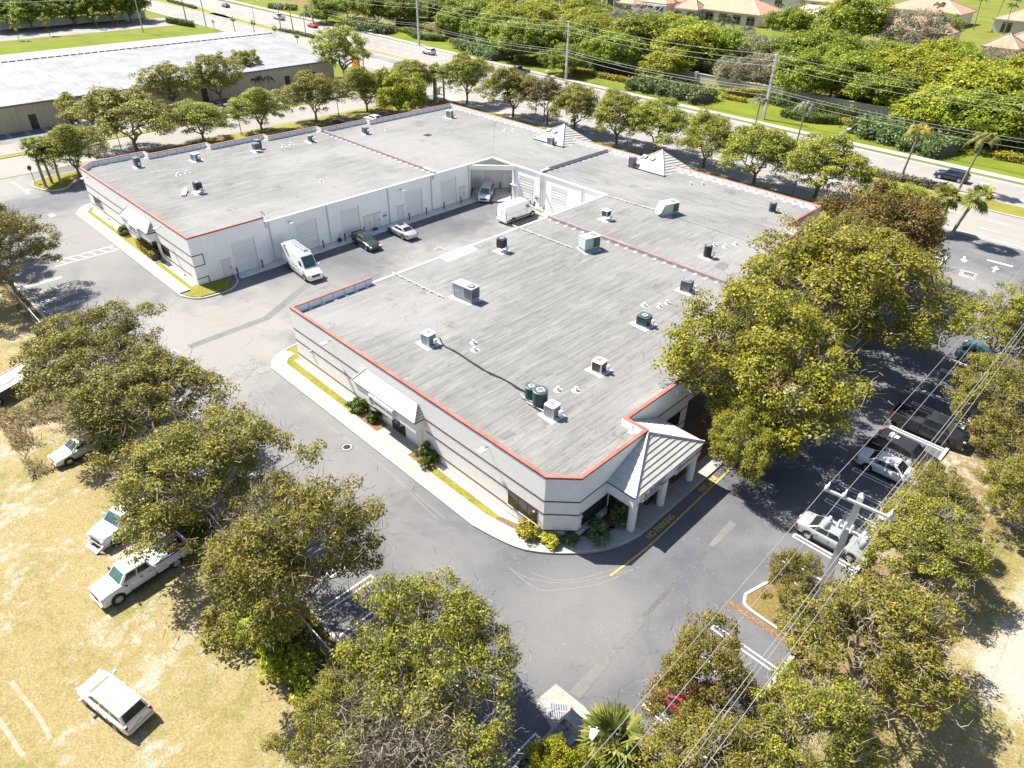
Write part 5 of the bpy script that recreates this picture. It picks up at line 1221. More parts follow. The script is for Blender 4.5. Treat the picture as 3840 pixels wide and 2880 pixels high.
    # door seams and handles
    if kind not in ('highvan','midvan'):
        for side in (1,-1):
            for f in (((f0+f1)/2+.17),((f0+f1)/2+.37 if kind != 'pickup' else (f0+f1)/2+.27)):
                MB().obox((X(f),side*(hw+.002),s['tb']-.14),(.16,.03,.035)).build('door_handle', P if kind!='pickup' else M['black'], t)
            m = MB()
            for f in (.30,.51 if kind!='pickup' else .44,.68 if kind!='pickup' else .565): m.obox((X(f),side*(hw-.002),(.42+s['tb'])/2),(.012,.012,s['tb']-.48))
            m.build('door_gaps', M['black'], t)
    else:
        for side in (1,-1):
            m = MB()
            for f in (.19,.345,.56): m.obox((X(f),side*(hw-.002),.95),(.015,.012,.9))
            m.obox((X(.7),side*(hw-.001),.72),(L*.5,.012,.03)); m.build('door_gaps', M['black'], t)
            MB().obox((X(.33),side*(hw+.004),1.05),(.18,.03,.05)).build('door_handle', M['black'], t)
            MB().obox((X(.9965),side*(hw*.9),1.05),(.05,.10,.5)).build('taillight', M['tail'], t)
        m = MB(); m.obox((X(1.0)-.005,0,1.5),(.012,.02,1.8)); m.build('door_gaps', M['black'], t)
    if kind == 'pickup':
        x1, x0 = X(.578), X(.995); z0 = .62; z1 = 1.20
        MB().box(x0,x1,-hw*.9,hw*.9,z0,z0+.05).build('bed_floor', M['black'], t)
        MB().box(x1-.05,x1,-hw*.97,hw*.97,z0,z1).build('bed_front', P, t)
        for side in (1,-1):
            y0, y1 = side*hw*.90, side*hw
            MB().box(x0,x1-.051,y0,y1,.42,z1).build('bed_side', P, t); MB().box(x0,x1-.06,side*hw*.89,side*hw*1.002,z1+.001,z1+.03).build('bed_rail', M['black'], t)
        MB().box(x0-.06,x0-.001,-hw*.97,hw*.97,.6,z1).build('tailgate', P, t)
        for side in (1,-1): MB().box(x0-.075,x0+.10,side*hw*.90,side*hw*1.01,.80,1.12).build('taillight', M['tail'], t)
    return t
VC = 'vehicles parked in the rear courtyard'; VF = 'vehicles parked on the dry grass field'; VE = 'vehicles in the east parking row'; VR = 'vehicles driving on the main road'; VN = 'cars parked behind the building'
WHITE = (.64,.64,.635); SILVER = (.48,.48,.49); BLACK = (.015,.015,.018)
# white high-roof van with ladder rack
t = vehicle('cargo_van','white high-roof cargo van with a roof rack parked across the shadow strip','van',(-69.1,35.75),-5,'highvan',WHITE,VC,'teal')
r_ = MB()
for y in (-.72,.72): r_.tube([(-2.9,y,2.86),(1.35,y,2.86)],.03,6)
for x in (-2.9,-1.5,-.1,1.3): r_.tube([(x,-.72,2.70),(x,-.72,2.90),(x,.72,2.90),(x,.72,2.70)],.028,6)
r_.build('roof_rack', M['white'], t); MB().box(-2.8,.9,.12,.62,2.93,2.99).build('solar_panel', M['acgrey'], t); MB().box(-2.8,.9,.10,.115,2.92,3.0).build('panel_rim', M['white'], t)
MB().obox((-1.2,-1.003,1.5),(3.6,.006,.55),0,0,.0).build('side_stripe', M['acwhite'], t)
# black sedan
t = vehicle('parked_car','black sedan with bright alloy wheels and a rear spoiler, nose to the lot','car',(-70.35,45.5),-5,'sedan',BLACK,VC,'teal')
m = MB(); m.box(-2.25,-1.95,-.75,.75,1.20,1.24); m.box(-2.15,-2.0,-.72,-.66,1.02,1.2); m.box(-2.15,-2.0,.66,.72,1.02,1.2); m.build('spoiler', BLACK and M['black'], t)
t = vehicle('parked_car','silver sedan parked nose to the courtyard wall with its sunroof showing','car',(-69.95,50.85),178,'sedan',SILVER,VC,'teal',.6); MB().box(-.15,.55,-.4,.4,1.452,1.458).build('sunroof', M['glass'], t)
t = vehicle('delivery_van','plain white mid-roof delivery van with black lower trim, seen from behind','van',(-63.9,66.0),90,'midvan',(.74,.73,.70),VC)
for s_ in (1,-1): MB().box(-2.9,2.5,s_*1.028,s_*1.04,.45,.62).build('lower_trim', M['black'], t)
t = vehicle('minivan','silver minivan parked in the corner alcove facing the courtyard','minivan',(-72.7,68.5),-52,'minivan',(.62,.62,.62),VC,'teal',.4)
for s_ in (1,-1): MB().tube([(-1.6,s_*.66,1.76),(.4,s_*.66,1.78)],.025,6).build('roof_rail', M['chrome'], t)
# field vehicles
t = vehicle('pickup_truck','white dual-wheel pickup truck with a scrap-filled bed on the dry grass','truck',(-37.2,4.75),-83,'pickup',WHITE,VF,'teal',0,'metal')
m = MB()
rr = random.Random(4)
for i in range(34): m.obox((-1.6+rr.uniform(-1.1,.5),rr.uniform(-.7,.7),.82+rr.uniform(0,.25)),(rr.uniform(.1,.5),rr.uniform(.05,.3),rr.uniform(.05,.2)),rr.uniform(0,3),rr.uniform(-.4,.4))
t.scale = (.92,.92,.92); q = m.build('scrap_load', M['rust'], t); q['kind'] = 'stuff'
MB().obox((-.86,0,1.08),(.78,1.75,.34)).build('tool_box', M['white'], t); MB().tube([(-1.5,.35,.95),(-1.5,.35,1.12)],.26,16).build('spare_wheel', M['acwhite'], t)
for s_ in (1,-1):
    f_ = MB().lathe([(.56,0),(.60,.1),(.54,.36),(.3,.45)],16,(0,0,0)).build('rear_fender', PAINT[(WHITE,0)], t, 50)
    f_.location = (-1.86,s_*.86,.62); f_.scale = (1.15,.52,1.0)
m = MB()
for k in range(5): m.obox((1.12-.12*abs(k-2)*.2,-.56+.28*k,1.90),(.08,.07,.04))
m.build('roof_lights', M['amber'], t)
for s_ in (1,-1): MB().obox((.4,s_*1.08,.42),(2.0,.14,.05)).build('running_board', M['black'], t); MB().obox((3.16,s_*.88,.88),(.08,.14,.12)).build('turn_signal', M['amber'], t)
t = vehicle('minivan','pale champagne minivan alone on the dry grass at the lower left','minivan',(-29.35,.15),-166,'minivan',(.62,.585,.53),VF,'pale',.1); t.scale = (.87,.87,.87)
t = vehicle('parked_car','pale gold sedan half under the tree canopy on the dry grass','car',(-52.75,6.0),-84,'sedan',(.56,.50,.41),VF,'teal',.3); t.scale = (.92,.92,.92); t.location.y = 6.3
t = vehicle('crashed_car','silver-grey crossover with a torn front bumper sticking out of the trees','car',(-42.3,5.75),-76,'suv',(.42,.44,.50),VF,'teal',.4,L=4.6)
MB().add([(2.2,-.9,.3),(2.75,-.75,.06),(2.8,.55,.06),(2.3,.9,.35),(2.25,.85,.55),(2.55,.4,.25),(2.5,-.6,.25),(2.2,-.85,.5)],[(0,1,6,7),(1,2,5,6),(2,3,4,5)]).build('torn_bumper', M['steelgrey'], t)
t = thing('flatbed_truck', 'flatbed truck bed with a bare steel deck at the left edge', 'truck', (-65.6,4.6,.01), R_(-67), VF)
MB().box(-3.5,3.0,-1.2,1.2,.98,1.12).build('deck', M['concrete'], t); MB().box(-3.5,3.0,-1.26,-1.201,.95,1.2).build('side_rail', M['wall2'], t); MB().box(-3.5,3.0,1.201,1.26,.95,1.2).build('side_rail', M['darkmetal'], t)
MB().box(-3.4,2.9,-.4,.4,.6,.979).build('chassis', M['darkmetal'], t)
for x in (-2.2,-1.2,1.9):
    for s_ in (1,-1): w_ = MB().tube([(x,s_*.85,.45),(x,s_*1.15,.45)],.45,16).build('wheel', M['black'], t, 40); MB().tube([(x,s_*1.12,.45),(x,s_*1.16,.45)],.24,12).build('rim', M['metal'], w_)
MB().tube([(-.6,.2,1.15),(.2,.5,1.15),(.8,.1,1.15),(1.3,.3,1.15)],.03,5).build('chain', M['darkmetal'], t)
MB().box(-4.6,-3.7,-1.1,1.1,.8,2.3).build('cab', M['acwhite'], t)
# east row
t = vehicle('police_car','black police utility car with white doors lettered POLICE under the wires','police car',(-7.15,51.95),-3,'suv',BLACK,VE,'glass',0,'black',L=5.05)
for s_ in (1,-1): MB().obox((-.12,s_*.9935,.80),(2.05,.006,.62)).build('white_door_panel', M['white'], t)
text_mesh('POLICE',.42,M['ink'],'door_lettering',t,(-.1,-.999,.92),(R_(90),0,0),.002,1.0,bold=.012); text_mesh('BOYNTON BEACH',.16,M['ink'],'door_lettering',t,(-.05,-.999,.62),(R_(90),0,0),.002,1.0,bold=.003)
text_mesh('POLICE',.42,M['ink'],'door_lettering',t,(-.1,.999,.92),(R_(90),0,R_(180)),.002,1.0,bold=.012)
text_mesh('BB\n4276',.42,M['white'],'roof_number',t,(-1.15,0,1.765),(0,0,R_(-90)),.002,1.0,bold=.012)
MB().obox((2.62,0,.72),(.12,1.1,.5)).build('push_bar', M['black'], t); MB().obox((-1.95,-.985,.98),(.5,.01,.12)).build('gold_crest_stripe', M['yellowpaint'], t)
MB().lathe([(.07,0),(.09,.03),(.08,.1)],10,(.98,-.95,1.12)).build('spot_lamp', M['chrome'], t)
vehicle('parked_car','white sedan parked beside the police car','car',(-7.25,49.45),1,'sedan',(.60,.61,.64),VE)
vehicle('parked_car','silver sedan parked below the transformer bank of the near pole','car',(-7.3,39.4),2,'sedan',(.36,.38,.375),VE,'glass',.3)
vehicle('pickup_truck','black pickup truck under the tree beside the police car','truck',(-7.0,57.0),0,'pickup',BLACK,VE,'glass',0,'black',L=5.8)
vehicle('parked_car','teal compact car mostly hidden by the upper east trees','car',(-7.1,72.1),0,'suv',(.05,.13,.155),VE,'teal',.3,L=4.4)
vehicle('parked_car','red car hidden beneath the lower right tree','car',(-7.1,21.9),0,'sedan',(.22,.012,.012),VE)
t = vehicle('parked_car','dark navy hatchback beside the drain at the bottom edge','car',(-10.90, 14.93),-90,'sedan',(.008,.011,.02),VE,'teal',0,L=4.4)
# road
vehicle('parked_car','dark navy sport utility car driving past the leaning palms','car',(-27.7,129.5,.03),181,'suv',(.012,.016,.045),VR)
vehicle('parked_car','white sport utility car driving on the main road past the clipped hedges','car',(-167.3,135.8,.03),177,'suv',WHITE,VR,L=4.4)
vehicle('parked_car','red coupe on the far carriageway at the upper left','car',(-229.8,137.2,.03),177,'sedan',(.45,.025,.03),VR)
vehicle('pickup_truck','white pickup truck on the far carriageway beyond the wispy palms','truck',(-252.8,138.0,.03),177,'pickup',WHITE,VR,L=5.6)
vehicle('parked_car','dark blue sedan at the top edge of the far carriageway','car',(-295,139,.03),175,'sedan',(.02,.04,.14),VR)
vehicle('pickup_truck','dark grey pickup truck partly hidden behind a roadside tree','truck',(-131.6,135.7,.03),180,'pickup',(.05,.06,.07),VR,L=5.8)
# behind the building
vehicle('parked_car','white car behind the roof edge, left of the red car','car',(-101.26, 97.44),92,'sedan',WHITE,VN)
vehicle('parked_car','red car showing just above the roof edge by a roadside tree','car',(-96.48, 98.11),92,'sedan',(.45,.02,.025),VN)
vehicle('parked_car','black car showing just above the roof edge near the tall street lamp','car',(-91.66, 97.73),92,'sedan',BLACK,VN)
vehicle('parked_car','silver car behind the far roof corner','car',(-109.52, 98.09),92,'sedan',SILVER,VN,'glass',.5)
vehicle('parked_car','black car parked beside the fifth lawn tree behind the parapet','car',(-120.14, 75.58),185,'sedan',BLACK,VN)
vehicle('parked_car','white car half hidden by the lime green tree','car',(-117.81, 81.10),185,'sedan',WHITE,VN)
vehicle('parked_car','black car in front of the warehouse behind the small palm','car',(-157.60, 75.96),185,'sedan',BLACK,'cars at the warehouse')
vehicle('parked_car','white car in front of the warehouse beside the black car','car',(-157.94, 80.30),185,'suv',WHITE,'cars at the warehouse')
vehicle('parked_car','silver car in front of the warehouse under the largest lawn tree','car',(-149.82, 38.73),185,'sedan',SILVER,'cars at the warehouse')

# ---------------------------------------------------------------- vegetation builders
def mesh_np(name, V, F, mat):
    """V (n,3), F (m,4) quads"""
    me = bpy.data.meshes.new(name)
    me.vertices.add(len(V)); me.vertices.foreach_set('co', np.asarray(V, np.float32).ravel())
    m = len(F); me.loops.add(m*4); me.loops.foreach_set('vertex_index', np.asarray(F, np.int32).ravel())
    me.polygons.add(m); me.polygons.foreach_set('loop_start', np.arange(0, m*4, 4, dtype=np.int32)); me.polygons.foreach_set('loop_total', np.full(m, 4, np.int32))
    me.update(calc_edges=True); me.materials.append(mat); return me
def leaves(P, Nn, size, rg, aspect=.55):
    """rhombic leaf-sprays at points P facing Nn"""
    n = len(P)
    Nn = Nn/np.linalg.norm(Nn, axis=1, keepdims=True)
    r = rg.normal(size=(n,3)); t = r-(r*Nn).sum(1, keepdims=True)*Nn; t /= np.linalg.norm(t, axis=1, keepdims=True)
    b = np.cross(Nn, t); s = (size*rg.uniform(.6,1.35,n))[:,None]
    fold = Nn*s*rg.uniform(-.25,.25,(n,1))
    V = np.stack([P-t*s, P+b*s*aspect+fold, P+t*s, P-b*s*aspect+fold], 1).reshape(-1,3)
    return V, np.arange(n*4).reshape(-1,4)
def clumps(C, A, k, rg, flat=.55):
    """k leaf points per clump centre C with radius A, biased to the clump's upper shell"""
    n = len(C)
    d = rg.normal(size=(n,k,3)); d /= np.linalg.norm(d, axis=2, keepdims=True)
    d[:,:,2] = np.where(rg.random((n,k)) < .72, np.abs(d[:,:,2]), d[:,:,2])
    rad = rg.uniform(.35,1.05,(n,k,1))**.6
    off = d*rad*A[:,None,None]; off[:,:,2] *= flat
    P = C[:,None,:]+off; Nn = d*.55+np.array([0,0,.55])+rg.normal(size=(n,k,3))*.42
    return P.reshape(-1,3), Nn.reshape(-1,3)
def crown_pts(R, H, base, n, rg, style):
    """clump centres for a crown of radius R between z=base and z=H"""
    C = []; bumps = [(rg.uniform(0,2*PI), rg.uniform(.5,1.0), rg.uniform(.16,.34)) for _ in range(7)]
    ph = rg.uniform(0,6.28,4)
    for i in range(n):
        a = rg.uniform(0,2*PI); u = rg.random()
        rim = 1+.17*math.sin(2*a+ph[0])+.14*math.sin(3*a+ph[1])+.12*math.sin(5*a+ph[2])
        if style == 'umbrella':
            r = (u**.5)*R*rim*.92; top = base+(H-base)*(1-(r/(R*rim))**2.2)**.5 if r < R*rim else base
            layer = rg.choice([0,.0,.22,.45,.7],p=[.42,.1,.22,.16,.10]); z = top-(top-base)*layer+rg.normal()*.18
        elif style == 'round':
            cz = base+(H-base)*.42; v = rg.uniform(-.55,1); rr = math.sqrt(max(0,1-v*v)) if v > 0 else math.sqrt(max(0,1-(v/1.0)**2))
            sh = rg.uniform(.55,1)**.5 if rg.random() < .85 else rg.uniform(.2,.6)
            r = R*rim*rr*sh*.93; z = cz+(H-cz if v > 0 else (cz-base))*v*sh
        else:  # column / oval
            v = rg.uniform(0,1); r = R*rim*math.sin(PI*min(1,.12+v*.88))**.7*rg.uniform(.3,1)**.5*.9; z = base+(H-base)*v
        C.append((r*math.cos(a), r*math.sin(a), z))
    C = np.array(C)
    # boughs: the crown swells and dips in lumps the size of a bough
    d = C-np.array([0,0,base+(H-base)*.3]); L = np.linalg.norm(d,axis=1,keepdims=True); u_ = d/(L+1e-6); s = rg.uniform(0,6.28,6)
    b = np.sin(u_[:,0]*5.2+s[0])*np.sin(u_[:,1]*5.2+s[1])+.7*np.sin(u_[:,2]*6+s[2]+u_[:,0]*4)+.5*np.sin(u_[:,1]*9+s[3])*np.sin(u_[:,0]*9+s[4])
    C = C+d*(.13*b[:,None])
    C[:,2] = np.clip(C[:,2], base*.75, H*1.08)
    return C
def branch_mesh(mb, p, q, r0, r1, rg, n=5, wob=.08, sides=6):
    p, q = Vector(p), Vector(q); L = (q-p).length; pts = []
    for i in range(n+1):
        t = i/n; w_ = math.sin(PI*t)*L*wob
        pts.append(p.lerp(q,t)+Vector((rg.normal()*w_, rg.normal()*w_, abs(rg.normal())*w_*.6)))
    mb.tube(pts, [r0+(r1-r0)*i/n for i in range(n+1)], sides, False); return pts
def make_tree(seed, R, H, base, nclump, per, leaf, style, leafmat, barkmat='bark', stems=3, fork=1.4, tr=.17, twigs=0, csize=(.55,.95), flat=.55, spread=.45, bare=0.0, aspect=.55):
    """returns trunk mesh, branch mesh, crown mesh, twig mesh or None"""
    rg = np.random.default_rng(seed)
    C = crown_pts(R, H, base, nclump, rg, style)
    A = rg.uniform(csize[0], csize[1], nclump)*R/5.0
    tb = MB(); tb.tube([(0,0,-.1),(0,0,.25),(rg.normal()*.05,rg.normal()*.05,fork)], [tr*1.5,tr*1.15,tr], 9, False)
    lim = []
    for k in range(stems):
        a = 2*PI*(k+rg.uniform(-.25,.25))/stems; e = R*spread*rg.uniform(.75,1.15)
        pts = branch_mesh(tb, (0,0,fork-.05), (e*math.cos(a),e*math.sin(a),base+(H-base)*rg.uniform(.25,.5)), tr*.8, tr*.36, rg, 6, .07, 7); lim += [(p, tr*.36) for p in pts[2:]]
    trunk = tb.mesh('trunk', M[barkmat], 60)
    bb = MB(); cand = lim
    sel = rg.choice(nclump, min(nclump, int(26+nclump*.16)), replace=False)
    ends = []
    for i in sel:
        c = Vector(C[i]); p, r = min(cand, key=lambda l: (l[0]-c).length+rg.random()*R*.25)
        pts = branch_mesh(bb, p, c, r*.62, .018, rg, 5, .10, 5); ends += [(Vector(q), .03) for q in pts[2:]]
    branches = bb.mesh('branches', M[barkmat], 60)
    gx = np.sin(C[:,0]*1.1+seed)+np.sin(C[:,1]*1.25+seed*2)+np.sin((C[:,0]+C[:,1])*.8+seed*3)+rg.normal(size=nclump)*.45
    keep = gx >= np.quantile(gx, min(.9, bare*.8)) if bare else np.ones(nclump, bool)
    P, Nn = clumps(C[keep], A[keep], per, rg, flat)
    if bare: k_ = rg.random(len(P)) >= bare*.2; P, Nn = P[k_], Nn[k_]
    V, F = leaves(P, Nn, leaf, rg, aspect); crown = mesh_np('crown', V, F, M[leafmat])
    tw = None
    if twigs:
        ii = rg.integers(0, nclump, twigs); B = C[ii]+rg.normal(size=(twigs,3))*A[ii][:,None]*.75*np.array([1,1,.5])
        out = B*np.array([1,1,.2]); out /= np.linalg.norm(out,axis=1,keepdims=True)+1e-6
        D = out*.5+np.array([0,0,.45])+rg.normal(size=(twigs,3))*.6; D /= np.linalg.norm(D,axis=1,keepdims=True); L = rg.uniform(.35,1.0,(twigs,1))
        side = np.cross(D, rg.normal(size=(twigs,3))); side /= np.linalg.norm(side,axis=1,keepdims=True); wd = rg.uniform(.011,.024,(twigs,1))
        mid = B+D*L*.55+rg.normal(size=(twigs,3))*.08; E_ = B+D*L
        V = np.stack([B-side*wd,B+side*wd,mid+side*wd*.7,mid-side*wd*.7,E_+side*wd*.3,E_-side*wd*.3],1).reshape(-1,3)
        o = np.arange(twigs)[:,None]*6; F = np.concatenate([o+np.array([0,1,2,3]), o+np.array([3,2,4,5])])
        tw = mesh_np('twigs', V, F, M['twig'])
    return dict(R=R, H=H, trunk=trunk, branches=branches, crown=crown, twigs=tw)
def plant_tree(proto, name, label, x, y, r, h, rz, group, cat='tree', z=0.0):
    t = thing(name, label, cat, (x,y,z), rz, group); t.scale = (r/proto['R'],r/proto['R'],h/proto['H'])
    for k in ('trunk','branches','crown','twigs'):
        if proto.get(k): link(k, proto[k], t)
    return t
P_ = {}
for i in range(4): P_['oak%d'%i] = make_tree(10+i, 6, 8.4, 2.6, 340, 140, .10, 'umbrella', 'f_oak', stems=4, fork=1.3, tr=.20, twigs=3200, csize=(.42,.85), flat=.6, bare=.28)
for i in range(4): P_['olive%d'%i] = make_tree(30+i, 5, 8, 2.3, 290, 95, .13, 'umbrella', 'f_olive', 'barkdark', stems=4, fork=1.5, tr=.19, twigs=900, csize=(.65,1.1), flat=.55, bare=.05)
P_['dying'] = make_tree(36, 5, 8, 2.8, 230, 70, .14, 'umbrella', 'f_brown', 'barkdark', stems=4, tr=.19, twigs=900, csize=(.5,.85), flat=.42, bare=.4)
for i in range(3): P_['ficus%d'%i] = make_tree(50+i, 7.5, 11.5, 2.4, 400, 150, .12, 'round', 'f_ficus', stems=5, fork=1.6, tr=.30, twigs=3000, csize=(.42,.78), flat=.8, bare=.16)
P_['bronze'] = make_tree(55, 7, 10.5, 2.4, 300, 120, .14, 'round', 'f_brown', stems=5, fork=1.6, tr=.30, twigs=700, csize=(.55,.95), flat=.8)
for i in range(4): P_['east%d'%i] = make_tree(60+i, 4.5, 7, 1.8, 260, 130, .09, 'umbrella', 'f_oak', stems=4, fork=1.1, tr=.15, twigs=1800, csize=(.45,.9), flat=.65, bare=.15)
for i in range(3): P_['wood%d'%i] = make_tree(70+i, 7, 10, 1.5, 230, 90, .23, 'round', 'f_wood', stems=4, fork=1.6, tr=.26, csize=(.75,1.25), flat=.75)
for i in range(2): P_['gold%d'%i] = make_tree(75+i, 7, 10, 1.5, 230, 90, .23, 'round', 'f_yell', stems=4, fork=1.6, tr=.26, csize=(.75,1.25), flat=.75, twigs=300)
P_['grey'] = make_tree(78, 7, 9.5, 1.2, 210, 46, .22, 'round', 'f_grey', stems=6, fork=.9, tr=.22, twigs=4200, csize=(.6,1.1), flat=.8, bare=.5)
P_['mango'] = make_tree(80, 6, 8, .6, 240, 100, .17, 'round', 'f_mango', stems=4, fork=1.0, tr=.22, csize=(.6,1.0), flat=.85)
P_['slim'] = make_tree(82, 2.4, 6, 1.8, 42, 60, .17, 'oval', 'f_olive', stems=3, fork=1.2, tr=.09, csize=(1.2,1.9), flat=.8, bare=.1)
P_['airy'] = make_tree(84, 6, 11, 3.2, 170, 90, .17, 'round', 'f_olive', 'barkdark', stems=5, fork=2.4, tr=.26, twigs=300, csize=(.5,.95), flat=.8, spread=.55)
P_['bare'] = make_tree(88, 5, 6.5, 1.8, 220, 90, .10, 'umbrella', 'f_oak', stems=5, fork=.9, tr=.16, twigs=6500, csize=(.6,1.1), flat=.6, bare=.62)
P_['young'] = make_tree(86, 1.3, 5.5, 2.2, 16, 30, .16, 'oval', 'f_yell', stems=2, fork=1.8, tr=.06, csize=(1.2,2.0), flat=.8)

# ---- palms
def fan_palm(seed, h, lean=(0,0), nf=26, fl=1.15, mat='f_palm', bow=.5):
    rg = np.random.default_rng(seed)
    tb = MB(); n = 10; pts = [(lean[0]*(i/n)**1.6, lean[1]*(i/n)**1.6, h*i/n) for i in range(n+1)]
    tb.tube(pts, [.20-.06*i/n+.02*(i%2) for i in range(n+1)], 10); top = np.array(pts[-1])
    V = []; F = []
    for k in range(nf):
        a = k*2.4+rg.uniform(-.2,.2); el = R_(rg.uniform(-50,75)); L = fl*rg.uniform(.55,.9)
        d = np.array([math.cos(a)*math.cos(el), math.sin(a)*math.cos(el), math.sin(el)]); hub = top+d*L*.75+np.array([0,0,.05])
        u = np.array([-math.sin(a), math.cos(a), 0]); v_ = np.cross(d,u)
        for j in range(15):                                    # pleated fan of blades
            b = (j-7)/7*R_(100); bd = d*math.cos(b)+u*math.sin(b); bl = fl*rg.uniform(.62,.8)*(1-.25*abs(j-7)/7); sd = np.cross(bd, v_); w_ = .055*fl
            mid = hub+bd*bl*.55; tip = hub+bd*bl-np.array([0,0,bow*bl*rg.uniform(.3,.9)])
            o = len(V); V += [hub-sd*w_*.3, mid-sd*w_+v_*.03, tip, mid+sd*w_-v_*.02]; F.append((o,o+1,o+2,o+3))
        o = len(V); V += [top-u*.02, top+u*.02, hub+u*.02, hub-u*.02]; F.append((o,o+1,o+2,o+3))
    return dict(trunk=tb.mesh('trunk', M['palmbark'], 60), fronds=mesh_np('fronds', np.array(V), np.array(F), M[mat]), h=h)
def feather_palm(seed, h, lean=(0,0), nf=18, fl=2.6, mat='f_palm', droop=1.0, r=.2):
    rg = np.random.default_rng(seed)
    tb = MB(); n = 10; pts = [(lean[0]*(i/n)**1.3, lean[1]*(i/n)**1.3, h*i/n) for i in range(n+1)]
    tb.tube(pts, [r*(1-.35*i/n) for i in range(n+1)], 10); top = np.array(pts[-1]); V = []; F = []
    for k in range(nf):
        a = k*2.4+rg.uniform(-.3,.3); el = R_(rg.uniform(5,80)); L = fl*rg.uniform(.8,1.1); m = 12; ax = []
        for i in range(m+1):
            t = i/m; hr = L*math.cos(el)*t+L*.15*math.sin(PI*t); z = L*math.sin(el)*t-droop*L*.75*t**2.2
            ax.append(top+np.array([math.cos(a)*hr, math.sin(a)*hr, z+.15]))
        for i in range(1,m+1):
            d = ax[i]-ax[i-1]; d /= np.linalg.norm(d)+1e-9; s = np.cross(d,[0,0,1]); s /= np.linalg.norm(s)+1e-9
            ll = .62*fl/2.6*math.sin(PI*(.12+.85*i/m))
            o = len(V); V += [ax[i-1]-s*.02, ax[i-1]+s*.02, ax[i]+s*.015, ax[i]-s*.015]; F.append((o,o+1,o+2,o+3))
            for sg in (1,-1):
                for q in (0,.33,.66):
                    b0 = ax[i-1]+(ax[i]-ax[i-1])*q; tip = b0+s*sg*ll*.8+d*ll*.35-np.array([0,0,ll*rg.uniform(.25,.75)]); o = len(V)
                    V += [b0-d*.035, b0+d*.035, (b0+tip)/2+d*.05, tip]; F.append((o,o+1,o+2,o+3))
    return dict(trunk=tb.mesh('trunk', M['palmbark'], 60), fronds=mesh_np('fronds', np.array(V), np.array(F), M[mat]), h=h)
def plant_palm(p, label, x, y, s, rz, group, z=0., name='palm_tree'):
    t = thing(name, label, 'palm tree', (x,y,z), rz, group); t.scale = (s,s,s); link('trunk', p['trunk'], t); link('fronds', p['fronds'], t); return t

# ---- hedges and shrubs
def leafy_box(pts, width, h, density, leaf, mat, seed, name, label, group=None, cat='hedge', jitter=.12, aspect=.55, kind=None, z=0., taper=.85, blobs=0):
    """hedge swept along a path: leaves over its top and sides, woody core inside"""
    rg = np.random.default_rng(seed); pts = [np.array(p, float) for p in pts]; P = []; Nn = []
    segs = [(pts[i], pts[i+1]) for i in range(len(pts)-1)]; o = pts[0]
    for a, b in segs:
        L = np.linalg.norm(b-a); d = (b-a)/L; nrm = np.array([-d[1], d[0]]); n = int(density*L*(width+2*h))
        s = rg.uniform(-.02,1.02,n)*L; q = rg.uniform(-1,1,n); per = width+2*h; k = (q*.5+.5)*per
        hh = h*(1+.10*np.sin(s*1.9+seed)+.08*np.sin(s*4.3)) if blobs else np.full(n,h)
        side = np.where(k<h, -1, np.where(k>h+width, 1, 0)); off = np.where(side==0, k-h-width/2, side*width/2*(taper+(1-taper)*rg.random(n))); zz = np.where(side==0, hh, np.where(side<0, k, per-k)*hh/h)
        if blobs: off = off*(1+.22*np.sin(s*1.3+seed)); zz = np.where(side==0, zz*(1-.28*(np.abs(off)/(width/2+1e-6))**3), zz)
        p = a[None]+d[None]*s[:,None]+nrm[None]*off[:,None]
        P.append(np.c_[p, zz]+rg.normal(size=(n,3))*jitter); Nn.append(np.c_[nrm[None]*side[:,None]*.9, np.where(side==0,1,.35)]+rg.normal(size=(n,3))*.45)
    P = np.concatenate(P); Nn = np.concatenate(Nn); P[:,2] = np.maximum(P[:,2],.05); P -= np.array([o[0],o[1],0])
    V, F = leaves(P, Nn, leaf, rg, aspect)
    t = thing(name, label, cat, (o[0],o[1],z), 0, group); link('foliage', mesh_np('foliage', V, F, M[mat]), t)
    c = MB(); pl = [tuple(p-o) for p in pts]; w_ = width*.36
    c.band(offset(pl, w_, False), offset(pl, -w_, False), 0, h*.8, False); c.build('woody_core', M['barkdark'] if mat != 'f_hedge' else M['barkdark'], t)
    return t
def shrub(x, y, r, h, mat, label, seed, name='shrub', group=None, leaf=.13, n=900, z=.0, aspect=.6):
    rg = np.random.default_rng(seed); C = crown_pts(r, h, .08, 14, rg, 'round'); P, Nn = clumps(C, rg.uniform(.35,.55,14)*r, n//14, rg, .9)
    V, F = leaves(P, Nn, leaf, rg, aspect); t = thing(name, label, 'shrub', (x,y,z), 0, group); link('foliage', mesh_np('foliage', V, F, M[mat]), t)
    m = MB()
    for k in range(5): a = k*1.26+seed; branch_mesh(m, (0,0,0), (math.cos(a)*r*.5,math.sin(a)*r*.5,h*.6), .03, .012, rg, 3, .08, 5)
    link('stems', m.mesh('stems', M['barkdark']), t); return t

dr = feather_palm(11,7.6,(.2,0),20,2.3,'f_grey',1.5,.17); go_ = feather_palm(12,8.0,(.5,0),20,2.8,'f_palmy',1.25,.2); gr_ = feather_palm(13,8.2,(.9,0),20,2.7,'f_palm',1.3,.2); ry = feather_palm(14,5.5,(0,0),22,4.2,'f_palmd',1.1,.25); cc = feather_palm(15,8.5,(.8,.2),16,2.6,'f_palmd',1.1,.15)
# ---------------------------------------------------------------- trees
rt = random.Random(77)
GL = 'broad trees along the grass field fence'; GE = 'trees along the east verge'; GS = 'umbrella trees along the west street lawn'; GR = 'umbrella trees along the main road pavement'; GB_ = 'big golden ficus trees east of the building'
def T(proto, name, label, q, r, h, group, dz=0, z=0.): return plant_tree(P_[proto], name, label, q[0], q[1], r, h, R_(dz if dz else rt.uniform(0,360)), group, z=z)
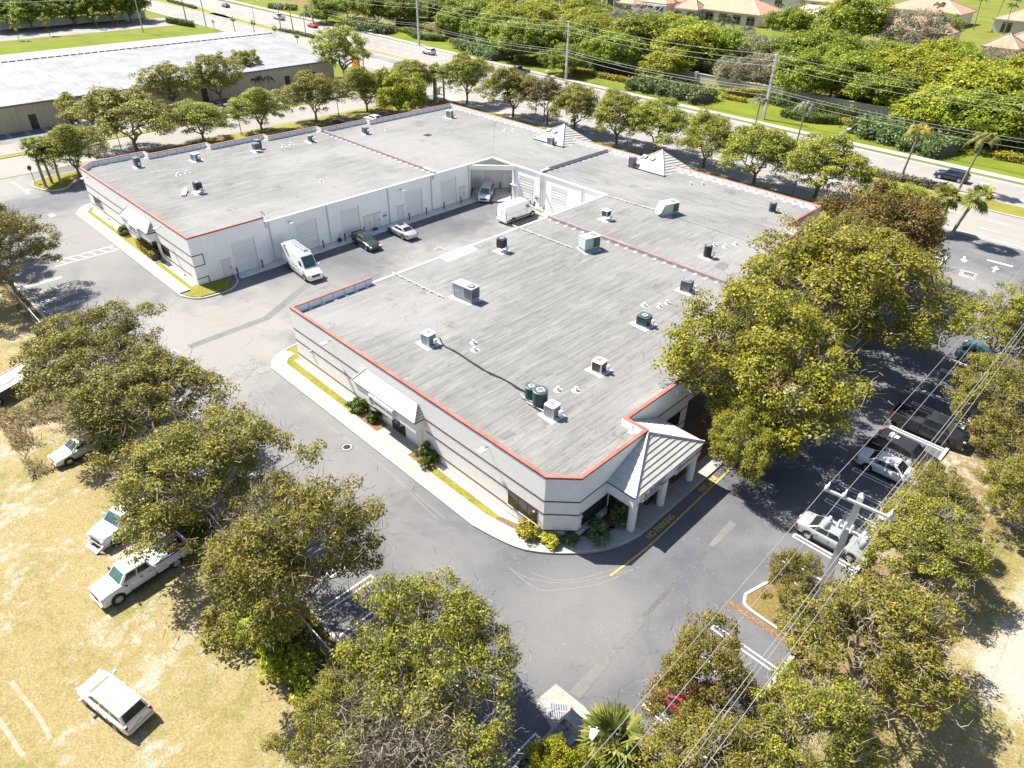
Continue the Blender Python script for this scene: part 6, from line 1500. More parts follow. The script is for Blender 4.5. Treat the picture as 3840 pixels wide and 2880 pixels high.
# south row along the fence
T('oak0','shade_tree','olive and grey shade tree at the left edge beside the hatched no-parking stripes',(-95.5,11.0),4.2,7.6,GL)
T('oak1','shade_tree','leaning shade tree with dark trunk shading the four upper left parking stalls',(-84.5,10.2),5.4,8.0,GL)
T('oak2','shade_tree','broad tree above the flatbed truck, upper one of the fence row',(-57.0,10.0),5.4,8.6,GL)
T('oak3','shade_tree','broad tree whose canopy covers the gold sedan',(-48.0,9.9),6.3,8.4,GL)
T('oak0','shade_tree','broad grey-twigged tree above the crashed silver crossover',(-38.0,10.2),5.6,8.0,GL,200)
T('oak1','shade_tree','broad grey-twigged tree beside the white pickup truck bed',(-27.0,10.2),5.2,8.8,GL,100)
T('oak2','shade_tree','green-topped tree standing in the stalls at the bottom centre',(-17.4,12.3),4.2,8.0,GL,310)
T('bare','shade_tree','sparse twiggy tree filling the bottom edge of the photo',(-15.0,9.2),4.4,6.2,GL,80)
T('oak0','shade_tree','low sparse tree at the bottom edge nearest the field',(-18.2,8.0),3.0,5.2,GL,20)
T('mango','shade_tree','small yellow-leaved tree at the bottom edge beside the navy hatchback',(-10.06, 13.96),1.5,3.0,None)
# golden ficus along the east front
T('bronze','ficus_tree','bronze-leaved tree furthest along the east front, by the main road',(-21.8,80.6),7.0,11.2,GB_)
T('ficus0','ficus_tree','largest golden ficus in the middle of the east front',(-18.9,63.0),9.0,12.6,GB_)
T('ficus1','ficus_tree','golden ficus overhanging the roof edge nearest the portico',(-18.0,46.2),7.4,12.2,GB_)
T('ficus2','ficus_tree','low golden ficus bough over the path beside the portico sign',(-15.4,41.2),3.5,6.8,GB_)
T('ficus1','ficus_tree','golden ficus between the largest one and the bronze tree',(-22.0,70.5),5.2,10.2,GB_,140)
# east verge
for pr, q, r, h, l in (('east0',(-6.6,73.0),4.0,7.0,'olive tree around the pair of wooden poles'),('east1',(-4.6,84.5),3.4,7.2,'top olive tree of the east verge at the right edge'),('east2',(-4.2,60.5),3.6,6.4,'olive tree over the black pickup truck'),
    ('east3',(-1.4,57.0),3.6,6.4,'pale olive tree beside the upper floodlight box'),('east0',(.6,50.0),2.8,5.2,'sparse olive tree behind the nose of the police car'),('east1',(-3.2,44.2),3.0,5.2,'low olive tree over the nose of the white sedan'),
    ('east2',(-2.4,40.0),3.6,5.6,'olive tree beside the silver sedan under the wires'),('east3',(-7.0,31.9),1.7,4.6,'small tree in the kerbed island at the near pole'),('east0',(-1.8,29.6),4.3,7.0,'dense olive tree right of the near concrete pole'),
    ('east1',(-7.0,21.6),2.9,6.2,'olive tree covering the red car'),('east2',(-4.2,18.0),3.4,5.8,'olive tree at the bottom right below the red car'),('east3',(-1.7,21.4),3.0,8.0,'olive tree casting the long shadow at the lower right'),('east2',(2.4,66),3.2,5.6,'yellowish tree at the right edge above the sandy track'),('east0',(1.6,74.0),3.0,6.0,'sparse tree at the right edge behind the wooden poles')):
    T(pr,'verge_tree',l,q,r,h,GE)
# street lawn row
T('olive0','umbrella_tree','largest umbrella tree on the west lawn, many-stemmed, beside the palm island',(-129.0,40.2),7.2,9.2,GS); T('olive1','umbrella_tree','low flat umbrella tree, second from the palm island on the west lawn',(-127.0,51.0),5.0,6.4,GS)
T('olive2','umbrella_tree','third umbrella tree from the palm island on the west lawn',(-125.6,61.5),4.8,7.2,GS); T('olive3','umbrella_tree','fourth umbrella tree from the palm island on the west lawn',(-125.5,73.0),5.2,8.2,GS)
T('olive0','umbrella_tree','umbrella tree just left of the lime green tree',(-125.0,84.6),4.8,8.0,GS,120); T('mango','mango_tree','dense lime green round tree at the far roof corner',(-118.4,87.6),5.8,8.2,None)
T('olive1','umbrella_tree','umbrella tree rising behind the lime green tree',(-127.2,98.0),4.6,7.4,GS,250); T('olive2','umbrella_tree','flat spreading acacia beside the three leaning palms',(-121.4,28.6),4.4,7.2,GS,30)
# road pavement row
for i, (pr, q, r, h, l) in enumerate((('olive3',(-117.0,104.8),5.2,9.0,'rounded roadside tree just right of the three slim palms'),('olive0',(-102.5,104.2),5.5,8.6,'roadside tree above the red parked car'),('dying',(-93.8,104.9),4.3,8.4,'half-dead brownish roadside tree beside the tall street lamp'),
    ('olive1',(-87.2,105.2),5.2,7.8,'roadside tree directly behind the first tiled pyramid'),('olive2',(-76.4,104.4),5.4,8.4,'roadside tree just right of the first tiled pyramid'),('olive3',(-68.4,104.9),5.5,8.3,'grey-topped roadside tree left of the second tiled pyramid'),
    ('olive0',(-58.2,104.4),5.0,8.0,'roadside tree behind the second tiled pyramid'),('olive1',(-48.6,103.6),5.6,8.2,'roadside tree right of the second tiled pyramid'),('olive2',(-39.0,104.4),5.8,8.3,'last roadside tree before the bronze tree, beside the leaning street lamp'),('olive3',(-27.0,103.0),4.6,5.0,'low flat yellowish tree between the bronze tree and the cabbage palms'))):
    T(pr,'umbrella_tree',l,q,r,h,GR,40+i*53)
# warehouse front
GWF='trees in front of the warehouse'
T('airy','street_tree','broad tree in front of the warehouse wall, left of the taller one',(-150.5,56.2),6.0,9.0,GWF); T('airy','street_tree','tall open-branched tree in front of the warehouse beside the parking stalls',(-148.8,65.2),5.3,10.0,GWF,130)
T('airy','street_tree','yellowish tree against the warehouse wall beside the black car',(-160.6,77.2),4.0,8.0,GWF,210); T('airy','street_tree','tallest open tree at the warehouse corner beside the orange sign',(-152.0,97.4),6.6,11.8,GWF,300); T('slim','street_tree','slim young tree by the warehouse door at the far left',(-149.4,37.2),2.5,6.2,GWF)
# boundary wood: one tree each
GWD='trees in the dense belt beyond the boundary wall'
wood = [('wood0',(-216.94, 154.42),7.5,10,'bright green tree at the left end of the wood beside the clipped hedges'),('wood1',(-212.16, 160.81),6.5,9,'dark-based bright tree left of the top utility pole'),('wood2',(-184.36, 172.45),8,10,'bright lime tree just right of the top utility pole'),('wood0',(-159.75, 154.61),7.5,9.5,'bright lime tree low in front at the top utility pole span'),
 ('gold0',(-172.30, 169.90),7.5,10,'yellow-green tree at the left of the wood under the high wires'),('wood1',(-144.48, 148.92),7.5,9.5,'green tree behind the dark pickup truck'),('gold1',(-165.58, 178.62),7.5,9.5,'yellow-green tree in front of the pool villa'),('wood2',(-141.59, 156.92),7,9,'open green tree left of the middle utility pole'),
 ('wood0',(-133.92, 163.22),7.5,9.5,'green tree just right of the middle utility pole'),('gold0',(-149.08, 178.93),7.5,9.5,'yellow-green tree behind the middle utility pole'),('gold1',(-138.67, 176.87),7,9,'pale yellow-green tree below the villa terrace'),('wood1',(-118.65, 155.52),6.5,8.5,'shaded green tree beside the croton beds'),
 ('wood2',(-119.92, 169.95),10,12,'dark glossy green tree, the largest in the middle of the wood'),('gold1',(-103.59, 171.13),10,11,'large yellow-flushed tree right of the middle of the wood'),('gold0',(-102.80, 158.37),6,7,'small yellow tree at the boundary wall'),('grey',(-88.62, 163.70),5.5,6.5,'greyish shrubby tree beside the inner street'),
 ('wood0',(-112.09, 243.95),8,9,'green tree near the small domed roof'),('wood1',(-94.59, 244.47),12,13,'very broad bright green tree at the top of the wood'),('wood2',(-80.38, 189.75),10,11,'broad bright green tree above the right utility pole'),('grey',(-80.25, 167.44),7,8,'grey-green bare-topped tree beside the right utility pole'),
 ('wood0',(-69.50, 163.48),7.5,9,'dark-trunked green tree right of the right utility pole'),('wood1',(-62.09, 170.23),8.5,9.5,'dull tree with bare grey branches in the right wood'),('grey',(-74.85, 207.55),7.5,8,'grey leafless-looking tree in the middle of the wood'),('grey',(-76.16, 247.97),12,12,'very broad grey-green tree left of the orange-roofed villa'),('grey',(-66.11, 213.92),7,7,'brown-twigged bare tree below the grey-green one'),
 ('gold0',(-54.56, 177.05),9.5,10.5,'yellow-green tree at the front of the right wood'),('gold1',(-45.41, 176.40),10.5,10.5,'broad yellow-green tree right of the grey ones'),('gold0',(-36.88, 172.48),10,10.5,'broad yellow-green tree near the right edge'),('gold1',(-31.73, 175.21),9,10,'yellow-green tree at the right edge above the croton bed'),
 ('wood2',(-51.25, 165.07),7.5,8.5,'olive tree with a pale trunk at the boundary wall'),('gold0',(-41.15, 159.58),7,7.5,'low golden tree at the boundary wall'),('wood0',(-33.53, 157.16),7.5,8,'shaded green tree at the boundary wall near the right edge'),('wood1',(-27.02, 156.85),7.5,8.5,'green tree at the boundary wall on the right edge'),('wood2',(-66.52, 170.99),7,9,'dense green tree left of the bare grey branches'),('wood1',(-60.58, 239.59),4.5,5.5,'small dark round tree beside the tall villa window'),('wood0',(-123.45, 143.40),5,6.5,'low green tree at the wall beside the middle pole'),('wood1',(-186.07, 160.48),5,7,'dark green tree behind the clipped hedge right of the top pole'),('wood2',(-235.29, 146.13),6,8,'dark tree at the top edge right of the tall far pole'),('wood0',(-241.57, 159.03),5,7,'dark tree at the top edge left of the bright wood')]
for i, (pr, q, r, h, l) in enumerate(wood): T(pr,'wood_tree',l,q,r,h,GWD,15+i*67)
for i in range(46):                                    # the crowded inside of the belt, where no tree stands out from its neighbours
    x = -232+i*5.7+rt.uniform(-2,2); y = rt.choice((176,184,199,207))+rt.uniform(-4,4)
    if -118 < x < -78 and y > 186: y = 178
    pr = rt.choice(('wood0','wood1','wood2','gold0','gold1','wood0','grey'))
    T(pr,'wood_tree','green tree deep inside the crowded belt beyond the boundary wall',(x,y),rt.uniform(5.5,8.5),rt.uniform(7,10.5),GWD+', deep inside')
for i in range(26):
    x = -270+i*12+rt.uniform(-4,4); y = rt.uniform(272,345)
    plant_palm(rt.choice((cc,ry)),'distant palm rising between the far villa roofs',x,y,rt.uniform(.8,1.25),rt.uniform(0,6),'distant palms between the far roofs') if i % 2 else T(rt.choice(('wood0','wood1','gold1')),'wood_tree','distant garden tree between the far villa roofs',(x,y),rt.uniform(4,6.5),rt.uniform(5,8),'distant garden trees')
GUL='dark trees behind the white boundary wall at the upper left'
for i, (q, r, h, l) in enumerate((((-282.67, 61.82),8,9,'first tree from the left edge'),((-281.93, 67.34),8,10,'second tree from the left edge'),((-286.73, 75.38),8,10,'third tree from the left edge'),((-282.95, 80.37),7.5,9,'middle tree of the row'),((-279.86, 85.21),8,11,'tree behind the grey pole'),((-279.39, 91.09),8,10,'second tree from the right end'),((-279.14, 96.83),7.5,11,'by the transformer pole'))):
    T('wood%d'%(i%3),'wood_tree','dark tree behind the white wall at the upper left, '+l,q,r,h,GUL,i*50+9)
for i, (q, l) in enumerate((((-260.49, 57.80),'leftmost'),((-263.57, 66.94),'second'),((-268.86, 82.65),'third'),((-268.79, 88.96),'fourth'),((-284.82, 81.55),'wall-side left'),((-273.65, 95.84),'wall-side right'))):
    T('young','young_tree','thin staked young tree on the side street verge, '+l+' of the six',q,1.5,5.8,'young trees by the side street',i*61)
rg0 = np.random.default_rng(3)
# palms
fp = [fan_palm(1,5.4,(-1.3,.35),30,1.6), fan_palm(2,5.2,(.5,-.2),30,1.6), fan_palm(3,6.0,(.15,.15),26,1.35)]
GP='cabbage palms'
plant_palm(fp[0],'leaning cabbage palm of the island trio, nearest the stop sign',-119.8,23.4,1.0,R_(0),GP); plant_palm(fp[0],'leaning cabbage palm in the middle of the island trio',-121.0,24.6,.94,R_(10),GP); plant_palm(fp[0],'leaning cabbage palm of the island trio, nearest the spreading acacia',-119.6,25.4,.92,R_(-12),GP)
plant_palm(fp[2],'left one of three slim palms at the road corner',-124.4,101.8,1.0,.2,GP); plant_palm(fp[2],'middle one of three slim palms at the road corner',-122.6,100.8,1.1,1.2,GP); plant_palm(fp[2],'right one of three slim palms at the road corner',-121.0,101.8,1.04,2.2,GP)
plant_palm(fp[1],'left one of three cabbage palms by the east driveway',-22.6,104.0,.95,1.2,GP); plant_palm(fp[1],'middle one of three cabbage palms by the east driveway',-21.4,104.6,.90,2.6,GP); plant_palm(fp[0],'leaning right one of three cabbage palms by the east driveway',-19.6,103.6,1.12,R_(170),GP)
for q, s, l in (((-236.79, 113.01),.62,'left'),((-211.53, 113.20),.62,'third'),((-195.81, 111.49),.62,'right'),((-226.45, 114.38),.6,'second'),((-245.36, 110.30),.4,'low')): plant_palm(fp[2],'small stubby palm beside the warehouse roof, '+l+' one of the roadside five',*q,s,rt.uniform(0,6),GP)
low = fan_palm(5,1.6,(0,0),46,1.75,'f_palm',.35); plant_palm(low,'low bushy fan palm beside the white post sign at the bottom edge',*(-8.70, 16.87),1.0,.4,None)
GM='tall feather palms on the road median and verge'
plant_palm(dr,'drooping grey-green palm beside the right utility pole',-53.0,126.5,1.0,0,GM); plant_palm(dr,'thin drooping palm at the foot of the right utility pole',-62.5,128.5,.85,1,GM); plant_palm(go_,'yellowing tall palm leaning over the road median',-33.1,122.4,1.0,R_(20),GM); plant_palm(gr_,'tall green palm leaning in front of the navy sport utility car',-25.0,124.6,1.0,R_(15),GM)
for q, s, l in (((-232.32, 126.77),.9,'left'),((-223.26, 126.06),.9,'middle, bright yellow'),((-215.68, 125.94),.8,'right')): plant_palm(go_ if 'yellow' in l else dr,'tall wispy palm in the far left median, '+l+' one of three',*q,s,rt.uniform(0,6),GM)
GV='palms among the villas'
for q, s, pp, l in (((-123.23, 218.55),1.15,ry,'large dark royal palm in the lawn before the villas'),((-193.36, 243.53),.75,ry,'dark palm at the edge of the pool terrace'),((-208.83, 235.09),.8,ry,'dark bushy palm left of the pool'),((-179.40, 239.35),.62,ry,'palm leaning at the white-columned terrace'),((-170.60, 261.80),.75,cc,'palm beside the screened pool cage'),((-165.63, 292.16),.95,cc,'palm in front of the tiled villa roof corner'),
  ((-98.37, 333.31),1.0,cc,'slim palm left of the white two-storey villa'),((-78.83, 318.38),1.15,cc,'tall coconut palm at the white two-storey villa'),((-76.94, 334.99),1.1,cc,'tall coconut palm right of the white two-storey villa'),((-53.55, 255.33),.8,cc,'dark palm at the pool beside the orange villa'),((-49.65, 246.25),.42,cc,'little palm on the pool deck'),((-76.96, 360.90),.8,cc,'palm before the white-roofed villa'),((-118.40, 341.92),1.0,cc,'slim palm leaning over the far roof'),((-107.33, 350.30),1.0,cc,'tall palm at the far orange roof'),((-145.92, 299.82),.6,ry,'palm left of the small domed roof'),((-140.57, 278.92),.7,ry,'palm at the wood edge by the villa wall'),((-88.57, 330.15),.8,ry,'bushy palm left of the white villa arch'),((-116.14, 220.25),.8,ry,'palm at the inner street hedge'),((-103.98, 192.13),.42,ry,'small palm on the inner street'),((-147.32, 240.91),.7,ry,'palm below the screened villa windows'),((-231.95, 236.51),.9,ry,'dark palm clump at the top edge'),((-216.58, 176.04),.7,cc,'grey palm behind the hedge right of the top pole'),((-199.50, 166.12),.85,cc,'tall thin palm behind the hedge right of the top pole'),((-268.00, 175.06),.8,cc,'palm trunk at the top edge')):
    plant_palm(pp,l,*q,s,rt.uniform(0,6),GV)
for q, s, l in (((-167.12, 99.34),.62,'banana-like palm at the warehouse corner'),((-154.91, 76.84),.5,'small palm between the warehouse cars, left of two'),((-155.65, 79.63),.5,'small palm between the warehouse cars, right of two'),((-158.69, 98.08),.55,'bright small palm beside the orange sign')): plant_palm(ry,l,*q,s,rt.uniform(0,6),'small palms at the warehouse')
# shrubs by the building
for q, r, h, l, mt in (((-94.11, 24.90),.75,.9,'round clipped shrub left of the west canopy door','f_hedge'),((-33.32, 24.83),.95,1.1,'round clipped shrub right of the long canopy','f_hedge'),((-42.27, 24.76),.75,.9,'straggly shrub beside the turquoise hose','f_hedge'),((-40.08, 24.74),.55,.7,'thin small shrub left of the glass doors','f_hedge'),
   ((-22.28, 24.82),.85,.9,'bright shrub at the foot of the chamfered corner, left','f_lime'),((-20.81, 25.31),.6,.6,'low bright shrub at the foot of the chamfered corner, right','f_lime'),((-19.96, 26.34),.5,.6,'small dark shrub beneath the chamfered corner','f_dark'),((-19.04, 28.06),.95,.95,'dark shaded shrub below the east window','f_dark'),((-19.04, 30.35),.9,1.0,'dark shaded shrub beside the first portico column','f_dark'),((-18.80, 33.19),.6,.7,'dark shrub between the portico columns','f_dark')):
    shrub(q[0],q[1]+.2,r,h,mt,l,int(abs(q[0]*100)),z=.1,group='shrubs at the foot of the walls',leaf=.10,n=1300)
for i, (x, y, r, h, l) in enumerate(((-31.5,8.3,1.6,1.4,'leftmost'),(-28.6,7.8,1.9,1.6,'second'),(-25.6,8.2,1.6,1.3,'third'),(-22.8,7.9,1.5,1.2,'fourth'),(-44.5,8.6,1.5,1.2,'upper'),(-51.5,8.9,1.5,1.3,'uppermost'))):
    shrub(x,y,r,h,'f_mango','bright green vine-covered bush against the chain-link fence, '+l+' one',60+i,'vine_bush','vine bushes along the fence',.12,1600)
leafy_box([(-89.26, 25.10),(-83.60, 24.70)],.9,.9,130,.10,'f_lime',3,'clipped_hedge','clipped gold-green hedge under the west windows','clipped hedges',z=.1,jitter=.07)
# low hedges along the west lawn and behind
leafy_box([(-121.6,40),(-120.4,54)],1.2,.55,45,.14,'f_dark',4,'low_hedge','ragged low hedge behind the second and third lawn trees','low hedges on the west lawn',z=.1,blobs=1,jitter=.15); leafy_box([(-120.9,64),(-120.6,80)],1.2,.6,45,.14,'f_dark',5,'low_hedge','ragged low hedge behind the fourth lawn tree','low hedges on the west lawn',z=.1,blobs=1,jitter=.15)
leafy_box([(-160.5,32),(-158.0,45)],1.2,.9,40,.18,'f_hedge',6,'low_hedge','bushes along the warehouse wall at the left','bushes along the warehouse wall',blobs=1); leafy_box([(-157.6,85),(-158.4,91)],1.3,1.2,40,.18,'f_dark',7,'low_hedge','bushes along the warehouse wall by the lettered door','bushes along the warehouse wall',blobs=1)
leafy_box([(-39.15, 121.51),(-33.21, 122.70),(-26.43, 122.59)],1.6,.9,55,.17,'f_grey',8,'median_hedge','grey-green hedge along the right road median','median hedges',z=.1,blobs=1)
leafy_box([(-229.21, 124.55),(-219.30, 125.21),(-208.65, 125.51)],1.2,.8,45,.17,'f_hedge',9,'median_hedge','low hedge along the far left median below the wispy palms','median hedges',z=.1,blobs=1)
leafy_box([(-324.08, 129.02),(-296.82, 127.53)],1.2,.8,40,.2,'f_hedge',10,'median_hedge','row of clipped bushes in the median at the top edge','median hedges',z=.1,blobs=1)
leafy_box([(-268.19, 105.11),(-254.42, 107.21)],1.6,1.6,40,.2,'f_hedge',11,'roadside_hedge','clipped hedge between the side street and the warehouse','roadside hedges')
# roadside beds
GH='clipped hedges in front of the boundary wall'; GC='glossy croton beds on the roadside lawn'
leafy_box([(-281.76, 150.54),(-271.34, 155.41)],3,1.6,26,.22,'f_hedge',12,'clipped_hedge','hedge at the left end of the roadside lawn',GH,blobs=1); leafy_box([(-255.56, 150.99),(-243.89, 150.69)],3,1.4,26,.22,'f_hedge',13,'clipped_hedge','dark clipped hedge by the tall far pole',GH); leafy_box([(-268.62, 159.02),(-253.03, 159.68)],2.5,1.8,26,.22,'f_hedge',14,'clipped_hedge','light clipped hedge above the red coupe',GH)
leafy_box([(-244.67, 154.73),(-231.31, 152.37)],1.6,1.2,40,.18,'f_lime',15,'clipped_hedge','gold hedge at the curved lawn above the red coupe',GH); leafy_box([(-207.64, 153.76),(-202.17, 154.51)],1.8,1.0,45,.18,'f_lime',16,'clipped_hedge','small oval gold hedge left of the top utility pole',GH)
leafy_box([(-202.68, 155.90),(-190.11, 150.33),(-185.12, 151.08),(-181.69, 153.54)],3,1.5,34,.2,'f_hedge',17,'clipped_hedge','wavy dark clipped hedge at the foot of the top utility pole',GH); leafy_box([(-215.15, 161.52),(-199.49, 161.96),(-181.82, 160.63)],2.2,1.9,34,.2,'f_lime',18,'clipped_hedge','long light hedge behind the wavy one',GH,blobs=1); leafy_box([(-178.73, 153.67),(-175.81, 153.80)],1.4,.9,45,.18,'f_lime',19,'clipped_hedge','little gold bush at the lawn edge right of the top pole',GH)
leafy_box([(-148.65, 150.97),(-143.00, 148.08)],1.8,1.0,45,.18,'f_lime',20,'clipped_hedge','gold bush behind the dark pickup truck',GH); leafy_box([(-139.79, 146.64),(-134.31, 149.30),(-129.22, 150.32)],2.5,1.5,34,.2,'f_hedge',21,'clipped_hedge','dark clipped hedge left of the middle utility pole',GH); leafy_box([(-125.79, 148.31),(-116.10, 148.20),(-105.80, 148.46)],1.8,1.0,45,.18,'f_lime',22,'clipped_hedge','long gold hedge right of the middle utility pole',GH)
leafy_box([(-141.94, 157.64),(-129.84, 155.92),(-116.09, 155.05),(-106.85, 156.86)],2.4,2.0,28,.22,'f_hedge',23,'clipped_hedge','long dark hedge at the boundary wall behind the gold one',GH,blobs=1); leafy_box([(-83.57, 153.92),(-77.43, 161.01)],2.0,1.5,40,.18,'f_lime',24,'clipped_hedge','bright hedge right of the big croton bed',GH)
leafy_box([(-82.99, 151.89),(-77.41, 152.22)],1.3,.8,45,.16,'f_lime',25,'clipped_hedge','low gold border at the right lawn edge',GH); leafy_box([(-76.75, 156.43),(-71.41, 155.73),(-63.78, 153.23)],2.2,1.7,34,.2,'f_hedge',26,'clipped_hedge','hedge behind the right utility pole',GH,blobs=1); leafy_box([(-65.92, 147.75),(-60.07, 147.11),(-55.96, 150.35)],3,1.4,34,.2,'f_hedge',27,'clipped_hedge','flat-topped hedge beside the drooping palm',GH)
leafy_box([(-55.09, 150.64),(-52.62, 150.66)],1.8,1.0,45,.18,'f_lime',28,'clipped_hedge','gold bush left of the right croton bed',GH); leafy_box([(-26.40, 148.31),(-21.86, 149.22)],2.4,1.1,45,.18,'f_lime',29,'clipped_hedge','gold clipped hedge in the right edge lawn',GH); leafy_box([(-29.14, 156.26),(-23.45, 155.85)],2.4,1.6,34,.2,'f_hedge',30,'clipped_hedge','dark hedge behind the gold one at the right edge',GH,blobs=1)
leafy_box([(-63.34, 156.84),(-54.87, 156.60)],2.2,2.0,30,.2,'f_hedge',43,'clipped_hedge','dark hedge at the boundary wall right of the drooping palm',GH,blobs=1)
for pts, wd, h, sd, l in (([(-223.83, 148.25),(-212.77, 147.30),(-203.34, 149.06)],6,1.9,31,'croton bed above the middle road lane, left of the top pole'),([(-169.93, 151.00),(-159.47, 148.11),(-148.07, 144.71)],6,2.0,32,'croton bed right of the white sport utility car'),([(-102.80, 145.87),(-93.98, 146.49),(-83.17, 145.60)],7,2.1,33,'largest croton bed in the middle of the roadside lawn'),([(-50.14, 148.76),(-42.44, 146.11),(-32.52, 143.63)],8.5,2.2,34,'croton bed behind the yellowing palm at the right')):
    leafy_box(pts,wd,h,26,.34,'f_dark',sd,'croton_bed','dark glossy '+l,GC,'shrub bed',.4,.42,blobs=1)
for pts, sd, l in (([(-163.80, 243.88),(-150.89, 243.33),(-142.44, 242.56)],35,'hedge below the tiled villas'),([(-116.23, 206.85),(-108.03, 207.42)],36,'dark hedge at the inner street'),([(-181.98, 236.00),(-173.92, 241.13)],37,'hedge at the white-columned terrace'),([(-53.94, 238.53),(-42.41, 234.91)],38,'low hedge along the pool lawn'),([(-57.37, 245.14),(-55.80, 261.42)],39,'bushes at the foot of the orange villa'),([(-196.96, 227.42),(-188.28, 238.74)],44,'hedge below the pool terrace')):
    leafy_box(pts,2.2,1.6,24,.26,'f_hedge',sd,'villa_hedge',l,'hedges among the villas',blobs=1)
# green undergrowth against the fence and weeds (uncountable)
def scatter(name, label, cat, area, n, hgt, mat, seed, mask=None, wid=.02, up=.9):
    rg = np.random.default_rng(seed); x = rg.uniform(area[0],area[1],n); y = rg.uniform(area[2],area[3],n)
    if mask is not None: k = mask(x,y,rg); x, y = x[k], y[k]
    m = len(x); a = rg.uniform(0,2*PI,m); h = hgt*rg.uniform(.5,1.4,m); lx = np.cos(a)*h*rg.uniform(.2,.9,m); ly = np.sin(a)*h*rg.uniform(.2,.9,m); w_ = wid*rg.uniform(.6,1.5,m)
    px, py = -np.sin(a)*w_, np.cos(a)*w_; z = np.full(m,.01)
    V = np.stack([np.c_[x-px,y-py,z],np.c_[x+px,y+py,z],np.c_[x+lx*.6+px*.8,y+ly*.6+py*.8,h*up*.8],np.c_[x+lx,y+ly,h*up]],1).reshape(-1,3)
    o = link(name, mesh_np(name, V, np.arange(m*4).reshape(-1,4), M[mat])); return stuff(o, label, cat)
def nz(x, y, f, s): return np.sin(x*f+s)+np.sin(y*f*1.17+s*2)+np.sin((x+y)*f*.63+s*3)+np.sin((x-y)*f*1.9+s)
scatter('dry_grass','short dry straw-coloured grass over the field','grass',(-75,6,-14,10.2),110000,.07,'f_grass',1,lambda x,y,r: nz(x,y,.9,1.3)+r.normal(size=len(x))*.9 > -.6,.02,.28)
scatter('green_weeds','green weed patches among the dry grass and along the fence','weeds',(-75,4,-12,11),40000,.055,'f_green',2,lambda x,y,r: (nz(x,y,1.1,4.1)+r.normal(size=len(x))*.8 > 1.5) | ((y > 5.4)&(nz(x,y,.5,2)+r.normal(size=len(x)) > .3)),.022,.3)
scatter('tall_weeds','tall yellow-green undergrowth along the chain-link fence','weeds',(-72,-12,7.2,10.7),26000,.55,'f_green',5,lambda x,y,r: nz(x,y,.6,.7)+r.normal(size=len(x))*.7 > .1,.03)
scatter('rough_grass','brown rough grass beside the flatbed truck','grass',(-66,-52,2.5,8.5),14000,.5,'f_grass',6,lambda x,y,r: nz(x,y,.7,.2)+r.normal(size=len(x))*.5 > .2,.025)
scatter('verge_grass','leafy grass on the east verge','grass',(-4.8,10,14,80),50000,.12,'f_green',7,lambda x,y,r: nz(x,y,.7,2.2)+r.normal(size=len(x))*.8 > .9,.022)
rg1 = np.random.default_rng(8); n = 1500; lx = rg1.uniform(-24,-5,n); ly = rg1.uniform(12,40,n)
V, F = leaves(np.c_[lx,ly,np.full(n,.025)], np.c_[rg1.normal(size=n)*.2,rg1.normal(size=n)*.2,np.ones(n)], .035, rg1); stuff(link('fallen_leaves', mesh_np('fallen_leaves', V, F, simple('fallen_leaf',(.42,.24,.10),.9,.3,3))), 'orange-brown fallen leaves scattered over the lower asphalt', 'leaves')
n = 2600; lx = rg1.uniform(-9.6,-4.6,n); ly = rg1.choice([29.85,33.9],n)+rg1.normal(size=n)*.14; k = ly < 31; lx = np.where(k, lx, rg1.uniform(-9,-5,n))
V, F = leaves(np.c_[lx,ly,np.full(n,.03)+.0*lx], np.c_[rg1.normal(size=n)*.3,rg1.normal(size=n)*.3,np.ones(n)], .04, rg1); stuff(link('leaf_drift', mesh_np('leaf_drift', V, F, simple('leaf_drift',(.27,.15,.065),.9,.3,3))), 'drift of orange leaves along the kerb island', 'leaves')

# ---------------------------------------------------------------- fences and walls
M['mesh'] = N('chain_link').m
def chainlink():
    k = N('chain_link_mesh'); v = k.coord('object'); 
    a = k.n('ShaderNodeSeparateXYZ'); k.l(v, a.inputs[0])
    u1 = k.math('ADD', a.outputs[0], a.outputs[2]); u2 = k.math('SUBTRACT', a.outputs[0], a.outputs[2])
    w1 = k.math('ABSOLUTE', k.math('SUBTRACT', k.math('FRACT', k.math('MULTIPLY', u1, 7)), .5)); w2 = k.math('ABSOLUTE', k.math('SUBTRACT', k.math('FRACT', k.math('MULTIPLY', u2, 7)), .5))
    f = k.math('MAXIMUM', k.math('GREATER_THAN', w1, .465), k.math('GREATER_THAN', w2, .465))
    b = k.n('ShaderNodeBsdfPrincipled'); b.inputs['Base Color'].default_value = (.16,.18,.17,1); b.inputs['Roughness'].default_value = .5
    tr = k.n('ShaderNodeBsdfTransparent'); mx = k.n('ShaderNodeMixShader'); k.l(f, mx.inputs[0]); k.l(tr.outputs[0], mx.inputs[1]); k.l(b.outputs[0], mx.inputs[2]); k.l(mx.outputs[0], k.out.inputs[0]); return k.m
M['mesh'] = chainlink()
t = thing('chain_link_fence','galvanised chain-link fence between the grass field and the parking stalls','fence',(-50,9.7,0))
MB().tube([(-45,0,1.8),(40,0,1.8)],.032,6).build('top_rail', M['metal'], t)
MB().box(-45,40,-.006,.006,.05,1.79).build('wire_mesh', M['mesh'], t)
for k in range(29): MB().cyl(-45+k*3.03,0.05,0,1.85,.035,None,6).build('post', M['metal'], t)
t = thing('boundary_wall','low pale boundary wall with piers behind the roadside hedges','wall',(-100,162.6,0))
m = MB(); bwp = [(-140,3),(-80,2),(0,0),(140,-.4)]; m.band(bwp, offset(bwp,.25,False),0,1.9,False); m.build('wall', M['wall2'], t)
b2 = offset(bwp,-.08,False); MB().band(b2, offset(bwp,.33,False),1.902,2.0,False).build('cap', M['concrete'], t)
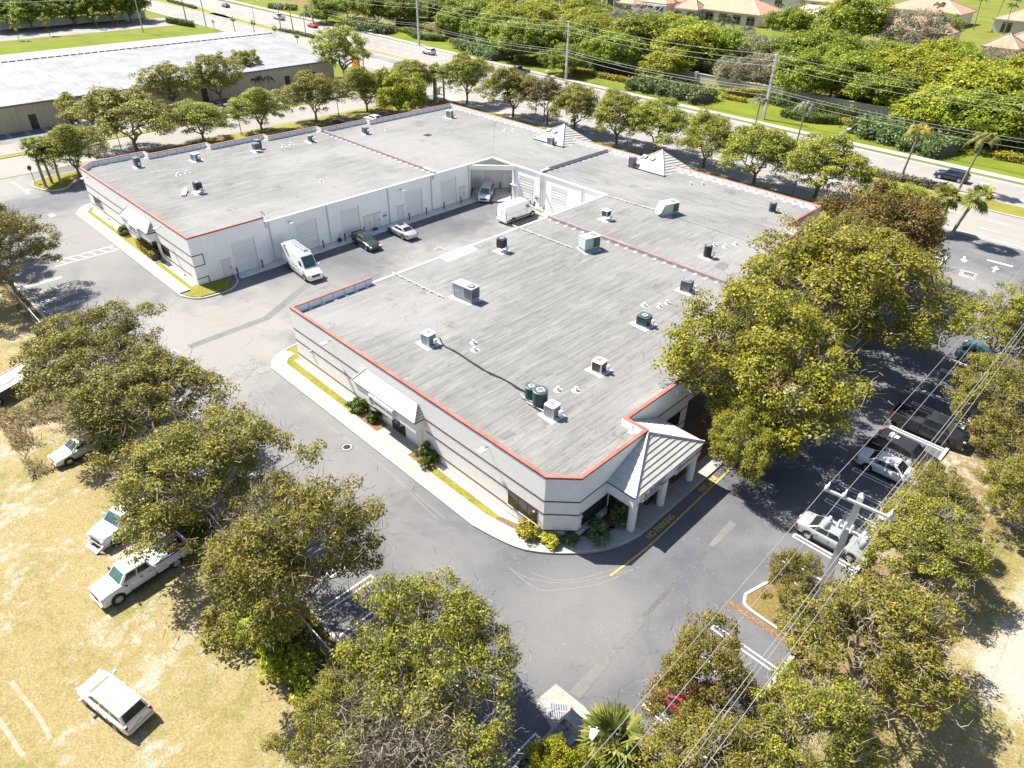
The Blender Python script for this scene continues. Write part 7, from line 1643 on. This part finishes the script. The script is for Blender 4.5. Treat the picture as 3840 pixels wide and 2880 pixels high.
for k in range(24):
    x = -135+k*11.5; y = np.interp(x,[p[0] for p in bwp],[p[1] for p in bwp]); p = MB(); p.box(x-.35,x+.35,y-.2,y+.5,0,2.25); p.build('pier', M['wall2'], t)
t = thing('boundary_wall','white panelled wall with grey piers along the far side street','wall',(-284.5,70,0))
MB().box(-.15,.15,-70,34,0,2.2).build('wall', M['wallw'], t)
for k in range(15): MB().box(-.4,.4,-69+k*7.3,-68.2+k*7.3,0,2.5).build('pier', M['concrete'], t)

# ---------------------------------------------------------------- metal warehouse
M['mroof'] = simple('white_metal_roof',(.25,.253,.26),.75,.2,.3,0,.1)
M['siding'] = ribbed('tan_ribbed_siding',(.46,.38,.26),'Y',.9,1.0); M['sidingx'] = ribbed('tan_ribbed_siding_end',(.46,.38,.26),'X',.9,1.0)
t = thing('warehouse','long tan metal warehouse with a low white ribbed roof','building',(-181,40,0))
x0,x1,xr = 26.2,-26,0; y0,y1 = -50,56.5; ze, zr = 4.6, 7.2
m = MB(); m.box(x0-.25,x0-.05,y0,y1,0,ze-.05); m.build('front_wall', M['siding'], t)
m = MB(); m.add([(x1,y1-.2,0),(x0-.3,y1-.2,0),(x0-.3,y1-.2,ze-.1),(xr,y1-.2,zr-.1),(x1,y1-.2,ze-.1)],[(4,3,2,1,0)]); m.add([(x1,y1-.4,0),(x0-.3,y1-.4,0),(x0-.3,y1-.4,ze-.1),(xr,y1-.4,zr-.1),(x1,y1-.4,ze-.1)],[(0,1,2,3,4)]); m.build('end_wall', M['sidingx'], t)
MB().box(x1,x1+.2,y0,y1-.5,0,ze-.1).build('back_wall', M['siding'], t)
for (a, b, nm) in ((xr+.02,x0+.6,'roof_slope'),(x1-.6,xr-.02,'roof_slope')):
    za, zb_ = (zr,ze-.02) if a > -1 else (ze-.02,zr)
    m = MB(); m.add([(a,y0-.3,za),(b,y0-.3,zb_),(b,y1+.3,zb_),(a,y1+.3,za),(a,y0-.3,za+.12),(b,y0-.3,zb_+.12),(b,y1+.3,zb_+.12),(a,y1+.3,za+.12)],[(4,5,6,7),(0,3,2,1),(0,1,5,4),(1,2,6,5),(2,3,7,6),(3,0,4,7)]); r_ = m.build(nm, M['mroof'], t)
    q = MB()
    for k in range(90): yy = y0+k*1.2; q.add([(a,yy,za+.121),(a,yy+.06,za+.121),(b,yy+.06,zb_+.121),(b,yy,zb_+.121),(a,yy,za+.17),(a,yy+.06,za+.17),(b,yy+.06,zb_+.17),(b,yy,zb_+.17)],[(4,5,6,7),(0,1,5,4),(2,3,7,6)])
    q = q.build('standing_seams', M['mroof'], r_); q['kind'] = 'stuff'
m = MB()
for k in range(70): yy = y0+5+k*1.45; m.box(-.22,.22,yy,yy+1.1,zr+.10,zr+.26)
m.build('ridge_vents', M['acdark'], t)['kind'] = 'stuff'
MB().box(x0+.62,x0+.75,y0,y1,ze-.18,ze+.08).build('gutter', simple('navy_gutter',(.08,.11,.17),.5), t)
for yy in (-8.5,-2,8.5,24,43.5,50.2):
    d = MB().box(x0-.06,x0+.0,yy,yy+1.3,0,2.6).build('door', M['frame'], t); MB().box(x0+.001,x0+.05,yy+1.05,yy+1.15,1.1,1.25).build('handle', M['metal'], d)
MB().box(x0+.001,x0+.012,50.5,51.2,1.6,2.2).build('door_notice', M['white'], t)
for k in range(9): MB().box(x0-.04,x0+.1,y0+4+k*12,y0+4.15+k*12,0,ze-.2).build('downspout', M['siding'], t)
GWS='concrete wheel stops at the warehouse'
for q, l in (((-158.46, 28.29),'leftmost'),((-159.24, 34.57),'second from the left'),((-160.55, 74.30),'by the black car'),((-162.75, 85.94),'third from the right'),((-162.94, 89.24),'below the lettered door'),((-162.63, 81.06),'left of the white car')):
    s_ = thing('wheel_stop','white concrete wheel stop at the warehouse, '+l,'wheel stop',q,R_(90),GWS); MB().prism([(-.95,-.08),(.95,-.08),(.95,.08),(-.95,.08)],0,.12).build('block', M['concrete'], s_); MB().box(-.9,.9,-.06,.06,.121,.13).build('painted_top', M['white'], s_)

# ---------------------------------------------------------------- villas
def rooftile(name, col):
    k = N(name); v = k.coord('object'); wv = k.n('ShaderNodeTexWave'); wv.bands_direction = 'X'; wv.inputs['Scale'].default_value = .9; k.l(v, wv.inputs['Vector'])
    f = k.noise(v, .5, 4, .7); c = k.ramp(f, [(.3, tuple(x*.85 for x in col)), (.7, tuple(min(1,x*1.12) for x in col))])
    c = k.mix(k.math('MULTIPLY', wv.outputs['Fac'], .25), c, tuple(x*.6 for x in col)); k.bsdf(c, .8, wv.outputs['Fac'], .5, .05, 0, .2); return k.m
M['terra'] = rooftile('terracotta_tile',(.42,.25,.175)); M['terra2'] = rooftile('orange_tile',(.45,.225,.12)); M['terra3'] = rooftile('pale_tile',(.48,.395,.32)); M['roofw'] = rooftile('white_tile',(.56,.545,.515))
GVI='villas beyond the wood'
def villa(x, y, w_, d_, h, rise, roof, wall, label, rz=0, wins=3, wing=None):
    t = thing('villa',label,'house',(x,y,0),R_(rz),GVI)
    MB().box(-w_/2,w_/2,0,d_,0,h).build('wall', M[wall], t)
    def hip(x0,x1,y0,y1,z,r,nm='roof'):
        e = .7; x0-=e; x1+=e; y0-=e; y1+=e; s = min(x1-x0,y1-y0)/2*.98
        if x1-x0 >= y1-y0: a, b = ((x0+s,(y0+y1)/2),(x1-s,(y0+y1)/2))
        else: a, b = (((x0+x1)/2,y0+s),((x0+x1)/2,y1-s))
        m = MB(); V = [(x0,y0,z),(x1,y0,z),(x1,y1,z),(x0,y1,z),(*a,z+r),(*b,z+r),(x0,y0,z-.22),(x1,y0,z-.22),(x1,y1,z-.22),(x0,y1,z-.22)]
        F = [(0,1,5,4),(1,2,5),(2,3,4,5),(3,0,4)] if x1-x0 >= y1-y0 else [(0,1,4),(1,2,5,4),(2,3,5),(3,0,4,5)]
        m.add(V, F+[(6,7,1,0),(7,8,2,1),(8,9,3,2),(9,6,0,3),(9,8,7,6)]); ro = m.build(nm, M[roof], t)
        m = MB()
        for p in ((x0,y0),(x0,y1)): m.tube([(*p,z+.05),(*a,z+r+.05)],.16,5)
        for p in ((x1,y0),(x1,y1)): m.tube([(*p,z+.05),(*b,z+r+.05)],.16,5)
        m.tube([(*a,z+r+.05),(*b,z+r+.05)],.16,5); m.build('ridge_tiles', M['terra3' if roof=='terra' else roof], ro)
        MB().band([(x0+.1,y0+.1),(x1-.1,y0+.1),(x1-.1,y1-.1),(x0+.1,y1-.1)],[(x0+.6,y0+.6),(x1-.6,y0+.6),(x1-.6,y1-.6),(x0+.6,y1-.6)],z-.45,z-.225).build('eave_board', M['wallw'], ro)
    hip(-w_/2,w_/2,0,d_,h+.45,rise)
    if wing:
        wx0,wx1,wy0,wy1,wh = wing; MB().box(wx0,wx1,wy0,wy1 if wy1 < 0 else -.01,0,wh).build('wing_wall', M[wall], t); hip(wx0,wx1,wy0,max(wy1,2),wh+.44,rise*.7)
    for k in range(wins):
        xx = -w_/2+w_*(k+.5)/wins; ww = min(1.6,w_/wins*.36); yy = -.02
        if wing and wing[0]-1 < xx < wing[1]+1: yy = wing[2]-.02; 
        f = MB().box(xx-ww-.12,xx+ww+.12,yy-.06,yy,.25,min(h,wing[4] if wing and yy<-.1 else h)-.35).build('window', M['wallw'], t)
        for s_ in (-1,1): MB().box(xx+(0.05 if s_>0 else -ww),xx+(ww if s_>0 else -.05),yy-.075,yy-.061,.35,min(h,wing[4] if wing and yy<-.1 else h)-.9).build('pane', M['winglass'], f)
        MB().box(xx-ww,xx+ww,yy-.075,yy-.061,min(h,wing[4] if wing and yy<-.1 else h)-.8,min(h,wing[4] if wing and yy<-.1 else h)-.45).build('pane', M['winglass'], f)
    return t
villa(-222,250,18,16,5.5,3,'terra','wall2','cream villa with a tall blank wall at the top edge, leftmost',0,2)
villa(-198,249,16,14,6.5,3.2,'terra','wallw','white villa with tall screened windows behind the small pool',0,4)
villa(-180,255,20,14,4.2,3.2,'terra','wall2','villa with a white-columned terrace beside the screened cage',0,4,(-8,-1,-6,-.5,3.6))
villa(-150,259,34,18,3.6,4.2,'terra','wall2','wide villa with two hipped tile roofs and dark screened windows',0,6,(-15,-6,-4,-.5,3.4))
villa(-116,262,26,16,3.4,3.8,'terra3','wall2','pale-roofed villa with a recessed glazed porch',0,3,(-11,-3,-5,-.5,3.3))
villa(-84,268,22,14,3.4,3.6,'terra','wallw','villa roof just right of the small domed roof',0,2)
villa(-98,318,26,18,4,4,'terra','wallw','distant tile-roofed villa behind the slim leaning palm',0,3); villa(-60,318,26,18,4,4.2,'terra','wall2','distant broad tiled villa left of the white two-storey one',0,3)
villa(-38,286,18,14,7.5,3,'terra2','wallw','white two-storey villa with orange roof and arched door',0,3,(-8,0,-6,-.5,3.6))
villa(-50,254,15,20,3.4,4.4,'terra','wall2','orange-roofed villa with a tall corner window beside the pool',0,2,(-7,1,-7,-.5,4.2))
villa(-14,288,22,18,4.2,3.6,'roofw','wallw','white-roofed villa at the upper right edge',0,3); villa(-30,252,8,10,3.2,2.6,'terra','wallw','villa corner with white columns at the right edge by the pool',0,2)
for x, y, w_, d_, rf, l in ((-250,310,26,18,'terra','far villa behind the dark trees at the top'),(-210,315,26,18,'terra','far villa above the white screened one'),(-165,318,28,18,'terra2','far villa above the wide hipped one'),(-130,316,26,16,'terra','far villa above the pale-roofed one')): villa(x,y,w_,d_,4,4,rf,'wallw',l,0,3)
def pool(x, y, a, b, label, rz=0):
    t = thing('swimming_pool',label,'pool',(x,y,0),R_(rz),'swimming pools'); P = [(a*math.cos(k*PI/12)*(1+.12*math.cos(2*k*PI/12)),b*math.sin(k*PI/12)) for k in range(24)]
    MB().prism([(p[0]*1.5,p[1]*1.8) for p in P],0,.12).build('deck', M['pave'], t); MB().sheet(P,.135).build('water', M['water'], t); MB().band([(p[0]*1.06,p[1]*1.1) for p in P],P,.121,.17).build('coping', M['wallw'], t)
pool(-200,241,5,2.2,'small pool with white deck before the screened villa'); pool(*(-47.82, 249.75),5.5,3.2,'bright turquoise pool at the right edge beside the orange villa'); pool(*(-171.58, 249.48),5,1.6,'pool strip inside the screened cage')
t = thing('pool_cage','white aluminium screened pool cage beside the wide tiled villa','pool cage',(-172,247,0)); m = MB()
for x in range(-6,7,3):
    m.tube([(x,-3,0),(x,-3,3.2),(x,0,4.6),(x,3,4.6)],.07,5)
for z, y in ((1.2,-3),(3.2,-3),(4.6,0),(4.6,3)): m.tube([(-6,y,z),(6,y,z)],.06,5)
m.build('frame', M['white'], t); MB().box(-5.9,5.9,-3.0,4,0,.1).build('deck', M['pave'], t); MB().box(-6.1,6.1,-3.12,-3.0,0,.5).build('kick_plate', M['white'], t)
for (x, y, l) in (((-207.10, 240.44)[0],(-207.10, 240.44)[1],'low white terrace wall by the small pool'),((-180.97, 248.28)[0],(-180.97, 248.28)[1],'low white terrace wall by the screened cage')):
    t = thing('terrace_wall',l,'wall',(x,y,0)); MB().box(-5,5,-.15,.15,0,1.3).build('wall', M['wallw'], t); MB().box(-5.05,5.05,-.2,.2,1.302,1.38).build('cap', M['wallw'], t)
